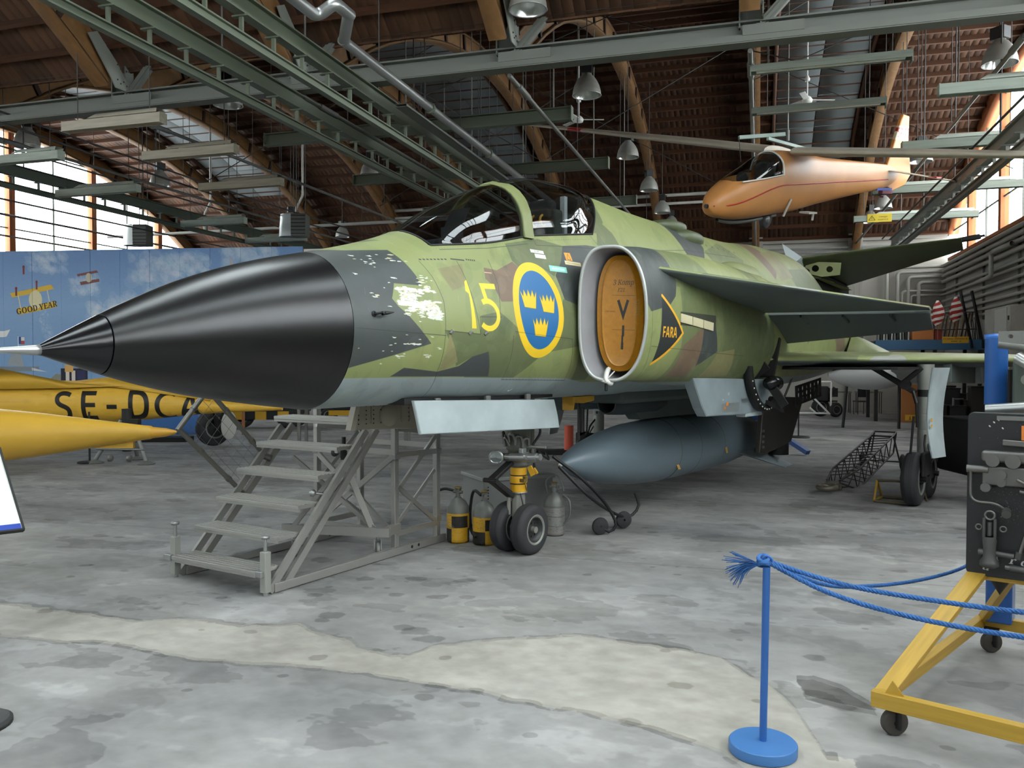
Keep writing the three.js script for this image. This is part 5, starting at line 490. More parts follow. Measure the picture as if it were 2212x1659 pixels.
{ // blue barrier post and its ropes
  const base = at(1.13, 0, 3.69), p = thing('barrier_post', 'blue steel barrier post with a frayed rope knot on top', 'post', base);
  const bl = std('#2a5b9c', 0.42); part(p, 'post_base', latheTo([[0, 0], [0.145, 0], [0.15, 0.006], [0.15, 0.045], [0.143, 0.052], [0, 0.054]], V(0, 0, 0), V(0, 1, 0), 40), std('#3d6ea6', 0.5, 0, { bumpMap: NOISE, bumpScale: 0.002 })); part(p, 'pole', rod(V(0, 0.05, 0), V(0.01, 0.84, 0), 0.0165, 16), bl); part(p, 'eye', new THREE.TorusGeometry(0.022, 0.006, 8, 20).translate(0.012, 0.866, 0), bl);
  const ropeMat = std('#2c5f9c', 0.75, 0, { bumpMap: canvasTex(64, 64, (c) => { c.fillStyle = '#000'; c.fillRect(0, 0, 64, 64); c.strokeStyle = '#fff'; c.lineWidth = 14; for (let i = -1; i < 3; i++) { c.beginPath(); c.moveTo(i * 32, 64); c.lineTo(i * 32 + 32, 0); c.stroke(); } }, true), bumpScale: 0.003 });
  const lay = (pts, r, name, label, par) => { const cv = new THREE.CatmullRomCurve3(pts, false, 'centripetal'), L = cv.getLength(), N = Math.round(L / 0.006), fr = cv.computeFrenetFrames(N, false), P = cv.getSpacedPoints(N), out = []; for (let k = 0; k < 3; k++) { const q = P.map((p, i) => { const a = k * 2 * PI / 3 + (i * 0.006 / 0.05) * 2 * PI; return p.clone().addScaledVector(fr.normals[i], Math.cos(a) * r * 0.5).addScaledVector(fr.binormals[i], Math.sin(a) * r * 0.5); }); out.push(new THREE.TubeGeometry(new THREE.CatmullRomCurve3(q), N, r * 0.58, 5)); } const g = merge(out); return par ? part(par, name, g, ropeMat) : single(name, g, ropeMat, label, 'rope'); };
  const T = at(1.13, 0.868, 3.69), wp = (X, h, Z) => at(X, h, Z);
  lay([T, wp(1.45, 0.78, 3.62), wp(1.77, 0.735, 3.55), wp(2.2, 0.725, 3.35), wp(2.8, 0.76, 3.1)], 0.0112, 'barrier_rope', 'upper of the two near blue ropes from the barrier post to the right');
  lay([T, wp(1.38, 0.75, 3.6), wp(1.68, 0.68, 3.48), wp(2.1, 0.645, 3.3), wp(2.7, 0.66, 3.05)], 0.0112, 'barrier_rope', 'lower of the two near blue ropes, sagging most towards the right');
  lay([T, wp(1.5, 0.68, 4.0), wp(1.9, 0.56, 4.4), wp(2.35, 0.5, 4.75), wp(2.8, 0.49, 5.1), wp(3.2, 0.53, 5.5)], 0.0105, 'barrier_rope', 'thin blue rope running back from the barrier post behind the black panel');
  part(p, 'knot', [0, 1, 2].map((i) => new THREE.TorusGeometry(0.022, 0.0095, 7, 16).rotateX(PI / 2 - 0.5 + i * 0.5).translate(-0.004, 0.848 + i * 0.014, 0)), ropeMat); const r = rng(9), fr = []; for (let i = 0; i < 70; i++) { const a = -0.5 + 1.5 * r(), L = 0.06 + 0.09 * r(); fr.push(tube([V(-0.02, 0.85, 0), V(-0.05 - L * 0.3, 0.86 - a * 0.04, 0.03 * (r() - 0.5)), V(-0.05 - L * (1 - 0.5 * Math.max(0, a)), 0.855 - a * L + 0.01 * r(), 0.06 * (r() - 0.5))], 0.0019, 5, 3)); } const fray = part(p, 'frayed_end', fr, ropeMat, undefined, 'stuff'); fray.geometry.rotateY(YAW);
}
{ // yellow cart carrying an engine and a black valve panel
  const F = frame(1.73, 3.87, 52.7), g = thing('engine_cart', 'yellow wheeled cart with a black valve panel and a dark engine at the right edge', 'cart', F.pos, F.turn), ye = std('#bb9636', 0.45, 0, { map: WEAR });
  const b = (n, a, c, w, h, up) => part(g, n, bar(V(...a), V(...c), w, h, up ? V(...up) : null, 0.004), ye);
  b('base_rail', [0, 0.17, -0.03], [-0.06, 0.17, 1.6], 0.05, 0.075); b('base_rail', [0, 0.17, 0], [1.66, 0.17, 0.2], 0.05, 0.06); b('base_rail', [1.66, 0.17, 0.2], [1.6, 0.17, 1.7], 0.05, 0.07); b('strut', [0.02, 0.16, 0.0], [0.86, 0.66, 0.3], 0.035, 0.085, [0, 0, 1]); b('strut', [1.66, 0.17, 0.2], [1.0, 0.6, 0.42], 0.035, 0.06); b('strut', [-0.05, 0.17, 1.5], [0.86, 0.66, 1.2], 0.035, 0.08); b('deck_rail', [0.86, 0.64, 0.3], [0.86, 0.64, 1.4], 0.06, 0.06);
  part(g, 'corner_plate', ext([[0, 0], [0.16, 0], [0.06, 0.12]], 0.008).rotateY(-PI / 2).translate(0.0, 0.15, 0), ye);
  for (const [x, z] of [[0.04, 0.06], [1.6, 0.26], [0, 1.5]]) { const c = part(g, 'caster', latheTo([[0.012, -0.022], [0.055, -0.022], [0.062, -0.012], [0.062, 0.012], [0.055, 0.022], [0.012, 0.022]], V(x, 0.062, z), V(0.75, 0, -0.65), 24), std('#3c3833', 0.7)); part(c, 'caster_fork', [box(0.05, 0.1, 0.01).rotateY(0.86).translate(x + 0.02, 0.09, z - 0.017), box(0.05, 0.1, 0.01).rotateY(0.86).translate(x - 0.02, 0.09, z + 0.017), box(0.08, 0.012, 0.08, x, 0.138, z)], M.darkMetal); }
  const bp = canvasTex(512, 1024, (c, W, H) => { c.fillStyle = '#1d1e1f'; c.fillRect(0, 0, W, H); const r = rng(15); for (let i = 0; i < 260; i++) { c.fillStyle = `rgba(170,170,165,${0.1 + 0.5 * r()})`; const q = r(), x = q < 0.6 ? 90 + 160 * r() : W * r(), y = q < 0.6 ? 420 + 260 * r() : H * r(); c.beginPath(); c.ellipse(x, y, 1 + 3 * r() * r(), 1 + 2 * r(), r() * 3, 0, 7); c.fill(); } c.fillStyle = '#b9bab6'; c.font = 'italic bold 60px serif'; for (const [t, x, y, a] of [['a', 70, 985, 0.2], ['A', 105, 920, 0], ['r', 195, 930, 0], ['o', 245, 935, 0], ['l', 320, 960, 0.2]]) { c.save(); c.translate(x, y); c.rotate(a); c.fillText(t, 0, 0); c.restore(); } for (const [x, y] of [[140, 40], [120, 55], [160, 90], [100, 80], [330, 300]]) { c.beginPath(); c.ellipse(x, y, 7, 4, 1, 0, 7); c.fill(); } c.fillRect(350, 650, 60, 5); });
  const pm = new THREE.MeshStandardMaterial({ map: bp, roughness: 0.42 }), sh = new THREE.Shape(); sh.moveTo(0.27, 0.64); sh.lineTo(1.2, 0.64); sh.lineTo(1.2, 1.49); sh.lineTo(0.27, 1.49); sh.quadraticCurveTo(0.24, 1.49, 0.24, 1.46); sh.lineTo(0.24, 0.67); sh.quadraticCurveTo(0.24, 0.64, 0.27, 0.64);
  const pg = new THREE.ExtrudeGeometry(sh, { depth: 0.03, bevelEnabled: true, bevelSize: 0.004, bevelThickness: 0.004, bevelSegments: 1 }); { const P = pg.attributes.position, U = pg.attributes.uv; for (let i = 0; i < P.count; i++) U.setXY(i, (P.getX(i) - 0.24) / 0.5, (P.getY(i) - 0.64) / 0.85); } bp.wrapS = THREE.RepeatWrapping; pg.rotateY(-PI / 2).translate(0.84, 0, 0);
  const panel2 = part(g, 'valve_panel', pg, pm), X = 0.79, al = std('#6e6d69', 0.4, 0.7), dk = std('#4c4c4a', 0.5, 0.4);
  part(panel2, 'valve_block', [box(0.06, 0.1, 0.22, X, 1.17, 0.42, 0.01), box(0.07, 0.06, 0.25, X, 1.27, 0.43, 0.015), rod(V(X - 0.05, 1.25, 0.36), V(X + 0.02, 1.25, 0.36), 0.032, 14), rod(V(X - 0.05, 1.25, 0.45), V(X + 0.02, 1.25, 0.45), 0.035, 14), rod(V(X - 0.06, 1.18, 0.4), V(X, 1.18, 0.4), 0.024, 12), rod(V(X - 0.05, 1.11, 0.33), V(X, 1.11, 0.33), 0.024, 12), rod(V(X - 0.05, 1.14, 0.4), V(X, 1.14, 0.4), 0.022, 12), rod(V(X - 0.02, 1.27, 0.55), V(X - 0.02, 1.27, 0.62), 0.024, 12), rod(V(X - 0.02, 1.2, 0.24), V(X - 0.02, 1.2, 0.34), 0.02, 10), bar(V(X - 0.02, 1.345, 0.4), V(X - 0.02, 1.34, 0.52), 0.02, 0.03, null, 0.005)], al);
  part(panel2, 'metal_tube', [pipe([V(X - 0.03, 1.2, 0.26), V(X - 0.03, 1.03, 0.26), V(X - 0.03, 1.03, 0.38), V(X, 0.99, 0.42)], 0.007, 0.05), pipe([V(X - 0.04, 1.16, 0.47), V(X - 0.04, 1.11, 0.56), V(X - 0.04, 1.13, 0.72), V(X - 0.02, 1.14, 0.9)], 0.008, 0.06), pipe([V(X - 0.03, 1.1, 0.48), V(X - 0.03, 1.09, 0.55), V(X - 0.03, 0.92, 0.52), V(X - 0.03, 0.77, 0.48)], 0.009, 0.04), pipe([V(X - 0.02, 0.705, 0.42), V(X - 0.02, 0.69, 0.8)], 0.012)], al); part(panel2, 'tube_union', [rod(V(X - 0.03, 0.94, 0.525), V(X - 0.03, 0.9, 0.515), 0.016, 8), rod(V(X - 0.03, 0.79, 0.482), V(X - 0.03, 0.755, 0.475), 0.016, 8), rod(V(X, 0.99, 0.42), V(X - 0.05, 0.98, 0.425), 0.022, 10), rod(V(X - 0.02, 0.703, 0.44), V(X - 0.02, 0.698, 0.52), 0.018, 8)], dk);
  part(panel2, 'pump_valve', [latheTo([[0.03, 0], [0.045, 0.01], [0.045, 0.03], [0.032, 0.05], [0.03, 0.1], [0.034, 0.14], [0.03, 0.16]], V(X - 0.03, 0.695, 0.35), V(0, 1, 0), 16), box(0.03, 0.1, 0.012, X - 0.03, 0.9, 0.325), box(0.03, 0.1, 0.012, X - 0.03, 0.9, 0.375), rod(V(X - 0.03, 0.86, 0.35), V(X - 0.03, 0.93, 0.35), 0.012), rod(V(X - 0.03, 0.77, 0.38), V(X - 0.03, 0.765, 0.46), 0.014), rod(V(X - 0.03, 0.77, 0.3), V(X - 0.03, 0.77, 0.33), 0.018)], dk); part(panel2, 'valve_eye', [new THREE.TorusGeometry(0.022, 0.006, 8, 18).rotateY(PI / 2).translate(X - 0.03, 0.965, 0.35), new THREE.TorusGeometry(0.014, 0.004, 6, 14).rotateY(PI / 2).translate(X - 0.03, 0.9, 0.3), new THREE.TorusGeometry(0.014, 0.004, 6, 14).rotateY(PI / 2).translate(X - 0.03, 0.9, 0.41)], al);
  part(panel2, 'orange_tab', box(0.006, 0.075, 0.04, X + 0.005, 1.395, 0.5, 0.002), M.orange); part(panel2, 'name_plate', box(0.003, 0.022, 0.12, X + 0.01, 1.468, 0.43), M.greyMetal);
  const post = part(g, 'hoist_post', [rod(V(1.64, 0.64, 0.26), V(1.64, 1.5, 0.26), 0.058, 20), box(0.16, 0.46, 0.14, 1.64, 0.42, 0.3, 0.01), rod(V(1.64, 1.5, 0.26), V(1.64, 1.91, 0.26), 0.063, 20)], std('#21508f', 0.25), 'glossy blue post'); part(post, 'post_cap', latheTo([[0.063, 1.9], [0.066, 1.91], [0.066, 1.925], [0, 1.93]], V(1.64, 0, 0.26), V(0, 1, 0), 20), std('#3a6db8', 0.3));
  const en = part(g, 'engine_case', [box(0.5, 0.36, 0.75, 1.5, 1.6, 0.76, 0.03), latheTo([[0.2, 0], [0.3, 0.05], [0.3, 0.5], [0.2, 0.55]], V(1.3, 1.3, 0.85), V(1, 0, 0), 24)], std('#465048', 0.5, 0.1)); part(en, 'flange', [ext([[0.32, 1.93], [1.1, 1.93], [1.1, 1.86], [0.32, 1.86]], 0.02, 0, [...Array(7).keys()].map((i) => [0.38 + i * 0.1, 1.9, 0.012])).rotateY(-PI / 2).translate(1.24, 0, 0), tube([V(1.24, 1.86, 0.32), V(1.24, 1.83, 0.5), V(1.24, 1.75, 0.8)], 0.025)], M.greyMetal); part(en, 'fluid_pipe', [tube([V(1.2, 1.78, 0.42), V(1.15, 1.74, 0.5), V(1.16, 1.77, 0.62), V(1.2, 1.8, 0.8)], 0.035), rod(V(1.2, 1.4, 0.5), V(1.2, 1.2, 0.5), 0.05), tube([V(1.2, 1.38, 0.6), V(1.15, 1.25, 0.62), V(1.2, 1.15, 0.66)], 0.012), pipe([V(0.95, 1.5, 0.3), V(0.95, 1.53, 0.6), V(0.95, 1.53, 1.0)], 0.03)], M.silver); part(en, 'case_boss', [rod(V(1.22, 1.66, 0.46), V(1.26, 1.66, 0.46), 0.03, 14), rod(V(1.22, 1.5, 0.5), V(1.26, 1.5, 0.5), 0.035, 14)], M.steel); part(g, 'engine_stand', [box(0.06, 1.2, 0.06, 1.3, 0.8, 0.6), box(0.06, 1.2, 0.06, 1.55, 0.8, 1.1)], M.darkMetal); part(g, 'drain_spout', latheTo([[0, 0.52], [0.05, 0.6], [0.06, 0.66], [0, 0.66]], V(0.92, 0, 0.38), V(0, 1, 0), 10), M.black);
}
{ // lattice towbar lying on the floor
  const a = [4.2, 11.04], b = [6.27, 13.9], ang = Math.atan2(b[1] - a[1], b[0] - a[0]) / D2R, F = frame(a[0], a[1], ang), L = Math.hypot(b[0] - a[0], b[1] - a[1]), g = thing('lattice_towbar', 'black lattice tow bar on two small wheels lying on the floor right of the tank', 'tow bar', F.pos, F.turn), m = std('#3b3a35', 0.5, 0.3);
  const hy = (x) => lerp(0.1, 0.58, x / L), w = 0.17, C = (x, s, u) => V(x, hy(x) - (u ? 0 : 0.28 * sstep(0.2, 1, x)), s * w * sstep(-0.3, 1, x)); for (const s of [-1, 1]) for (const u of [0, 1]) part(g, 'chord', [rod(C(0.35, s, u), C(1.0, s, u), 0.014), rod(C(1, s, u), C(L - 0.2, s, u), 0.014), ...(u ? [rod(C(L - 0.2, s, 1), V(L, 0.6, s * w), 0.014)] : [rod(C(L - 0.2, s, 0), V(L, 0.58, s * w), 0.014)])], m);
  for (let i = 0; i < 13; i++) { const x0 = 0.6 + i * 0.2, x1 = x0 + 0.2; for (const s of [-1, 1]) part(g, 'lacing', rod(C(x0, s, i % 2), C(x1, s, (i + 1) % 2), 0.008, 5), m); part(g, 'lacing', rod(C(x0, -1, 1), C(x1, 1, 1), 0.008, 5), m); part(g, 'lacing', rod(C(x0, 1, 0), C(x1, -1, 0), 0.008, 5), m); }
  part(g, 'end_bar', [rod(V(L, 0.6, -w), V(L, 0.6, w), 0.014), rod(C(L - 0.25, -1, 1), C(L - 0.25, 1, 1), 0.014)], m); const ax = L - 0.2; part(g, 'wheel_leg', [rod(V(ax, 0.55, -w), V(ax, 0.13, -w - 0.1), 0.014), rod(V(ax, 0.55, w), V(ax, 0.13, w + 0.1), 0.014), rod(V(ax, 0.13, -w - 0.14), V(ax, 0.13, w + 0.14), 0.012)], m); for (const s of [-1, 1]) part(g, 'wheel', latheTo([[0.02, -0.03], [0.1, -0.03], [0.13, -0.015], [0.13, 0.015], [0.1, 0.03], [0.02, 0.03]], V(ax, 0.131, s * (w + 0.14)), V(0, 0, 1), 24), M.rubber);
  part(g, 'tow_eye', [new THREE.TorusGeometry(0.11, 0.035, 10, 24).rotateX(PI / 2).scale(1.3, 1, 1).translate(0.05, 0.09, 0), box(0.3, 0.06, 0.16, 0.3, 0.1, 0, 0.02), box(0.06, 0.1, 0.2, 0.4, 0.06, 0, 0.02)], std('#6d675a', 0.45, 0.5));
}
{ // tubular chock at the main wheel
  const F = frame(4.78, 10.36, 52.7), g = thing('wheel_chock', 'rusty yellow tube-frame chock in front of the main wheels', 'chock', F.pos, F.turn), m = std('#5b523c', 0.6, 0.2); for (const z of [-0.2, 0.2]) part(g, 'side_frame', [rod(V(-0.1, 0.02, z), V(0.3, 0.02, z), 0.018), rod(V(-0.1, 0.02, z), V(0.05, 0.26, z), 0.016), rod(V(0.05, 0.26, z), V(0.3, 0.02, z), 0.016)], z > 0 ? m : std('#a5832c', 0.5)); part(g, 'cross_tube', [rod(V(-0.1, 0.02, -0.2), V(-0.1, 0.02, 0.2), 0.018), rod(V(0.3, 0.02, -0.2), V(0.3, 0.02, 0.2), 0.018), tube([V(0.05, 0.26, -0.2), V(0.02, 0.27, 0.1), V(0.1, 0.2, 0.3), V(0.25, 0.03, 0.34)], 0.016)], m);
}
// ---------- left side: painted backdrop, yellow aeroplane, stands ----------
const camFrame = (X, Z, turn = 0) => [at(X, 0, Z), YAW + turn];
{ // mural of painted panels
  const tex = canvasTex(2048, 1024, (c, W, H) => {
    const g = c.createLinearGradient(0, 0, 0, H); g.addColorStop(0, '#6d8fbd'); g.addColorStop(0.3, '#86a6cb'); g.addColorStop(0.7, '#7ba0c8'); g.addColorStop(1, '#6390bb'); c.fillStyle = g; c.fillRect(0, 0, W, H); const r = rng(44);
    const cloud = (x, y, s, n) => { for (let i = 0; i < n; i++) { c.fillStyle = `rgba(${200 + 30 * r()},${212 + 20 * r()},${226},${0.07 + 0.09 * r()})`; c.beginPath(); c.ellipse(x + (r() - 0.5) * s * 2.2, y + (r() - 0.5) * s, s * (0.1 + 0.3 * r()), s * (0.07 + 0.2 * r()), r(), 0, 7); c.fill(); } };
    for (const [x, y, s] of [[1050, 110, 120], [1190, 300, 150], [1450, 250, 110], [1700, 70, 130], [700, 350, 90], [900, 330, 110], [560, 200, 70], [1300, 90, 90], [1850, 230, 120], [300, 60, 90]]) cloud(x, y, s * 1.25, 90);
    for (let i = 0; i < 50; i++) { const t = i / 50; cloud(265 + 170 * t * t + 30 * t, 330 + 260 * Math.sin(t * 1.5), 26 + 26 * t, 5); }
    const biplane = (x, y, s, rot, a, b) => { c.save(); c.translate(x, y); c.rotate(rot); c.scale(s, s); c.fillStyle = a; c.beginPath(); c.moveTo(-150, -40); c.lineTo(130, -48); c.lineTo(150, -20); c.lineTo(-140, -14); c.fill(); c.beginPath(); c.moveTo(-120, 50); c.lineTo(150, 50); c.lineTo(155, 82); c.lineTo(-110, 88); c.fill(); c.strokeStyle = b; c.lineWidth = 6; for (const k of [-100, 100]) { c.beginPath(); c.moveTo(k, -20); c.lineTo(k + 6, 55); c.stroke(); } c.fillStyle = b; c.beginPath(); c.ellipse(10, 20, 46, 52, 0, 0, 7); c.fill(); c.restore(); };
    biplane(200, 255, 1.0, -0.14, '#d9b23c', '#ddd4ac'); c.save(); c.translate(225, 322); c.rotate(-0.16); c.fillStyle = '#20180f'; c.font = 'bold 46px serif'; c.textAlign = 'center'; c.fillText('GOOD YEAR', 0, 12); c.restore(); for (const [x, y] of [[130, 95], [215, 180], [80, 215]]) { c.fillStyle = '#7a2f2c'; c.fillRect(x, y, 12, 36); c.beginPath(); c.arc(x + 6, y - 6, 8, 0, 7); c.fill(); }
    biplane(585, 145, 0.5, -0.12, '#7c4a48', '#c2bca8'); c.fillStyle = '#b9aca8'; c.fillRect(1560, 60, 16, 34); c.fillStyle = '#e4e4df'; c.beginPath(); c.moveTo(0, 450); c.lineTo(44, 440); c.lineTo(20, 480); c.lineTo(0, 484); c.fill(); c.fillRect(92, 480, 5, 110); c.fillStyle = '#2d4a86'; c.fillRect(97, 482, 16, 40); c.fillStyle = '#d9dbd9'; c.fillRect(113, 484, 22, 20); c.fillStyle = '#b24a3a'; c.fillRect(113, 504, 22, 20);
    c.fillStyle = '#9aa0a4'; c.beginPath(); c.moveTo(20, 640); c.lineTo(60, 560); c.lineTo(110, 575); c.lineTo(130, 650); c.fill(); c.fillStyle = '#7e868c'; c.fillRect(0, 650, 230, 26); c.fillStyle = '#c9cfd2'; c.beginPath(); c.moveTo(180, 655); c.lineTo(290, 680); c.lineTo(180, 672); c.fill(); c.fillStyle = '#8c8a7a'; c.beginPath(); c.moveTo(280, 740); c.lineTo(350, 690); c.lineTo(420, 700); c.lineTo(440, 770); c.lineTo(280, 770); c.fill(); c.fillStyle = '#1c2030'; c.fillRect(385, 660, 190, 120); c.fillStyle = '#d9cfc2'; for (const x of [420, 462]) { c.fillRect(x, 672, 26, 80); c.fillRect(x + 4, 745, 30, 12); } c.fillStyle = '#d8a860'; c.fillRect(414, 640, 60, 40); c.fillStyle = '#2a2c52'; c.fillRect(500, 670, 60, 100);
    for (let i = 0; i < 5000; i++) { c.fillStyle = r() < 0.5 ? 'rgba(20,40,80,0.03)' : 'rgba(230,240,250,0.03)'; c.fillRect(r() * W, r() * H, 3 + 16 * r(), 2 + 5 * r()); }
  });
  const mat = new THREE.MeshStandardMaterial({ map: tex, roughness: 0.7 }), a = at(-13.6, 0, 21.05), b = at(-5.04, 0, 20.05), L = a.distanceTo(b), g = thing('painted_mural', 'tall sky-blue mural of clouds and biplanes on joined panels behind the yellow aeroplane', 'mural', a, Math.atan2(-(b.z - a.z), b.x - a.x)), n = 11;
  for (let i = 0; i < n; i++) { const x0 = L * i / n, x1 = L * (i + 1) / n, y0 = i > 7 ? 0.95 : 0.03, y1 = 4.57, q = box(x1 - x0 - 0.005, y1 - y0, 0.03, (x0 + x1) / 2, (y0 + y1) / 2, (i % 2) * 0.004, 0.004), P = q.attributes.position, U = q.attributes.uv; for (let k = 0; k < P.count; k++) U.setXY(k, clamp((P.getX(k) - 0.85) / (L - 0.85), 0.002, 1), P.getY(k) / y1); part(g, 'mural_panel', q, mat); }
  part(g, 'mural_frame', [box(L, 0.06, 0.06, L / 2, 4.5, -0.06), box(L, 0.06, 0.06, L / 2, 1.0, -0.06), ...[1, 3, 5, 7, 9, 10.8].map((k) => box(0.06, 4.5, 0.06, L * k / n, 2.25, -0.06))], M.wood); part(g, 'white_edge', box(0.9, 0.42, 0.05, L + 0.46, 4.3, -0.05), M.white, 'plain white strip at the end of the mural');
  const k = thing('low_bench', 'low blue board with a black foot under the mural', 'bench', ...camFrame(-8.0, 18.7)); part(k, 'board', box(2.0, 0.55, 0.06, -0.1, 0.42, 0, 0.01), std('#3f6fae', 0.6)); part(k, 'foot', [box(1.3, 0.1, 0.5, 0.1, 0.05, 0.1), box(0.04, 0.3, 0.04, -0.7, 0.15, 0.1)], M.black);
}
{ // yellow aeroplane: boom with registration, tapering wing-tip tank, wheel
  const ye = std('#d8aa3a', 0.4, 0, { map: WEAR }), [p, t] = camFrame(0, 15.5), g = thing('yellow_airplane', 'yellow aeroplane with black registration letters on its tail boom, left of the jet', 'airplane', p, t);
  const S = [[-13.6, 0.5, 1.6, 0.5], [-11.6, 0.5, 1.5, 0.5], [-9.6, 0.55, 1.45, 0.48], [-8, 0.62, 1.42, 0.42], [-7.05, 0.68, 1.36, 0.35], [-5.4, 0.83, 1.06, 0.13], [-4.3, 0.87, 0.98, 0.05]], R = []; for (let i = 0; i <= 30; i++) { const x = lerp(-13.6, -4.3, i / 30), [b, a, w] = pchip(S, x), o = []; for (let j = 0; j < 32; j++) { const q = (j / 32) * 2 * PI, c = Math.cos(q), s = Math.sin(q); o.push(V(x, (a + b) / 2 + ((a - b) / 2) * Math.sign(c) * Math.abs(c) ** 0.9, w * Math.sign(s) * Math.abs(s) ** 0.9)); } R.push(o); }
  const tex = canvasTex(1024, 256, (c, W, H) => { const X = (x) => ((x + 9) / 4.5) * W, Y = (y) => (1 - (y - 0.5) / 1.1) * H; c.fillStyle = '#d8aa3a'; c.fillRect(0, 0, W, H); const r = rng(2); for (let i = 0; i < 400; i++) { c.fillStyle = r() < 0.5 ? 'rgba(120,80,10,0.06)' : 'rgba(250,220,120,0.06)'; c.beginPath(); c.ellipse(r() * W, r() * H, 5 + 30 * r(), 2 + 8 * r(), 0, 0, 7); c.fill(); } c.fillStyle = '#1b1915'; c.textAlign = 'center'; c.textBaseline = 'middle'; [['S', -8.18, 0.96], ['E', -7.74, 0.97], ['-', -7.32, 1.01], ['D', -6.86, 0.98], ['C', -6.4, 0.96], ['A', -5.96, 0.93]].forEach(([k, x, y]) => { c.save(); c.translate(X(x), Y(y)); c.scale(0.9, 1); c.font = '166px sans-serif'; c.lineWidth = 5; c.strokeStyle = c.fillStyle; c.fillText(k, 0, 0); c.strokeText(k, 0, 0); c.restore(); }); });
  tex.wrapS = THREE.ClampToEdgeWrapping; part(g, 'tail_boom', loft(R, true, (p) => [clamp((p.x + 9) / 4.5, 0.001, 0.999), (p.y - 0.5) / 1.1], [true, true]), new THREE.MeshStandardMaterial({ map: tex, roughness: 0.42 }), 'tail boom lettered SE-DCA');
  part(g, 'upper_fairing', loft([[V(-13.5, 1.1, 0.5), V(-13.5, 2.1, 0.2), V(-13.5, 1.1, -0.4)], [V(-9.6, 1.28, 0.52), V(-9.6, 1.69, 0.25), V(-9.6, 1.28, -0.4)], [V(-8.1, 1.3, 0.44), V(-8.1, 1.4, 0.3), V(-8.1, 1.3, -0.3)], [V(-7.2, 1.33, 0.3), V(-7.2, 1.34, 0.2), V(-7.2, 1.33, -0.2)]], true, null, [true, true]), ye);
  part(g, 'ridge_fairing', loft([[V(-8.6, 1.36, 0.35), V(-8.6, 1.38, 0), V(-8.6, 1.36, -0.3)], [V(-7.6, 1.36, 0.34), V(-7.5, 1.5, 0.05), V(-7.6, 1.36, -0.3)], [V(-5.6, 1.06, 0.14), V(-5.6, 1.12, 0), V(-5.6, 1.06, -0.12)]], true, null, [true, true]), ye);
  // tip tank, near the lens; its wing comes in from the left, outside the frame
  const tk = [[0.0, 4.1], [0.02, 4.08], [0.045, 3.98], [0.062, 3.82], [0.075, 3.8], [0.085, 3.7], [0.14, 3.3], [0.25, 2.5], [0.34, 1.7], [0.395, 0.9], [0.41, 0.2], [0.38, -0.6], [0.25, -1.4], [0, -1.9]].reverse(); const tank1 = part(g, 'wing_tip_tank', latheTo(tk.map(([r, y]) => [r, y]), V(-7.85, 0.9, 6.15), V(1, 0.02, 0.02), 40), ye, 'pointed yellow tank'); part(tank1, 'tank_tip', latheTo([[0.064, 0], [0.05, 0.14], [0.022, 0.26], [0, 0.28]], V(-4.03, 0.975, 6.23), V(1, 0.02, 0.02), 20), std('#c9952c', 0.35)); part(tank1, 'tail_strake', box(0.5, 0.12, 0.05, -4.5, 0.86, 6.2), ye); part(tank1, 'tank_seam', latheTo([[0.385, 0], [0.39, 0.006], [0.385, 0.012]], V(-6.85, 0.92, 6.17), V(1, 0.02, 0.02), 40), std('#9a7418', 0.5));
  part(g, 'wing', loft([[V(-13, 1.15, 0), V(-11.8, 1.25, 0), V(-10.4, 1.1, 0), V(-11.8, 1.05, 0)], [V(-9.9, 0.95, 5.9), V(-9.2, 1.0, 5.9), V(-8.5, 0.95, 5.9), V(-9.2, 0.9, 5.9)]], true, null, [true, true]), ye);
  const wl = wheel(g, V(-6.35, 0.39, -2.1), V(0.75, 0, 0.66), 0.39, 0.2); part(g, 'wheel_leg', [rod(V(-6.2, 0.4, -1.95), V(-6.25, 1.05, -1.7), 0.05), bar(V(-6.05, 0.75, -1.9), V(-6.2, 0.35, -1.9), 0.04, 0.06)], M.darkMetal); part(g, 'wheel_disc', latheTo([[0, 0], [0.3, 0.01], [0.3, 0.025], [0, 0.03]], V(-6.02, 0.44, -2.05), V(0.95, 0, 0.2), 28), M.whitePipe);
}
{ // trestle under the yellow tank
  const [p, t] = camFrame(-6.9, 14.6), g = thing('trestle_jack', 'grey three-legged jack stand on the floor under the yellow tank tip', 'jack', p, t), m = std('#7a7c78', 0.5, 0.4);
  const top = V(0.2, 0.75, 0); for (const [x, z] of [[-0.42, 0.1], [0.55, 0.25], [0.05, -0.5]]) { part(g, 'leg', rod(V(x, 0.05, z), V(0.1 + x * 0.2, 0.75, z * 0.2), 0.035), m); part(g, 'foot_pad', latheTo([[0, 0], [0.15, 0], [0.15, 0.02], [0.04, 0.06], [0, 0.07]], V(x, 0, z), V(0, 1, 0), 18), m); }
  part(g, 'ram', [rod(V(0.1, 0.2, 0), V(0.1, 0.95, 0), 0.08, 14), box(0.2, 0.3, 0.15, 0.25, 0.62, 0.05)], M.darkMetal); part(g, 'tie', [rod(V(-0.38, 0.25, 0.1), V(0.5, 0.25, 0.22), 0.02), rod(V(-0.38, 0.25, 0.1), V(0.05, 0.25, -0.45), 0.02)], m); for (const [x, z] of [[-0.1, 0.2], [0.25, 0.24]]) part(g, 'caster', latheTo([[0, -0.02], [0.06, -0.02], [0.06, 0.02], [0, 0.02]], V(x, 0.1, z), V(1, 0, 0.3), 14), M.greyMetal);
}
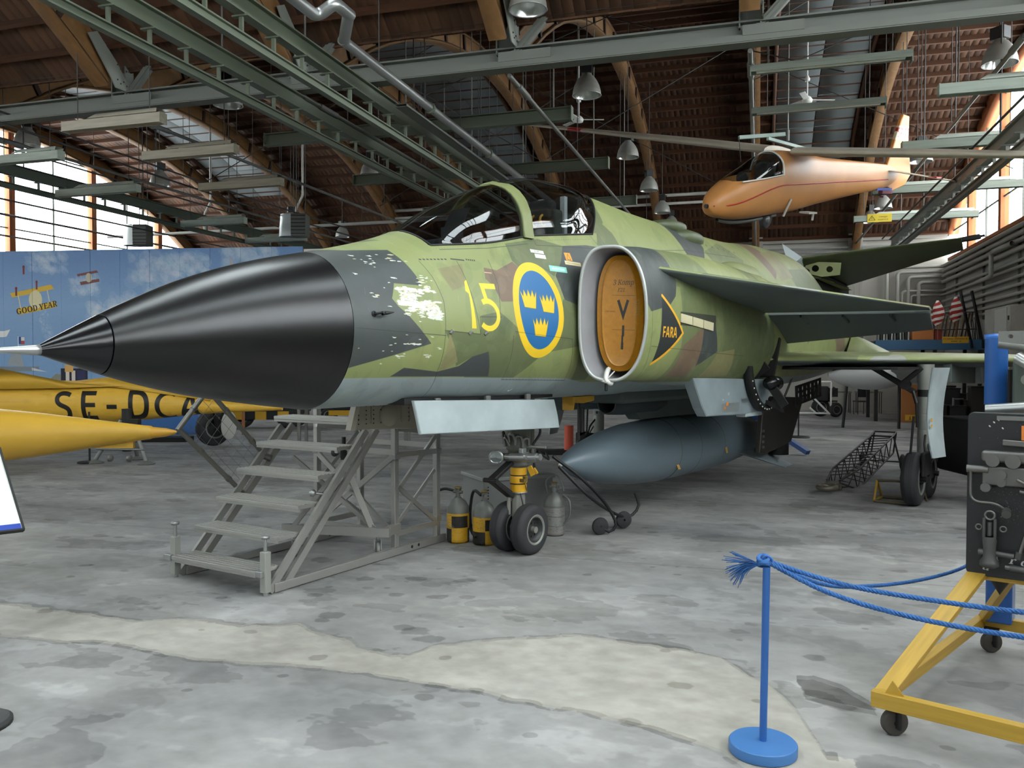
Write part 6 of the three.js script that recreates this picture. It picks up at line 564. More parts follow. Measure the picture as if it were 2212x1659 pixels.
function stanchion(X, Z, H, R, label, mat) { const g = thing('barrier_stand', label, 'stand', at(X, 0, Z)); part(g, 'stand_base', latheTo([[0, 0], [R, 0], [R, 0.02], [R * 0.9, 0.03], [0, 0.035]], V(0, 0, 0), V(0, 1, 0), 32), mat); part(g, 'stand_pole', rod(V(0, 0.03, 0), V(0, H, 0), 0.018, 12), mat); return g; }
stanchion(-7.43, 14.54, 0.9, 0.2, 'thin black stand on a flat disc under the yellow tank', M.black); stanchion(-2.6, 3.95, 0.95, 0.17, 'black disc-based stand cut by the lower left corner', std('#2c2c2b', 0.6, 0, { bumpMap: NOISE, bumpScale: 0.003 })); stanchion(6.77, 19.55, 0.92, 0.26, 'thin black stand alone on the bright floor behind the jet', M.black);
{ // tilted board; its stand is outside the frame
  const g = thing('information_board', 'tilted white information board with a blue foot strip at the left edge', 'sign', V(0, 0, 0)), c = at(-3.08, 0.7, 5.2), e1 = at(0.75, 0, 0.65).normalize(), e2 = at(-0.22, 0.32, 0.2).sub(at(0, 0, 0)).normalize(), n = e1.clone().cross(e2).normalize(), mx = new THREE.Matrix4().makeBasis(e1, e2, n).setPosition(c), put = (q) => q.applyMatrix4(mx);
  const b = part(g, 'board', put(box(0.9, 0.66, 0.02, -0.45, 0.33, 0)), M.white); part(b, 'print', put(box(0.87, 0.59, 0.002, -0.45, 0.355, 0.011)), std('#f2f1ec', 0.35)); part(b, 'blue_strip', put(box(0.88, 0.04, 0.004, -0.45, 0.025, 0.011)), std('#1d3fa0', 0.4)); part(b, 'board_edge', [put(box(0.014, 0.66, 0.03, 0, 0.33, 0)), put(box(0.9, 0.012, 0.03, -0.45, 0, 0))], M.darkMetal);
  const f = V(-0.5, 0.3, -0.02).applyMatrix4(mx); part(g, 'board_leg', [rod(V(f.x, 0.02, f.z), f, 0.025), latheTo([[0, 0], [0.15, 0], [0.15, 0.03], [0, 0.035]], V(f.x, 0, f.z), V(0, 1, 0), 24)], M.darkMetal);
}
{ // tow trolleys seen under the boom
  const [p, t] = camFrame(-6.9, 22.6), g = thing('striped_trolley', 'dark trolley with a yellow and black striped bar beyond the yellow boom', 'trolley', p, t); for (let i = 0; i < 8; i++) part(g, 'stripe', box(0.3, 0.22, 0.08, -1.0 + i * 0.3, 0.36, 0.5), i % 2 ? M.black : M.yellow); part(g, 'chassis', [box(2.4, 0.25, 1.0, 0.1, 0.55, 0, 0.03), box(0.8, 0.5, 0.7, -0.6, 0.9, -0.1, 0.05)], M.darkMetal); for (const [x, z] of [[-0.4, 0.3], [0.9, 0.3], [0.9, -0.4]]) wheel(g, V(x, 0.36, z), V(0.3, 0, 1), 0.36, 0.2); part(g, 'jack_leg', rod(V(1.0, 0, 0.5), V(1.0, 0.4, 0.5), 0.03), M.greyMetal);
  const [p2, t2] = camFrame(-5.0, 24.4), h = thing('dark_tug', 'low yellow and black tug on small wheels seen past the steps', 'tug', p2, t2); part(h, 'tug_body', [box(1.9, 0.35, 0.9, 0.4, 0.5, 0, 0.05), box(0.7, 0.5, 0.8, 0.7, 0.9, 0, 0.06)], M.black); part(h, 'tug_skirt', box(1.6, 0.14, 0.05, 0.5, 0.32, 0.46), M.yellow); for (const x of [-0.3, 1.1]) wheel(h, V(x, 0.24, 0.4), V(0, 0, 1), 0.24, 0.16);
  const [p3, t3] = camFrame(-3.3, 17.4), k = thing('pale_workbench', 'pale flat bench top behind the upper steps', 'bench', p3, t3); part(k, 'bench_top', box(2.4, 0.14, 0.7, 0, 1.0, 0, 0.01), M.white); for (const x of [-1.1, 1.1]) for (const z of [-0.3, 0.3]) part(k, 'leg', box(0.06, 0.93, 0.06, x, 0.465, z), M.greyMetal);
  const [p4, t4] = camFrame(1.0, 16), c = thing('safety_cone_post', 'short red post on a black foot behind the drop tank', 'post', p4, t4); part(c, 'post_body', rod(V(0.1, 0.08, 0), V(0.1, 0.55, 0), 0.09, 16), std('#c0523c', 0.6)); part(c, 'foot', box(1.1, 0.08, 0.4, 0, 0.04, 0, 0.02), M.black);
}
// ---------- hanging from the roof ----------
{ // bell lamps
  const proto = thing('bell_lamp', '', 'lamp', V(0, 0, 0)); const bellMat = std('#aaaaa2', 0.38, 0.35, { map: WEAR }), glassy = std('#d6d8d5', 0.15, 0.6);
  const b = part(proto, 'lamp_bell', latheTo([[0.27, 0], [0.262, 0.08], [0.235, 0.18], [0.19, 0.27], [0.13, 0.35], [0.09, 0.38], [0.085, 0.41]], V(0, 0, 0), V(0, 1, 0), 36), bellMat); part(b, 'bell_lining', latheTo([[0.262, 0.004], [0.24, 0.1], [0.2, 0.19], [0.12, 0.3], [0, 0.33]], V(0, 0, 0), V(0, 1, 0), 18), glassy); part(b, 'bell_rim', new THREE.TorusGeometry(0.27, 0.008, 6, 36).rotateX(PI / 2), M.silver); part(b, 'bulb', latheTo([[0, 0.1], [0.05, 0.14], [0.06, 0.2], [0.03, 0.3], [0.03, 0.34]], V(0, 0, 0), V(0, 1, 0), 16), std('#dcdedb', 0.2));
  part(proto, 'ballast_box', [box(0.2, 0.2, 0.24, 0, 0.5, 0, 0.01), box(0.26, 0.05, 0.05, 0.02, 0.55, 0)], M.black); const stem = part(proto, 'lamp_stem', rod(V(0, 0.58, 0), V(0, 1, 0), 0.01, 6), M.cable);
  const G = 'bell lamps along the roof rods', put = (x, h, z, label, first) => { const o = first ? proto : proto.clone(); if (!first) { o.name = numbered('bell_lamp'); scene.add(o); } o.position.set(x, h, z); const top = Math.max(0.1, vaultH(z) - h - 0.54), s = o.children.find((m) => m.name === 'lamp_stem'); if (!first) o.rotation.y = x + z; s.scale.y = 1; s.geometry = rod(V(0, 0.58, 0), V(0, 0.62 + top, 0), 0.01, 6); tag(o, label, 'lamp', G); };
  [[-3.15, 6.72, -11.35, 'bell lamp cut by the top edge, in front of the grey girder'], [-3.15, 6.8, -15.5, 'bell lamp above the rear of the canopy, first beyond the girder'], [-3.15, 6.85, -20.6, 'bell lamp over the white glider wing, mid roof'], [-3.15, 6.85, -24.7, 'bell lamp next beyond the glider wing, over the jet spine'], [-3.15, 6.8, -28.2, 'small far bell lamp just above the jet spine'], [-3.15, 6.8, -31.2, 'farthest and lowest bell lamp above the jet spine'],
    [3.78, 6.7, -15.56, 'large bell lamp at the upper right under the girder end'], [3.77, 6.7, -22.5, 'bell lamp half hidden behind the glider wing at right'], [3.76, 6.7, -28.85, 'bell lamp under the glider tail'], [3.7, 6.7, -31.6, 'small bell lamp beneath the warning sign at right'],
    [-15.82, 6.65, -14.87, 'bell lamp at the left edge against the bright windows'], [-15.82, 6.65, -19.19, 'bell lamp hanging before the left wooden arches'], [-15.82, 6.65, -25.85, 'bell lamp beside the white-sided heater on the left'], [-15.5, 6.65, -29, 'farthest bell lamp on the left, near the mural end'], [-9.7, 6.65, -13.66, 'bell lamp showing only its glass under the crossing rails'], [-9.7, 6.65, -19.71, 'bell lamp behind the green crossing rails, left of the canopy']].forEach(([x, h, z, l], i) => put(x, h, z, l, i === 0));
}
{ // trough luminaires
  const pale = [std('#aab5a6', 0.5, 0, { map: WEAR }), std('#c3cbbf', 0.5)], grey = [std('#7d8478', 0.55, 0, { map: WEAR }), std('#868c80', 0.55)], creamy = [std('#b4ac98', 0.55, 0, { map: WEAR }), std('#b9b29f', 0.55)]; const rows = [];
  for (const [z, l] of [[-13.12, 'highest'], [-16.3, 'second'], [-20.3, 'third'], [-24.1, 'lowest']]) rows.push([2.42, 5.4, 5.62, z, l + ' of the pale green trough lights stacked at right']);
  rows.push([-0.15, 2.0, 6.0, -12.7, 'grey trough light right under the girder beside the white hanging rod'], [-0.15, 1.95, 6.0, -14.8, 'grey trough light below the ceiling fan'], [-10.9, -9.0, 5.6, -11.0, 'upper of the cream trough lights below the girder at left'], [-11, -9.03, 5.6, -12.95, 'middle cream trough light at left, below the plate of the girder'], [-11.75, -9.73, 5.6, -15.55, 'lower cream trough light at left'], [-15.3, -13.1, 5.6, -15.2, 'pale green trough light across the bright left windows'], [-15.3, -13.3, 5.6, -19.45, 'pale green trough light under the left lamp, by the pipe'], [-15.45, -13.35, 5.6, -22.65, 'pale green trough light just above the mural'], [-14, -12.4, 5.6, -12.4, 'pale trough light end at the left edge']);
  for (const [x0, x1, h, z, l] of rows) { const [body, wing] = l.startsWith('grey') ? grey : l.includes('cream') ? creamy : pale; const g = thing('trough_light', l, 'light fixture', V(x0, h, z), 0, 'trough lights'), L = x1 - x0, slim = l.startsWith('grey'); part(g, 'trough_body', [box(L, 0.02, 0.16, L / 2, 0.07, 0), box(L, slim ? 0.1 : 0.15, 0.015, L / 2, slim ? 0.03 : 0, 0.08), box(L, slim ? 0.1 : 0.15, 0.015, L / 2, slim ? 0.03 : 0, -0.08)], body); part(g, 'end_cap', [box(0.015, 0.17, 0.17, 0, 0, 0), box(0.015, 0.17, 0.17, L, 0, 0)], body); if (!slim) part(g, 'reflector', loft([[V(0.5, 0.08, -0.1), V(L - 0.06, 0.08, -0.1)], [V(0.62, 0.16, -0.16), V(L - 0.1, 0.16, -0.16)], [V(0.62, 0.17, -0.16), V(L - 0.1, 0.17, -0.16)], [V(0.62, 0.17, 0.02), V(L - 0.1, 0.17, 0.02)], [V(0.5, 0.09, 0.08), V(L - 0.06, 0.09, 0.08)]], false), wing); part(g, 'light_tube', [rod(V(0.08, 0, 0.03), V(L - 0.08, 0, 0.03), 0.018, 8), rod(V(0.08, 0, -0.03), V(L - 0.08, 0, -0.03), 0.018, 8)], M.white); const top = vaultH(z) - h + 0.08; for (const x of [0.25, L - 0.25]) part(g, 'hanging_rod', rod(V(x, 0.08, 0), V(x, top, 0), 0.008, 6), M.cable);
    if (l.startsWith('lowest')) { const t = canvasTex(256, 128, (c) => { c.fillStyle = '#e0c63a'; c.fillRect(0, 0, 256, 128); c.strokeStyle = c.fillStyle = '#2a2610'; c.lineWidth = 6; c.beginPath(); c.moveTo(48, 28); c.lineTo(82, 96); c.lineTo(16, 96); c.closePath(); c.stroke(); c.fillRect(45, 50, 6, 26); c.font = '30px sans-serif'; c.fillText('Uwaga', 120, 58); c.fillText('suwnica', 110, 100); }); part(g, 'warning_sign', box(0.6, 0.22, 0.01, 0.62, 0.0, 0.095), [M.yellow, M.yellow, M.yellow, M.yellow, new THREE.MeshStandardMaterial({ map: t, roughness: 0.5 }), M.yellow]); } }
}
{ // overhead hoist tracks: girder, hangers, lower rail
  const track = (x, z0, z1, hl, hu, label, mat, step = 0.66) => { const g = thing('hoist_track', label, 'rail', V(0, 0, 0), 0); part(g, 'lower_rail', ibeam(V(x, hl, z0), V(x, hl, z1), 0.1, 0.12, 0.02, V(0, 1, 0)), mat); part(g, 'upper_beam', ibeam(V(x + 0.02, hu, z0), V(x + 0.02, hu, z1), 0.14, 0.24, 0.02, V(0, 1, 0)), mat); const n = Math.floor(Math.abs(z1 - z0) / step); for (let i = 1; i < n; i++) { const z = lerp(z0, z1, i / n), h = part(g, 'hanger', [box(0.05, hu - hl - 0.16, 0.03, x + 0.01, (hl + hu) / 2 - 0.02, z), box(0.22, 0.02, 0.07, x + 0.01, hu - 0.13, z)], mat); } for (let i = 0; i < 5; i++) { const z = lerp(z0, z1, (i + 0.5) / 5); part(g, 'hanging_rod', rod(V(x + 0.02, hu + 0.1, z), V(x + 0.02, vaultH(z) + 0.08, z), 0.014, 6), M.cable); } return g; };
  track(-7.2, -4.5, -22.8, 5.6, 5.98, 'left one of the twin green overhead tracks running away above the canopy', M.greenSteel); track(-5.9, -4.5, -22.8, 5.6, 5.98, 'right one of the twin green overhead tracks, beside the silver pipe', M.greenSteel); track(-15.6, -9, -27.5, 5.6, 5.95, 'dark green overhead track across the left windows', std('#4d574b', 0.6)); track(3.74, -10.4, -27, 5.0, 5.34, 'grey overhead track slanting down before the right windows', std('#8a8d86', 0.5, 0.2), 0.75);
  for (const [z, l] of [[-14.7, 'nearest green cross beam above the twin tracks, under the girder'], [-18.5, 'middle green cross beam above the twin tracks'], [-22.9, 'farthest green cross beam at the end of the twin tracks']]) { const g = thing('cross_beam', l, 'beam', V(0, 0, 0)); part(g, 'beam_web', ibeam(V(-9.55, 6.24, z), V(-3.26, 6.24, z), 0.16, 0.24, 0.02, V(0, 1, 0)), M.greenSteel); part(g, 'end_plate', [box(0.02, 0.26, 0.18, -3.26, 6.24, z), box(0.02, 0.26, 0.18, -9.55, 6.24, z)], M.greenSteel); for (const x of [-8.9, -6.5, -3.6]) part(g, 'hanging_rod', rod(V(x, 6.3, z), V(x, vaultH(z) + 0.08, z), 0.013, 6), M.greyMetal); }
}
{ // pipes and cables
  const p = thing('heating_pipe', 'thick silver pipe with an elbow running away beside the green tracks', 'pipe', V(0, 0, 0)); part(p, 'pipe_run', [pipe([V(-5.25, 6.02, -4.5), V(-5.25, 6.02, -9.2), V(-5.0, 6.16, -9.2), V(-5.0, 6.16, -9.6)], 0.075, 0.12, 14), rod(V(-5.28, 6.0, -9.9), V(-5.28, 6.0, -24), 0.07, 14), rod(V(-5.0, 6.16, -9.55), V(-5.28, 6.0, -9.95), 0.075, 14)], M.silver); part(p, 'pipe_flange', [rod(V(-5.28, 6, -12.9), V(-5.28, 6, -12.96), 0.095, 14), rod(V(-5.28, 6, -16), V(-5.28, 6, -16.05), 0.095, 14)], M.greenSteel); for (let z = -11; z > -24; z -= 1.7) part(p, 'pipe_hanger', rod(V(-5.28, 6.07, z), V(-5.28, z > -12 ? 7.3 : vaultH(z) + 0.08, z), 0.008, 6), M.cable);
  const tr = thing('cable_tray', 'flat grey cable tray hung below the silver pipe', 'tray', V(0, 0, 0)); part(tr, 'tray_channel', channel(V(-5.52, 5.88, -12.3), V(-5.52, 5.88, -24), 0.2, 0.05, 0.008, V(0, 1, 0)), M.greyBeam); for (let z = -13; z > -24; z -= 1.7) part(tr, 'tray_hanger', rod(V(-5.52, 5.88, z), V(-5.52, 6.3, z), 0.008, 6), M.cable);
  for (const [h, z, r, l] of [[8.75, -32.4, 0.06, 'thin pale pipe along the far roof edge, upper'], [8.45, -32.5, 0.05, 'second pale pipe along the far roof edge, just below the first']]) { const y = 7.15 + (h - 8.45), g = single('roof_pipe', rod(V(-14, h - 0.9, -30.6), V(2, h - 0.9, -30.6), r, 10), M.whitePipe, l, 'pipe'); }
  { const g = thing('left_pipe', 'thin pale pipe crossing low in front of the left arches', 'pipe', V(0, 0, 0)); part(g, 'pipe_run', rod(V(-22, 6.2, -24), V(-8.2, 6.2, -24), 0.05, 10), M.whitePipe); for (const x of [-18, -14.5]) part(g, 'pipe_drop', pipe([V(x, 6.2, -24), V(x, 6.8, -24), V(x + 0.25, 7.2, -24), V(x + 0.25, 9.5, -24)], 0.035, 0.1), M.whitePipe); }
  const wires = [[[-13.2, 6.35, -9.5], [-12.7, 6.2, -30], 'upper'], [[-13.2, 6.15, -9.5], [-12.8, 6.0, -30], 'lower']]; for (const [a, b, l] of wires) single('steel_cable', tube([V(...a), V((a[0] + b[0]) / 2, (a[1] + b[1]) / 2 - 0.15, (a[2] + b[2]) / 2), V(...b)], 0.022, 20, 6), M.cable, l + ' of the two dark cables slanting over the left windows', 'cable');
  const wl = [[-15.2, 6.3, -10, -15.1, 6.2, -28, 'top thin wire beside the left track'], [-15.9, 5.35, -10, -15.9, 5.35, -28, 'thin wire just under the left track'], [3.53, 5.49, -10.4, 3.5, 5.47, -27, 'inner thin wire along the right track'], [3.95, 5.49, -10.4, 3.92, 5.47, -27, 'outer thin wire along the right track']]; for (const [a, b, c, d, e, f, l] of wl) single('thin_wire', rod(V(a, b, c), V(d, e, f), 0.02, 6), M.cable, l, 'wire');
  const br = struct('roof_bracing'); let k = 0; for (const x of [RIBX[7] - 1.5, RIBX[6] - 0.2, RIBX[5] - 0.5, RIBX[4], RIBX[8] - 0.6]) for (const s of [-1, 1]) { const z0 = -14 - (k % 3) * 4; part(br, 'brace_rod', rod(V(x - 2.9 * s, 6.3, z0), V(x + 2.9 * s, vaultH(z0 - 2) + 0.05, z0 - 2), 0.011, 5), M.cable); k++; }
}
for (const [x, z, l] of [[1.0, -20, 'white three-blade ceiling fan before the dark roof panels at right'], [-4.26, -20, 'white ceiling fan hanging near the bell lamp, above the glider wing']]) { const g = thing('ceiling_fan', l, 'fan', V(x, 7.7, z)); part(g, 'fan_motor', latheTo([[0, -0.08], [0.1, -0.06], [0.12, 0], [0.08, 0.06], [0.02, 0.1]], V(0, 0, 0), V(0, 1, 0), 16), M.white); for (let i = 0; i < 3; i++) part(g, 'fan_blade', box(0.5, 0.012, 0.12).rotateX(0.15).translate(0.36, 0, 0).rotateY(i * 2.094 + 0.3), M.white); part(g, 'fan_rod', [rod(V(0, 0.05, 0), V(0, vaultH(z) - 7.7, 0), 0.015), latheTo([[0.05, 0.42], [0.06, 0.48], [0.02, 0.55]], V(0, 0, 0), V(0, 1, 0), 12)], M.white); }
for (const [x, z, l] of [[-12.6, -20.7, 'grey air heater with a white curved side, above the mural end'], [-18.1, -20.9, 'grey box heater hanging before the left windows']]) { const g = thing('air_heater', l, 'heater', V(x, 5.62, z), YAW); part(g, 'heater_case', box(0.42, 0.62, 0.5, 0.2, 0, 0, 0.02), M.greyBeam); part(g, 'heater_hood', loft([...Array(9).keys()].map((i) => { const a = PI / 2 + (i / 8) * PI; return [V(0.4 * Math.cos(a), -0.31, 0.26 * Math.sin(a)), V(0.4 * Math.cos(a) * 0.9, 0.31, 0.26 * Math.sin(a))]; }), false), std('#c4c8c6', 0.35, 0.3)); part(g, 'heater_fin', [...Array(6).keys()].map((i) => box(0.4, 0.02, 0.02, 0.2, -0.25 + i * 0.1, 0.26)), M.darkMetal); part(g, 'hanging_rod', [rod(V(0.1, 0.3, 0), V(0.1, vaultH(z) - 5.5, 0), 0.012), rod(V(0.35, 0.3, 0), V(0.35, vaultH(z) - 5.5, 0), 0.012)], M.cable); }
{ // orange glider hung on cables, banked and nose-down
  const g = thing('orange_glider', 'orange glider with long cream wings hanging from the roof, tail marked TMF', 'glider', V(0.284, 5.394, -15.215)); g.rotation.order = 'YZX'; g.rotation.set(13.5 * D2R, (42 + 16.6) * D2R, 8 * D2R);
  const or = std('#c98b4e', 0.42, 0, { map: WEAR }), cream = std('#cbc1ae', 0.5, 0, { map: WEAR });
  const S = [[-1.94, -0.86, -0.88, 0.02], [-1.86, -0.7, -1.0, 0.15], [-1.6, -0.53, -1.07, 0.25], [-1.27, -0.37, -1.1, 0.3], [-0.9, -0.22, -1.09, 0.32], [-0.5, -0.04, -1.07, 0.32], [0, 0.06, -1.03, 0.31], [0.6, 0.05, -0.99, 0.28], [1.54, -0.02, -0.87, 0.21], [3, -0.06, -0.72, 0.13], [4.4, -0.1, -0.58, 0.07], [4.9, -0.12, -0.5, 0.04]], R = []; for (let i = 0; i <= 44; i++) { const x = lerp(-1.94, 4.9, (i / 44) ** 1.25), [a, b, w] = pchip(S, x), o = []; for (let j = 0; j < 32; j++) { const q = (j / 32) * 2 * PI, c = Math.cos(q), s = Math.sin(q); o.push(V(x, (a + b) / 2 + ((a - b) / 2) * Math.sign(c) * Math.abs(c) ** 0.8, w * Math.sign(s) * Math.abs(s) ** 0.75)); } R.push(o); }
  const skin = loft(R, true, (p) => [p.x * 0.4, p.y * 0.4]), sill = (p) => p.y - (-0.47 + 0.13 * clamp((p.x + 1.45) / 1.1)), front = (p) => p.x + 1.46, back = (p) => p.x + 0.27;
  const win = clip(clip(clip(skin, sill), front), (p) => -back(p)), rest = [clip(skin, (p) => -sill(p)), clip(clip(skin, sill), (p) => -front(p)), clip(clip(skin, sill), back)]; part(g, 'glider_fuselage', rest, or); part(g, 'glider_canopy', win, new THREE.MeshPhysicalMaterial({ color: '#d6dcde', transmission: 1, thickness: 0, roughness: 0.03 })); part(g, 'canopy_frame', [tube([V(-0.27, -0.34, 0.335), V(-0.28, -0.12, 0.28), V(-0.29, 0.02, 0.1), V(-0.29, 0.02, -0.1), V(-0.28, -0.12, -0.28), V(-0.27, -0.3, -0.33)], 0.014, 24, 6), tube([V(-1.42, -0.465, 0.275), V(-0.9, -0.41, 0.325), V(-0.27, -0.335, 0.335)], 0.012)], M.white); part(g, 'cockpit_floor', box(1.0, 0.05, 0.5, -0.75, -0.55, 0), M.black); part(g, 'instrument', [rod(V(-0.98, -0.42, 0), V(-1.04, -0.41, 0), 0.1, 20)], M.darkMetal); part(g, 'pilot_seat', box(0.1, 0.45, 0.4, -0.3, -0.35, 0, 0.03), M.black);
  const strip = []; for (const z of [1, -1]) { const L = []; for (let i = 0; i <= 24; i++) { const x = lerp(-1.9, 4.4, i / 24), [a, b, w] = pchip(S, x), h = x < 0 ? lerp(-0.86, -0.5, sstep(-1.95, 0, x)) : lerp(-0.5, -0.4, x / 4.4), c = clamp((h - (a + b) / 2) / ((a - b) / 2), -1, 1); L.push(V(x, h, z * (w * Math.sqrt(1 - Math.abs(c) ** 2.5) ** 0.9 + 0.004))); } strip.push(tube(L, 0.011, 48, 5)); } part(g, 'red_line', strip, M.red, 'red trim line'); part(g, 'tow_hook', rod(V(-1.97, -0.87, 0), V(-1.88, -0.87, 0), 0.035, 12), M.black);
  part(g, 'skid', tube([V(-1.6, -1.09, 0), V(-1.2, -1.14, 0), V(-0.6, -1.13, 0), V(0.2, -1.05, 0)], 0.035), M.greyMetal); const w = part(g, 'landing_wheel', latheTo([[0.03, -0.045], [0.13, -0.05], [0.16, -0.02], [0.16, 0.02], [0.13, 0.05], [0.03, 0.045]], V(-0.1, -1.13, 0), V(0, 0, 1), 24), M.rubber); part(w, 'wheel_hub', latheTo([[0, -0.05], [0.07, -0.05], [0.07, 0.05], [0, 0.05]], V(-0.1, -1.13, 0), V(0, 0, 1), 16), M.greyMetal);
  const foilT = (c, T) => { const o = []; const n = 9; for (let i = 0; i <= n; i++) { const t = (i / n) ** 1.6; o.push([t, (1.4845 * Math.sqrt(t) - 0.63 * t - 1.758 * t * t + 1.4215 * t ** 3 - 0.5075 * t ** 4)]); } return [...o.map(([t, y]) => [t * c, y * T]), ...o.slice(1, -1).reverse().map(([t, y]) => [t * c, -y * T * 0.6])]; };
  for (const [z, e] of [[1, 6.3], [-1, 7.45]]) { const ss = [[0.25, 1.15, 0.19], [2.2, 1.1, 0.18], [4.5, 0.85, 0.12], [e, 0.4, 0.04]], rr = ss.map(([l, c, T]) => foilT(c, T).map(([x, y]) => V(x + (1.15 - c) * 0.25 - 0.05, y + 0.03 + l * 0.04, l * z))); const wg = part(g, 'glider_wing', loft(z > 0 ? rr : rr.map((q) => q.reverse()), true, (p) => [p.x, p.z * 0.3], [true, true]), cream); part(wg, 'wing_band', loft([4.75, 5.15].map((l) => { const t = (l - 4.5) / (e - 4.5), c = lerp(0.85, 0.4, t) + 0.012, T = lerp(0.12, 0.04, t) + 0.008; const q = foilT(c, T).map(([x, y]) => V(x + (1.15 - c) * 0.25 - 0.055, y + 0.028 + l * 0.04, l * z)); return z > 0 ? q : q.reverse(); }), true), M.red, 'dark red band'); }
  part(g, 'tailplane', loft([-1.32, -0.7, 0, 0.7, 1.38].map((z) => { const c = 0.62 - 0.2 * Math.abs(z) / 1.4; return foilT(c, 0.035).map(([x, y]) => V(4.35 + x + (0.62 - c) * 0.3, y - 0.22 - 0.09 * z, z)); }), true, null, [true, true]), cream); part(g, 'tailplane_band', box(0.4, 0.05, 0.16, 4.62, -0.305, 0.95), M.red);
  const ft = canvasTex(256, 256, (c, W, H) => { c.fillStyle = '#cf8a44'; c.fillRect(0, 0, W, H); c.fillStyle = '#dccfae'; c.fillRect(0, 46, W, 50); c.fillStyle = '#a82f2a'; c.font = 'bold 48px sans-serif'; c.textAlign = 'center'; c.fillText('SP-TMF', 132, 88); }); const fin = ext([[4.2, -0.45], [4.42, 0.1], [4.62, 0.78], [4.68, 0.9], [4.95, 0.88], [5.12, 0.4], [5.55, -0.28], [5.35, -0.5], [4.8, -0.62]], 0.05, 0.015).translate(0, 0, -0.025); { const P = fin.attributes.position, U = fin.attributes.uv; for (let i = 0; i < P.count; i++) U.setXY(i, clamp((P.getX(i) - 4.35) / 0.95), clamp((P.getY(i) + 0.5) / 1.45)); } part(g, 'glider_fin', fin, new THREE.MeshStandardMaterial({ map: ft, roughness: 0.45 })); part(g, 'tail_stripe', box(0.7, 0.05, 0.12, 4.35, -0.6, 0.0).rotateZ(0.0), std('#3a4fa8', 0.5)); part(g, 'tail_skid', [box(0.5, 0.1, 0.1, 4.55, -0.66, 0, 0.02), rod(V(4.4, -0.74, 0), V(4.4, -0.78, 0), 0.04)], std('#7c3a4c', 0.5)); part(g, 'wing_strut_fitting', [box(0.3, 0.03, 0.2, 1.2, -1.02, 0.1), rod(V(1.3, -1.0, 0.15), V(1.3, -1.16, 0.15), 0.02), rod(V(0.15, -0.75, 0.3), V(0.05, -1.05, 0.25), 0.02)], M.whitePipe);
  // suspension frame and cables
  const h = thing('lifting_frame', 'pale steel hanging frame with cables above the glider wing', 'frame', V(0, 0, 0)), A = at(3.78, 5.51, 13.9), B = at(4.61, 5.62, 14.1), C = at(4.29, 5.52, 14.0), D = at(5.21, 5.48, 14.6), E = at(4.66, 5.57, 14.1); part(h, 'frame_bar', [bar(A, B, 0.05, 0.06)], std('#9eb0a8', 0.5)); part(h, 'frame_bar', [bar(C, D, 0.05, 0.05)], std('#9eb0a8', 0.5)); part(h, 'lift_cable', rod(E, V(E.x, vaultH(E.z) + 0.08, E.z), 0.012, 6), M.greyMetal); part(h, 'lift_cable', rod(A, at(3.76, 5.06, 13.7), 0.006, 5), M.cable); const tl = V(0.284, 5.394, -15.215).add(V(4.9, 0.85, 0).applyEuler(g.rotation)); part(h, 'lift_cable', rod(tl, V(tl.x, vaultH(tl.z) + 0.08, tl.z), 0.008, 6), M.cable); part(h, 'shackle', [rod(E.clone().add(V(0, -0.06, 0)), E.clone().add(V(0, 0.12, 0)), 0.025, 8)], M.greyMetal);
}
// ---------- far right: pipes on the walls, racks, trolleys ----------
{
  const pm = std('#97968e', 0.5, 0.1), G = 'grey pipes along the right corner'; const hs = [5.2, 5.02, 4.84, 4.64, 4.34, 4.18, 3.95, 3.74, 3.52, 3.34, 3.18]; const ends = [-3, -2.2, 1.55, 2.0, 2.7, 3.2];
  hs.forEach((h, i) => { const r = i < 4 ? 0.065 : 0.045, wz = ZF + 0.36 + 0.0 * i, wx = XR - 0.16, far = i < 4 ? 4.4 + 0.35 * i - 0.3 * 0 : i < 6 ? 4.9 + (i - 4) * 0.3 : null, pts = []; if (far !== null) { pts.push(V(far, i < 4 ? 2.9 : 3.0, wz), V(far, h, wz)); } pts.push(V(wx, h, wz), V(wx, h, i === 5 ? -20 : -18)); single('wall_pipe', pipe(far === null ? [V(wx, h - 0.0, wz), V(wx, h, -18)] : pts, r, 0.16, 10), pm, ['topmost', 'second from the top', 'third from the top', 'fourth from the top', 'fifth, thinner', 'sixth, thinner', 'seventh', 'eighth', 'ninth', 'tenth', 'lowest'][i] + ' of the grey pipes that run round the right corner wall', 'pipe', G); });
  const b = thing('pipe_bracket', 'rusty upright pipe brackets on the right wall', 'bracket', V(0, 0, 0)); for (const z of [-31, -27.5, -24, -21]) part(b, 'bracket_bar', box(0.06, 2.3, 0.06, XR - 0.06, 4.2, z), M.greyBeam); const v = single('pipe_loop', pipe([V(XR - 0.36, 4.1, -27), V(XR - 0.42, 4.1, -25.2), V(XR - 0.42, 4.75, -25.2), V(XR - 0.36, 4.75, -23.5)], 0.06, 0.15, 10), pm, 'bent pipe loop standing off the right wall pipes', 'pipe');
  const bx = thing('wall_cabinet', 'plain white wall cabinet low on the right wall above the blue post', 'cabinet', V(5.95, 0, -22.6)); part(bx, 'cabinet_case', box(0.9, 1.5, 2.2, 0, 2.35, 0, 0.02), plaster); part(bx, 'cabinet_door', box(0.02, 1.4, 1.0, -0.46, 2.35, 0.4, 0.005), std('#aaa9a1', 0.6)); part(bx, 'hinge', [box(0.03, 0.1, 0.05, -0.46, 2.8, 1.05), box(0.03, 0.1, 0.05, -0.46, 2.0, 1.05)], M.darkMetal); part(bx, 'cabinet_stand', box(0.8, 1.6, 2.0, 0, 0.8, 0), M.darkMetal);
}
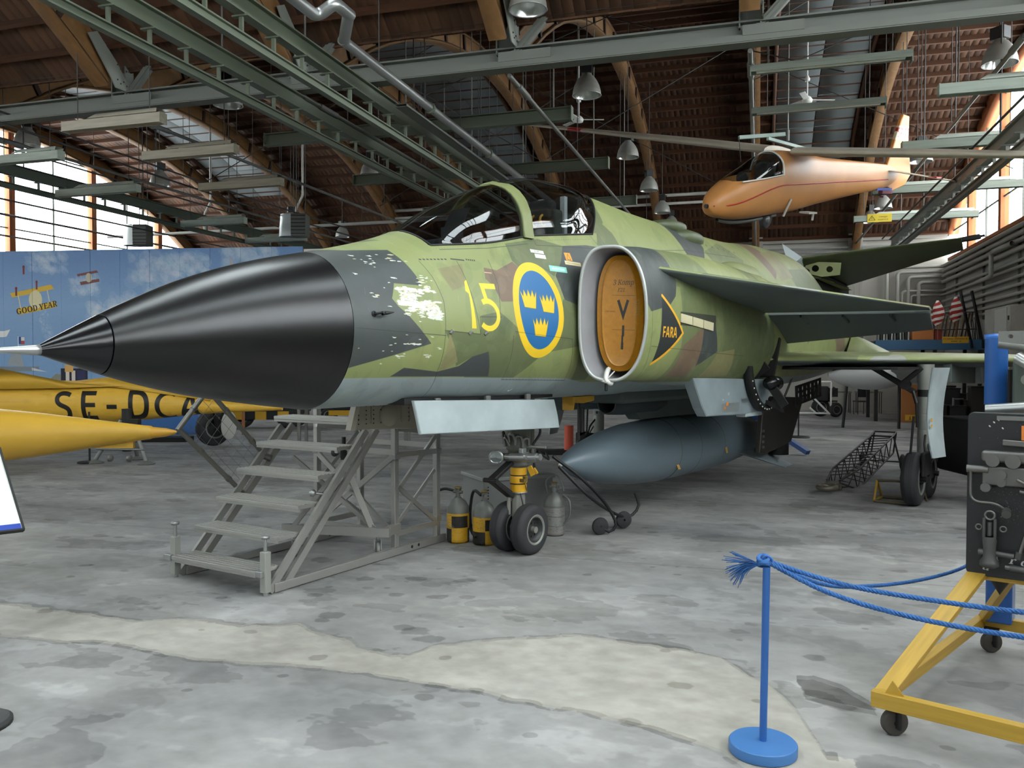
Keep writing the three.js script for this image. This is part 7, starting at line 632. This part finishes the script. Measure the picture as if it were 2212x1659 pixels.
{ // storage platform
  const g = thing('storage_platform', 'blue-edged storage platform on posts in the far right corner', 'platform', V(0, 0, -28)); part(g, 'platform_beam', box(3.0, 0.3, 0.1, 4.85, 2.3, 0.9, 0.01), std('#2f5878', 0.5)); part(g, 'platform_deck', box(3.0, 0.08, 2.2, 4.85, 2.4, -0.2), M.darkMetal); part(g, 'side_beam', box(0.1, 0.25, 2.0, 3.36, 2.25, -0.1), std('#3d5a6c', 0.5)); for (const x of [3.4, 5.0, 6.2]) for (const z of [0.8, -1.1]) part(g, 'post', box(0.1, 2.3, 0.1, x, 1.15, z), M.darkMetal); for (const h of [2.75, 3.25]) part(g, 'guard_rail', rod(V(4.9, h, 0.9), V(6.1, h, 0.9), 0.015), M.darkMetal); for (const x of [4.95, 6.05]) part(g, 'guard_post', rod(V(x, 2.4, 0.9), V(x, 3.3, 0.9), 0.02), M.darkMetal); part(g, 'ladder', [bar(V(5.95, 2.2, 1.0), V(5.75, 3.9, 0.4), 0.05, 0.08), bar(V(6.25, 2.2, 1.0), V(6.05, 3.9, 0.4), 0.05, 0.08)], M.darkMetal);
  const sg = thing('platform_sign', 'yellow sign with two lines of small print on the blue platform edge', 'sign', V(5.52, 2.44, -27.04)); const st = canvasTex(256, 64, (c) => { c.fillStyle = '#c99a22'; c.fillRect(0, 0, 256, 64); c.fillStyle = '#5a4a1c'; const r = rng(3); for (let x = 10; x < 244; x += 9) if (r() > 0.14) c.fillRect(x, 16, 6, 10); for (let x = 84; x < 178; x += 9) if (r() > 0.15) c.fillRect(x, 42, 6, 10); }); part(sg, 'sign_plate', box(0.7, 0.19, 0.012, 0, 0, 0, 0.003), M.yellow); part(sg, 'sign_print', new THREE.PlaneGeometry(0.69, 0.18).translate(0, 0, 0.008), new THREE.MeshStandardMaterial({ map: st, roughness: 0.6 }));
  const cb = thing('wooden_crate', 'flat orange-brown crate on the blue platform', 'crate', V(4.65, 2.44, -27.3)); part(cb, 'crate_body', box(0.58, 0.3, 0.5, 0, 0.16, 0, 0.01), std('#a8652f', 0.7)); part(cb, 'crate_lid', box(0.6, 0.03, 0.54, 0, 0.32, 0, 0.005), std('#96582a', 0.7)); const rb = thing('red_crate', 'dark red box beside the orange-brown crate', 'crate', V(5.06, 2.44, -27.3)); part(rb, 'crate_body', box(0.22, 0.28, 0.4, 0, 0.15, 0, 0.01), std('#7c1f1c', 0.6)); part(rb, 'crate_lid', box(0.24, 0.02, 0.42, 0, 0.3, 0), std('#8c2a24', 0.6));
  const ft = canvasTex(64, 128, (c) => { c.fillStyle = '#d8d4cc'; c.fillRect(0, 0, 64, 128); c.fillStyle = '#a02a24'; for (let i = 0; i < 5; i++) { c.beginPath(); c.moveTo(0, i * 28); c.lineTo(64, i * 28 - 16); c.lineTo(64, i * 28); c.lineTo(0, i * 28 + 14); c.fill(); } }), fm = new THREE.MeshStandardMaterial({ map: ft, roughness: 0.8, side: THREE.DoubleSide });
  for (const [x, y, l] of [[5.02, 3.2, 'left rolled red and white flag by the canard tip'], [5.5, 3.3, 'right red and white flag, hanging looser on the rack']]) { const f = thing('striped_flag', l, 'flag', V(x, y, -27.0)); part(f, 'flag_cloth', loft([0, 0.2, 0.4, 0.6, 0.75].map((t, i) => [...Array(10).keys()].map((j) => { const a = j / 10 * 2 * PI, R = [0.03, 0.13, 0.17, 0.14, 0.04][i] * (1 + 0.25 * Math.sin(a * 3 + i)); return V(R * Math.cos(a), 0.4 - t, R * 0.6 * Math.sin(a)); })), true, (p, i, j) => [j * 2, i / 4]), fm); part(f, 'flag_pole', rod(V(0, 0.42, 0), V(0.02, -0.8, 0), 0.012, 6), M.wood); }
  const r = rng(61), ORD = ['first', 'second', 'third', 'fourth', 'fifth', 'sixth', 'seventh', 'eighth', 'ninth', 'tenth', 'eleventh', 'twelfth', 'thirteenth', 'fourteenth', 'fifteenth', 'sixteenth']; const sm = [std('#8b7a5a', 0.8), std('#5a4636', 0.8), std('#a59a7c', 0.8), std('#4a4038', 0.8)]; for (let i = 0; i < 16; i++) { const x = 5.15 + i * 0.055, o = single('wooden_stake', bar(V(x, 2.45, -27.6), V(x + 0.12 * (r() - 0.3) + 0.08, 3.1 + 0.2 * r(), -27.7), 0.03, 0.04), sm[i % 4], ORD[i] + ' from the left of the thin wooden stakes behind the blue platform rail', 'stake', 'stakes on the platform'); }
  for (let i = 0; i < 12; i++) single('flat_board', box(0.03, 0.42 + 0.08 * r(), 0.3).rotateZ(0.1 * (r() - 0.5)).translate(3.45 + i * 0.075, 2.68, -27.3), [M.greyMetal, M.darkMetal, M.whitePipe][i % 3], ORD[i] + ' from the left of the thin boards at the left end of the blue platform', 'board', 'boards in a row on the platform');
  for (let i = 0; i < 7; i++) single('metal_rod', rod(V(5.98 + i * 0.04, 2.44, -27.2), V(5.96 + i * 0.04, 3.05, -27.4), 0.012, 6), i % 3 ? M.darkMetal : M.whitePipe, ORD[i] + ' from the left of the thin metal rods standing by the right wall', 'rod', 'rods in the dark rack');
}
{ // machines and boxes under the wing in shadow
  const r = rng(17); const names = [['tool_chest', 'chest'], ['parts_bin', 'bin'], ['dark_crate', 'crate']]; for (let i = 0; i < 9; i++) { const x = 4.75 + (i % 3) * 0.5, z = -25.5 - Math.floor(i / 3) * 0.7, w = 0.35 + 0.12 * r(), h = 0.4 + 0.9 * r(), g = thing(names[i % 3][0], ['left ', 'middle ', 'right '][i % 3] + 'dark ' + names[i % 3][1] + [' at the front of', ' in the second row of', ' at the back of'][Math.floor(i / 3)] + ' the shaded clutter below the platform', names[i % 3][1], V(x, 0, z), 0, 'clutter below the platform'); const m = [M.black, M.darkMetal, std('#33302b', 0.7)][i % 3]; part(g, 'box_body', box(w, h, 0.45, 0, h / 2, 0, 0.01), m); part(g, 'box_lid', box(w + 0.03, 0.04, 0.48, 0, h + 0.02, 0), M.darkMetal); if (i % 2) part(g, 'box_pipe', [rod(V(-0.1, h, 0.1), V(-0.1, h + 0.25, 0.1), 0.03), rod(V(-0.1, h + 0.22, 0.1), V(0.15, h + 0.22, 0.1), 0.02)], M.greyMetal); }
  const c = thing('cardboard_box', 'tall orange-brown box with a yellow label under the wing', 'box', V(4.3, 0, -27.1)); part(c, 'box_body', box(0.46, 1.1, 0.4, 0, 0.55, 0, 0.01), std('#a56a38', 0.75)); part(c, 'box_label', box(0.34, 0.17, 0.006, 0.04, 0.14, 0.204), M.yellow); part(c, 'label_digit', [box(0.02, 0.09, 0.006, 0.0, 0.13, 0.208), box(0.02, 0.09, 0.006, 0.1, 0.13, 0.208), box(0.06, 0.015, 0.006, 0.0, 0.09, 0.208), box(0.06, 0.015, 0.006, 0.1, 0.09, 0.208)], M.black);
  const t = thing('white_trolley', 'white tube trolley with a black-tyred wheel on the far floor', 'trolley', V(1.2, 0, -29)); const wp = M.white, b = (a, d) => part(t, 'frame_tube', rod(V(...a), V(...d), 0.03, 8), wp); b([-0.3, 0.12, 0.2], [1.05, 0.12, 0.2]); b([1.05, 0.12, 0.2], [1.05, 1.15, 0.2]); b([0.5, 1.15, 0.2], [1.05, 1.15, 0.2]); b([1.0, 0.12, 0.2], [0.4, 0.75, 0.2]); b([0.0, 0.12, 0.2], [0.0, 0.75, 0.2]); b([0.6, 0.12, 0.2], [0.4, 0.3, 0.2]); wheel(t, V(0.75, 0.3, -0.1), V(0.4, 0, 1), 0.3, 0.18); wheel(t, V(1.2, 0.24, 0.1), V(0.6, 0, 1), 0.24, 0.16); part(t, 'load', [box(0.5, 0.5, 0.4, 0.75, 0.75, -0.1, 0.05), rod(V(0.9, 0.5, 0), V(1.2, 0.95, 0), 0.08)], M.darkMetal);
  const w = thing('white_aircraft', 'pale grey aircraft belly and wing seen beyond the jet wing', 'airplane', V(2.8, 0, -24)); part(w, 'belly', loft([...Array(13).keys()].map((i) => { const tt = i / 12, R = 0.34 * Math.sin(PI * clamp(tt * 0.96 + 0.02)) ** 0.6; return [...Array(20).keys()].map((j) => V(-1.0 + 2.1 * tt, 1.45 + R * Math.cos(j / 10 * PI) * 1.2, R * Math.sin(j / 10 * PI) * 1.6)); })), std('#b4b6b4', 0.35)); part(w, 'wing', box(3.4, 0.1, 1.2, 0.1, 1.62, -0.3, 0.03), std('#9a9c9a', 0.45)); part(w, 'flap', box(0.9, 0.36, 0.03).rotateX(0.3).translate(0.95, 1.42, 0.4), M.greyMetal); part(w, 'support', [rod(V(-0.6, 0, -0.2), V(-0.5, 1.3, -0.2), 0.04), rod(V(0.8, 0, -0.2), V(0.8, 1.3, -0.2), 0.04)], M.darkMetal);
  for (const [x, l] of [[2.5, 'left dark table in the far shade'], [3.5, 'right dark table in the far shade']]) { const d = thing('work_table', l, 'table', V(x + 0.2, 0, -31.5)); part(d, 'table_top', box(0.85, 0.04, 0.6, 0, 0.74, 0), M.greyBeam); for (const [a, e] of [[-0.38, 0.25], [0.38, 0.25], [-0.38, -0.25], [0.38, -0.25]]) part(d, 'leg', rod(V(a, 0, e), V(a, 0.73, e), 0.015), M.darkMetal); const ch = thing('dark_chair', 'dark chair before the ' + l.split(' ')[0] + ' far table', 'chair', V(x - 0.15, 0, -30.6), 0.3); part(ch, 'seat', box(0.4, 0.04, 0.4, 0, 0.45, 0, 0.01), M.black); part(ch, 'backrest', box(0.4, 0.3, 0.03, 0, 0.75, 0.2, 0.01), M.black); for (const [a, e] of [[-0.17, 0.17], [0.17, 0.17], [-0.17, -0.17], [0.17, -0.17]]) part(ch, 'leg', rod(V(a, 0, e), V(a, 0.45, e), 0.012), M.darkMetal); }
  const bt = thing('blue_trolley', 'blue steel trolley beam with a tyre behind the drop tank', 'trolley', V(-0.1, 0, -17.2)); part(bt, 'trolley_beam', [box(1.1, 0.2, 0.12, 0, 0.72, 0, 0.01), bar(V(0.3, 0.85, 0.1), V(0.65, 0.3, 0.3), 0.14, 0.1), bar(V(0.6, 0.3, 0.3), V(1.0, 0.06, 0.6), 0.12, 0.08), box(0.7, 0.3, 0.1, 0.3, 0.9, -0.1)], std('#1d4a86', 0.45)); wheel(bt, V(-0.1, 0.3, 0.1), V(0.2, 0, 1), 0.3, 0.22); wheel(bt, V(-0.1, 0.3, -0.6), V(0.2, 0, 1), 0.3, 0.22);
  const [p, tn] = camFrame(5.75, 10.0), dg = thing('ground_generator', 'black wheeled generator half hidden behind the valve panel', 'generator', p, tn); part(dg, 'generator_case', box(0.42, 0.7, 0.9, 0.02, 0.72, -0.4, 0.04), M.black); part(dg, 'frame_tube', [box(0.06, 0.9, 0.06, 0.22, 1.0, 0.2), box(0.3, 0.05, 0.05, 0.2, 1.1, 0.2), bar(V(0.2, 0.8, 0.2), V(0.5, 1.1, 0.2), 0.05, 0.05), box(0.3, 0.06, 0.05, 0.3, 0.35, 0.2)], M.greyMetal); wheel(dg, V(0.2, 0.35, 0.0), V(0.5, 0, 1), 0.35, 0.22);
  const fx = struct('wall_far_fittings'); part(fx, 'wall_rail', [box(9, 0.06, 0.06, 1.5, 6.0, ZF + 0.3), box(9, 0.06, 0.06, 1.5, 5.85, ZF + 0.3)], M.greyMetal);
}
renderer.render(scene, camera);
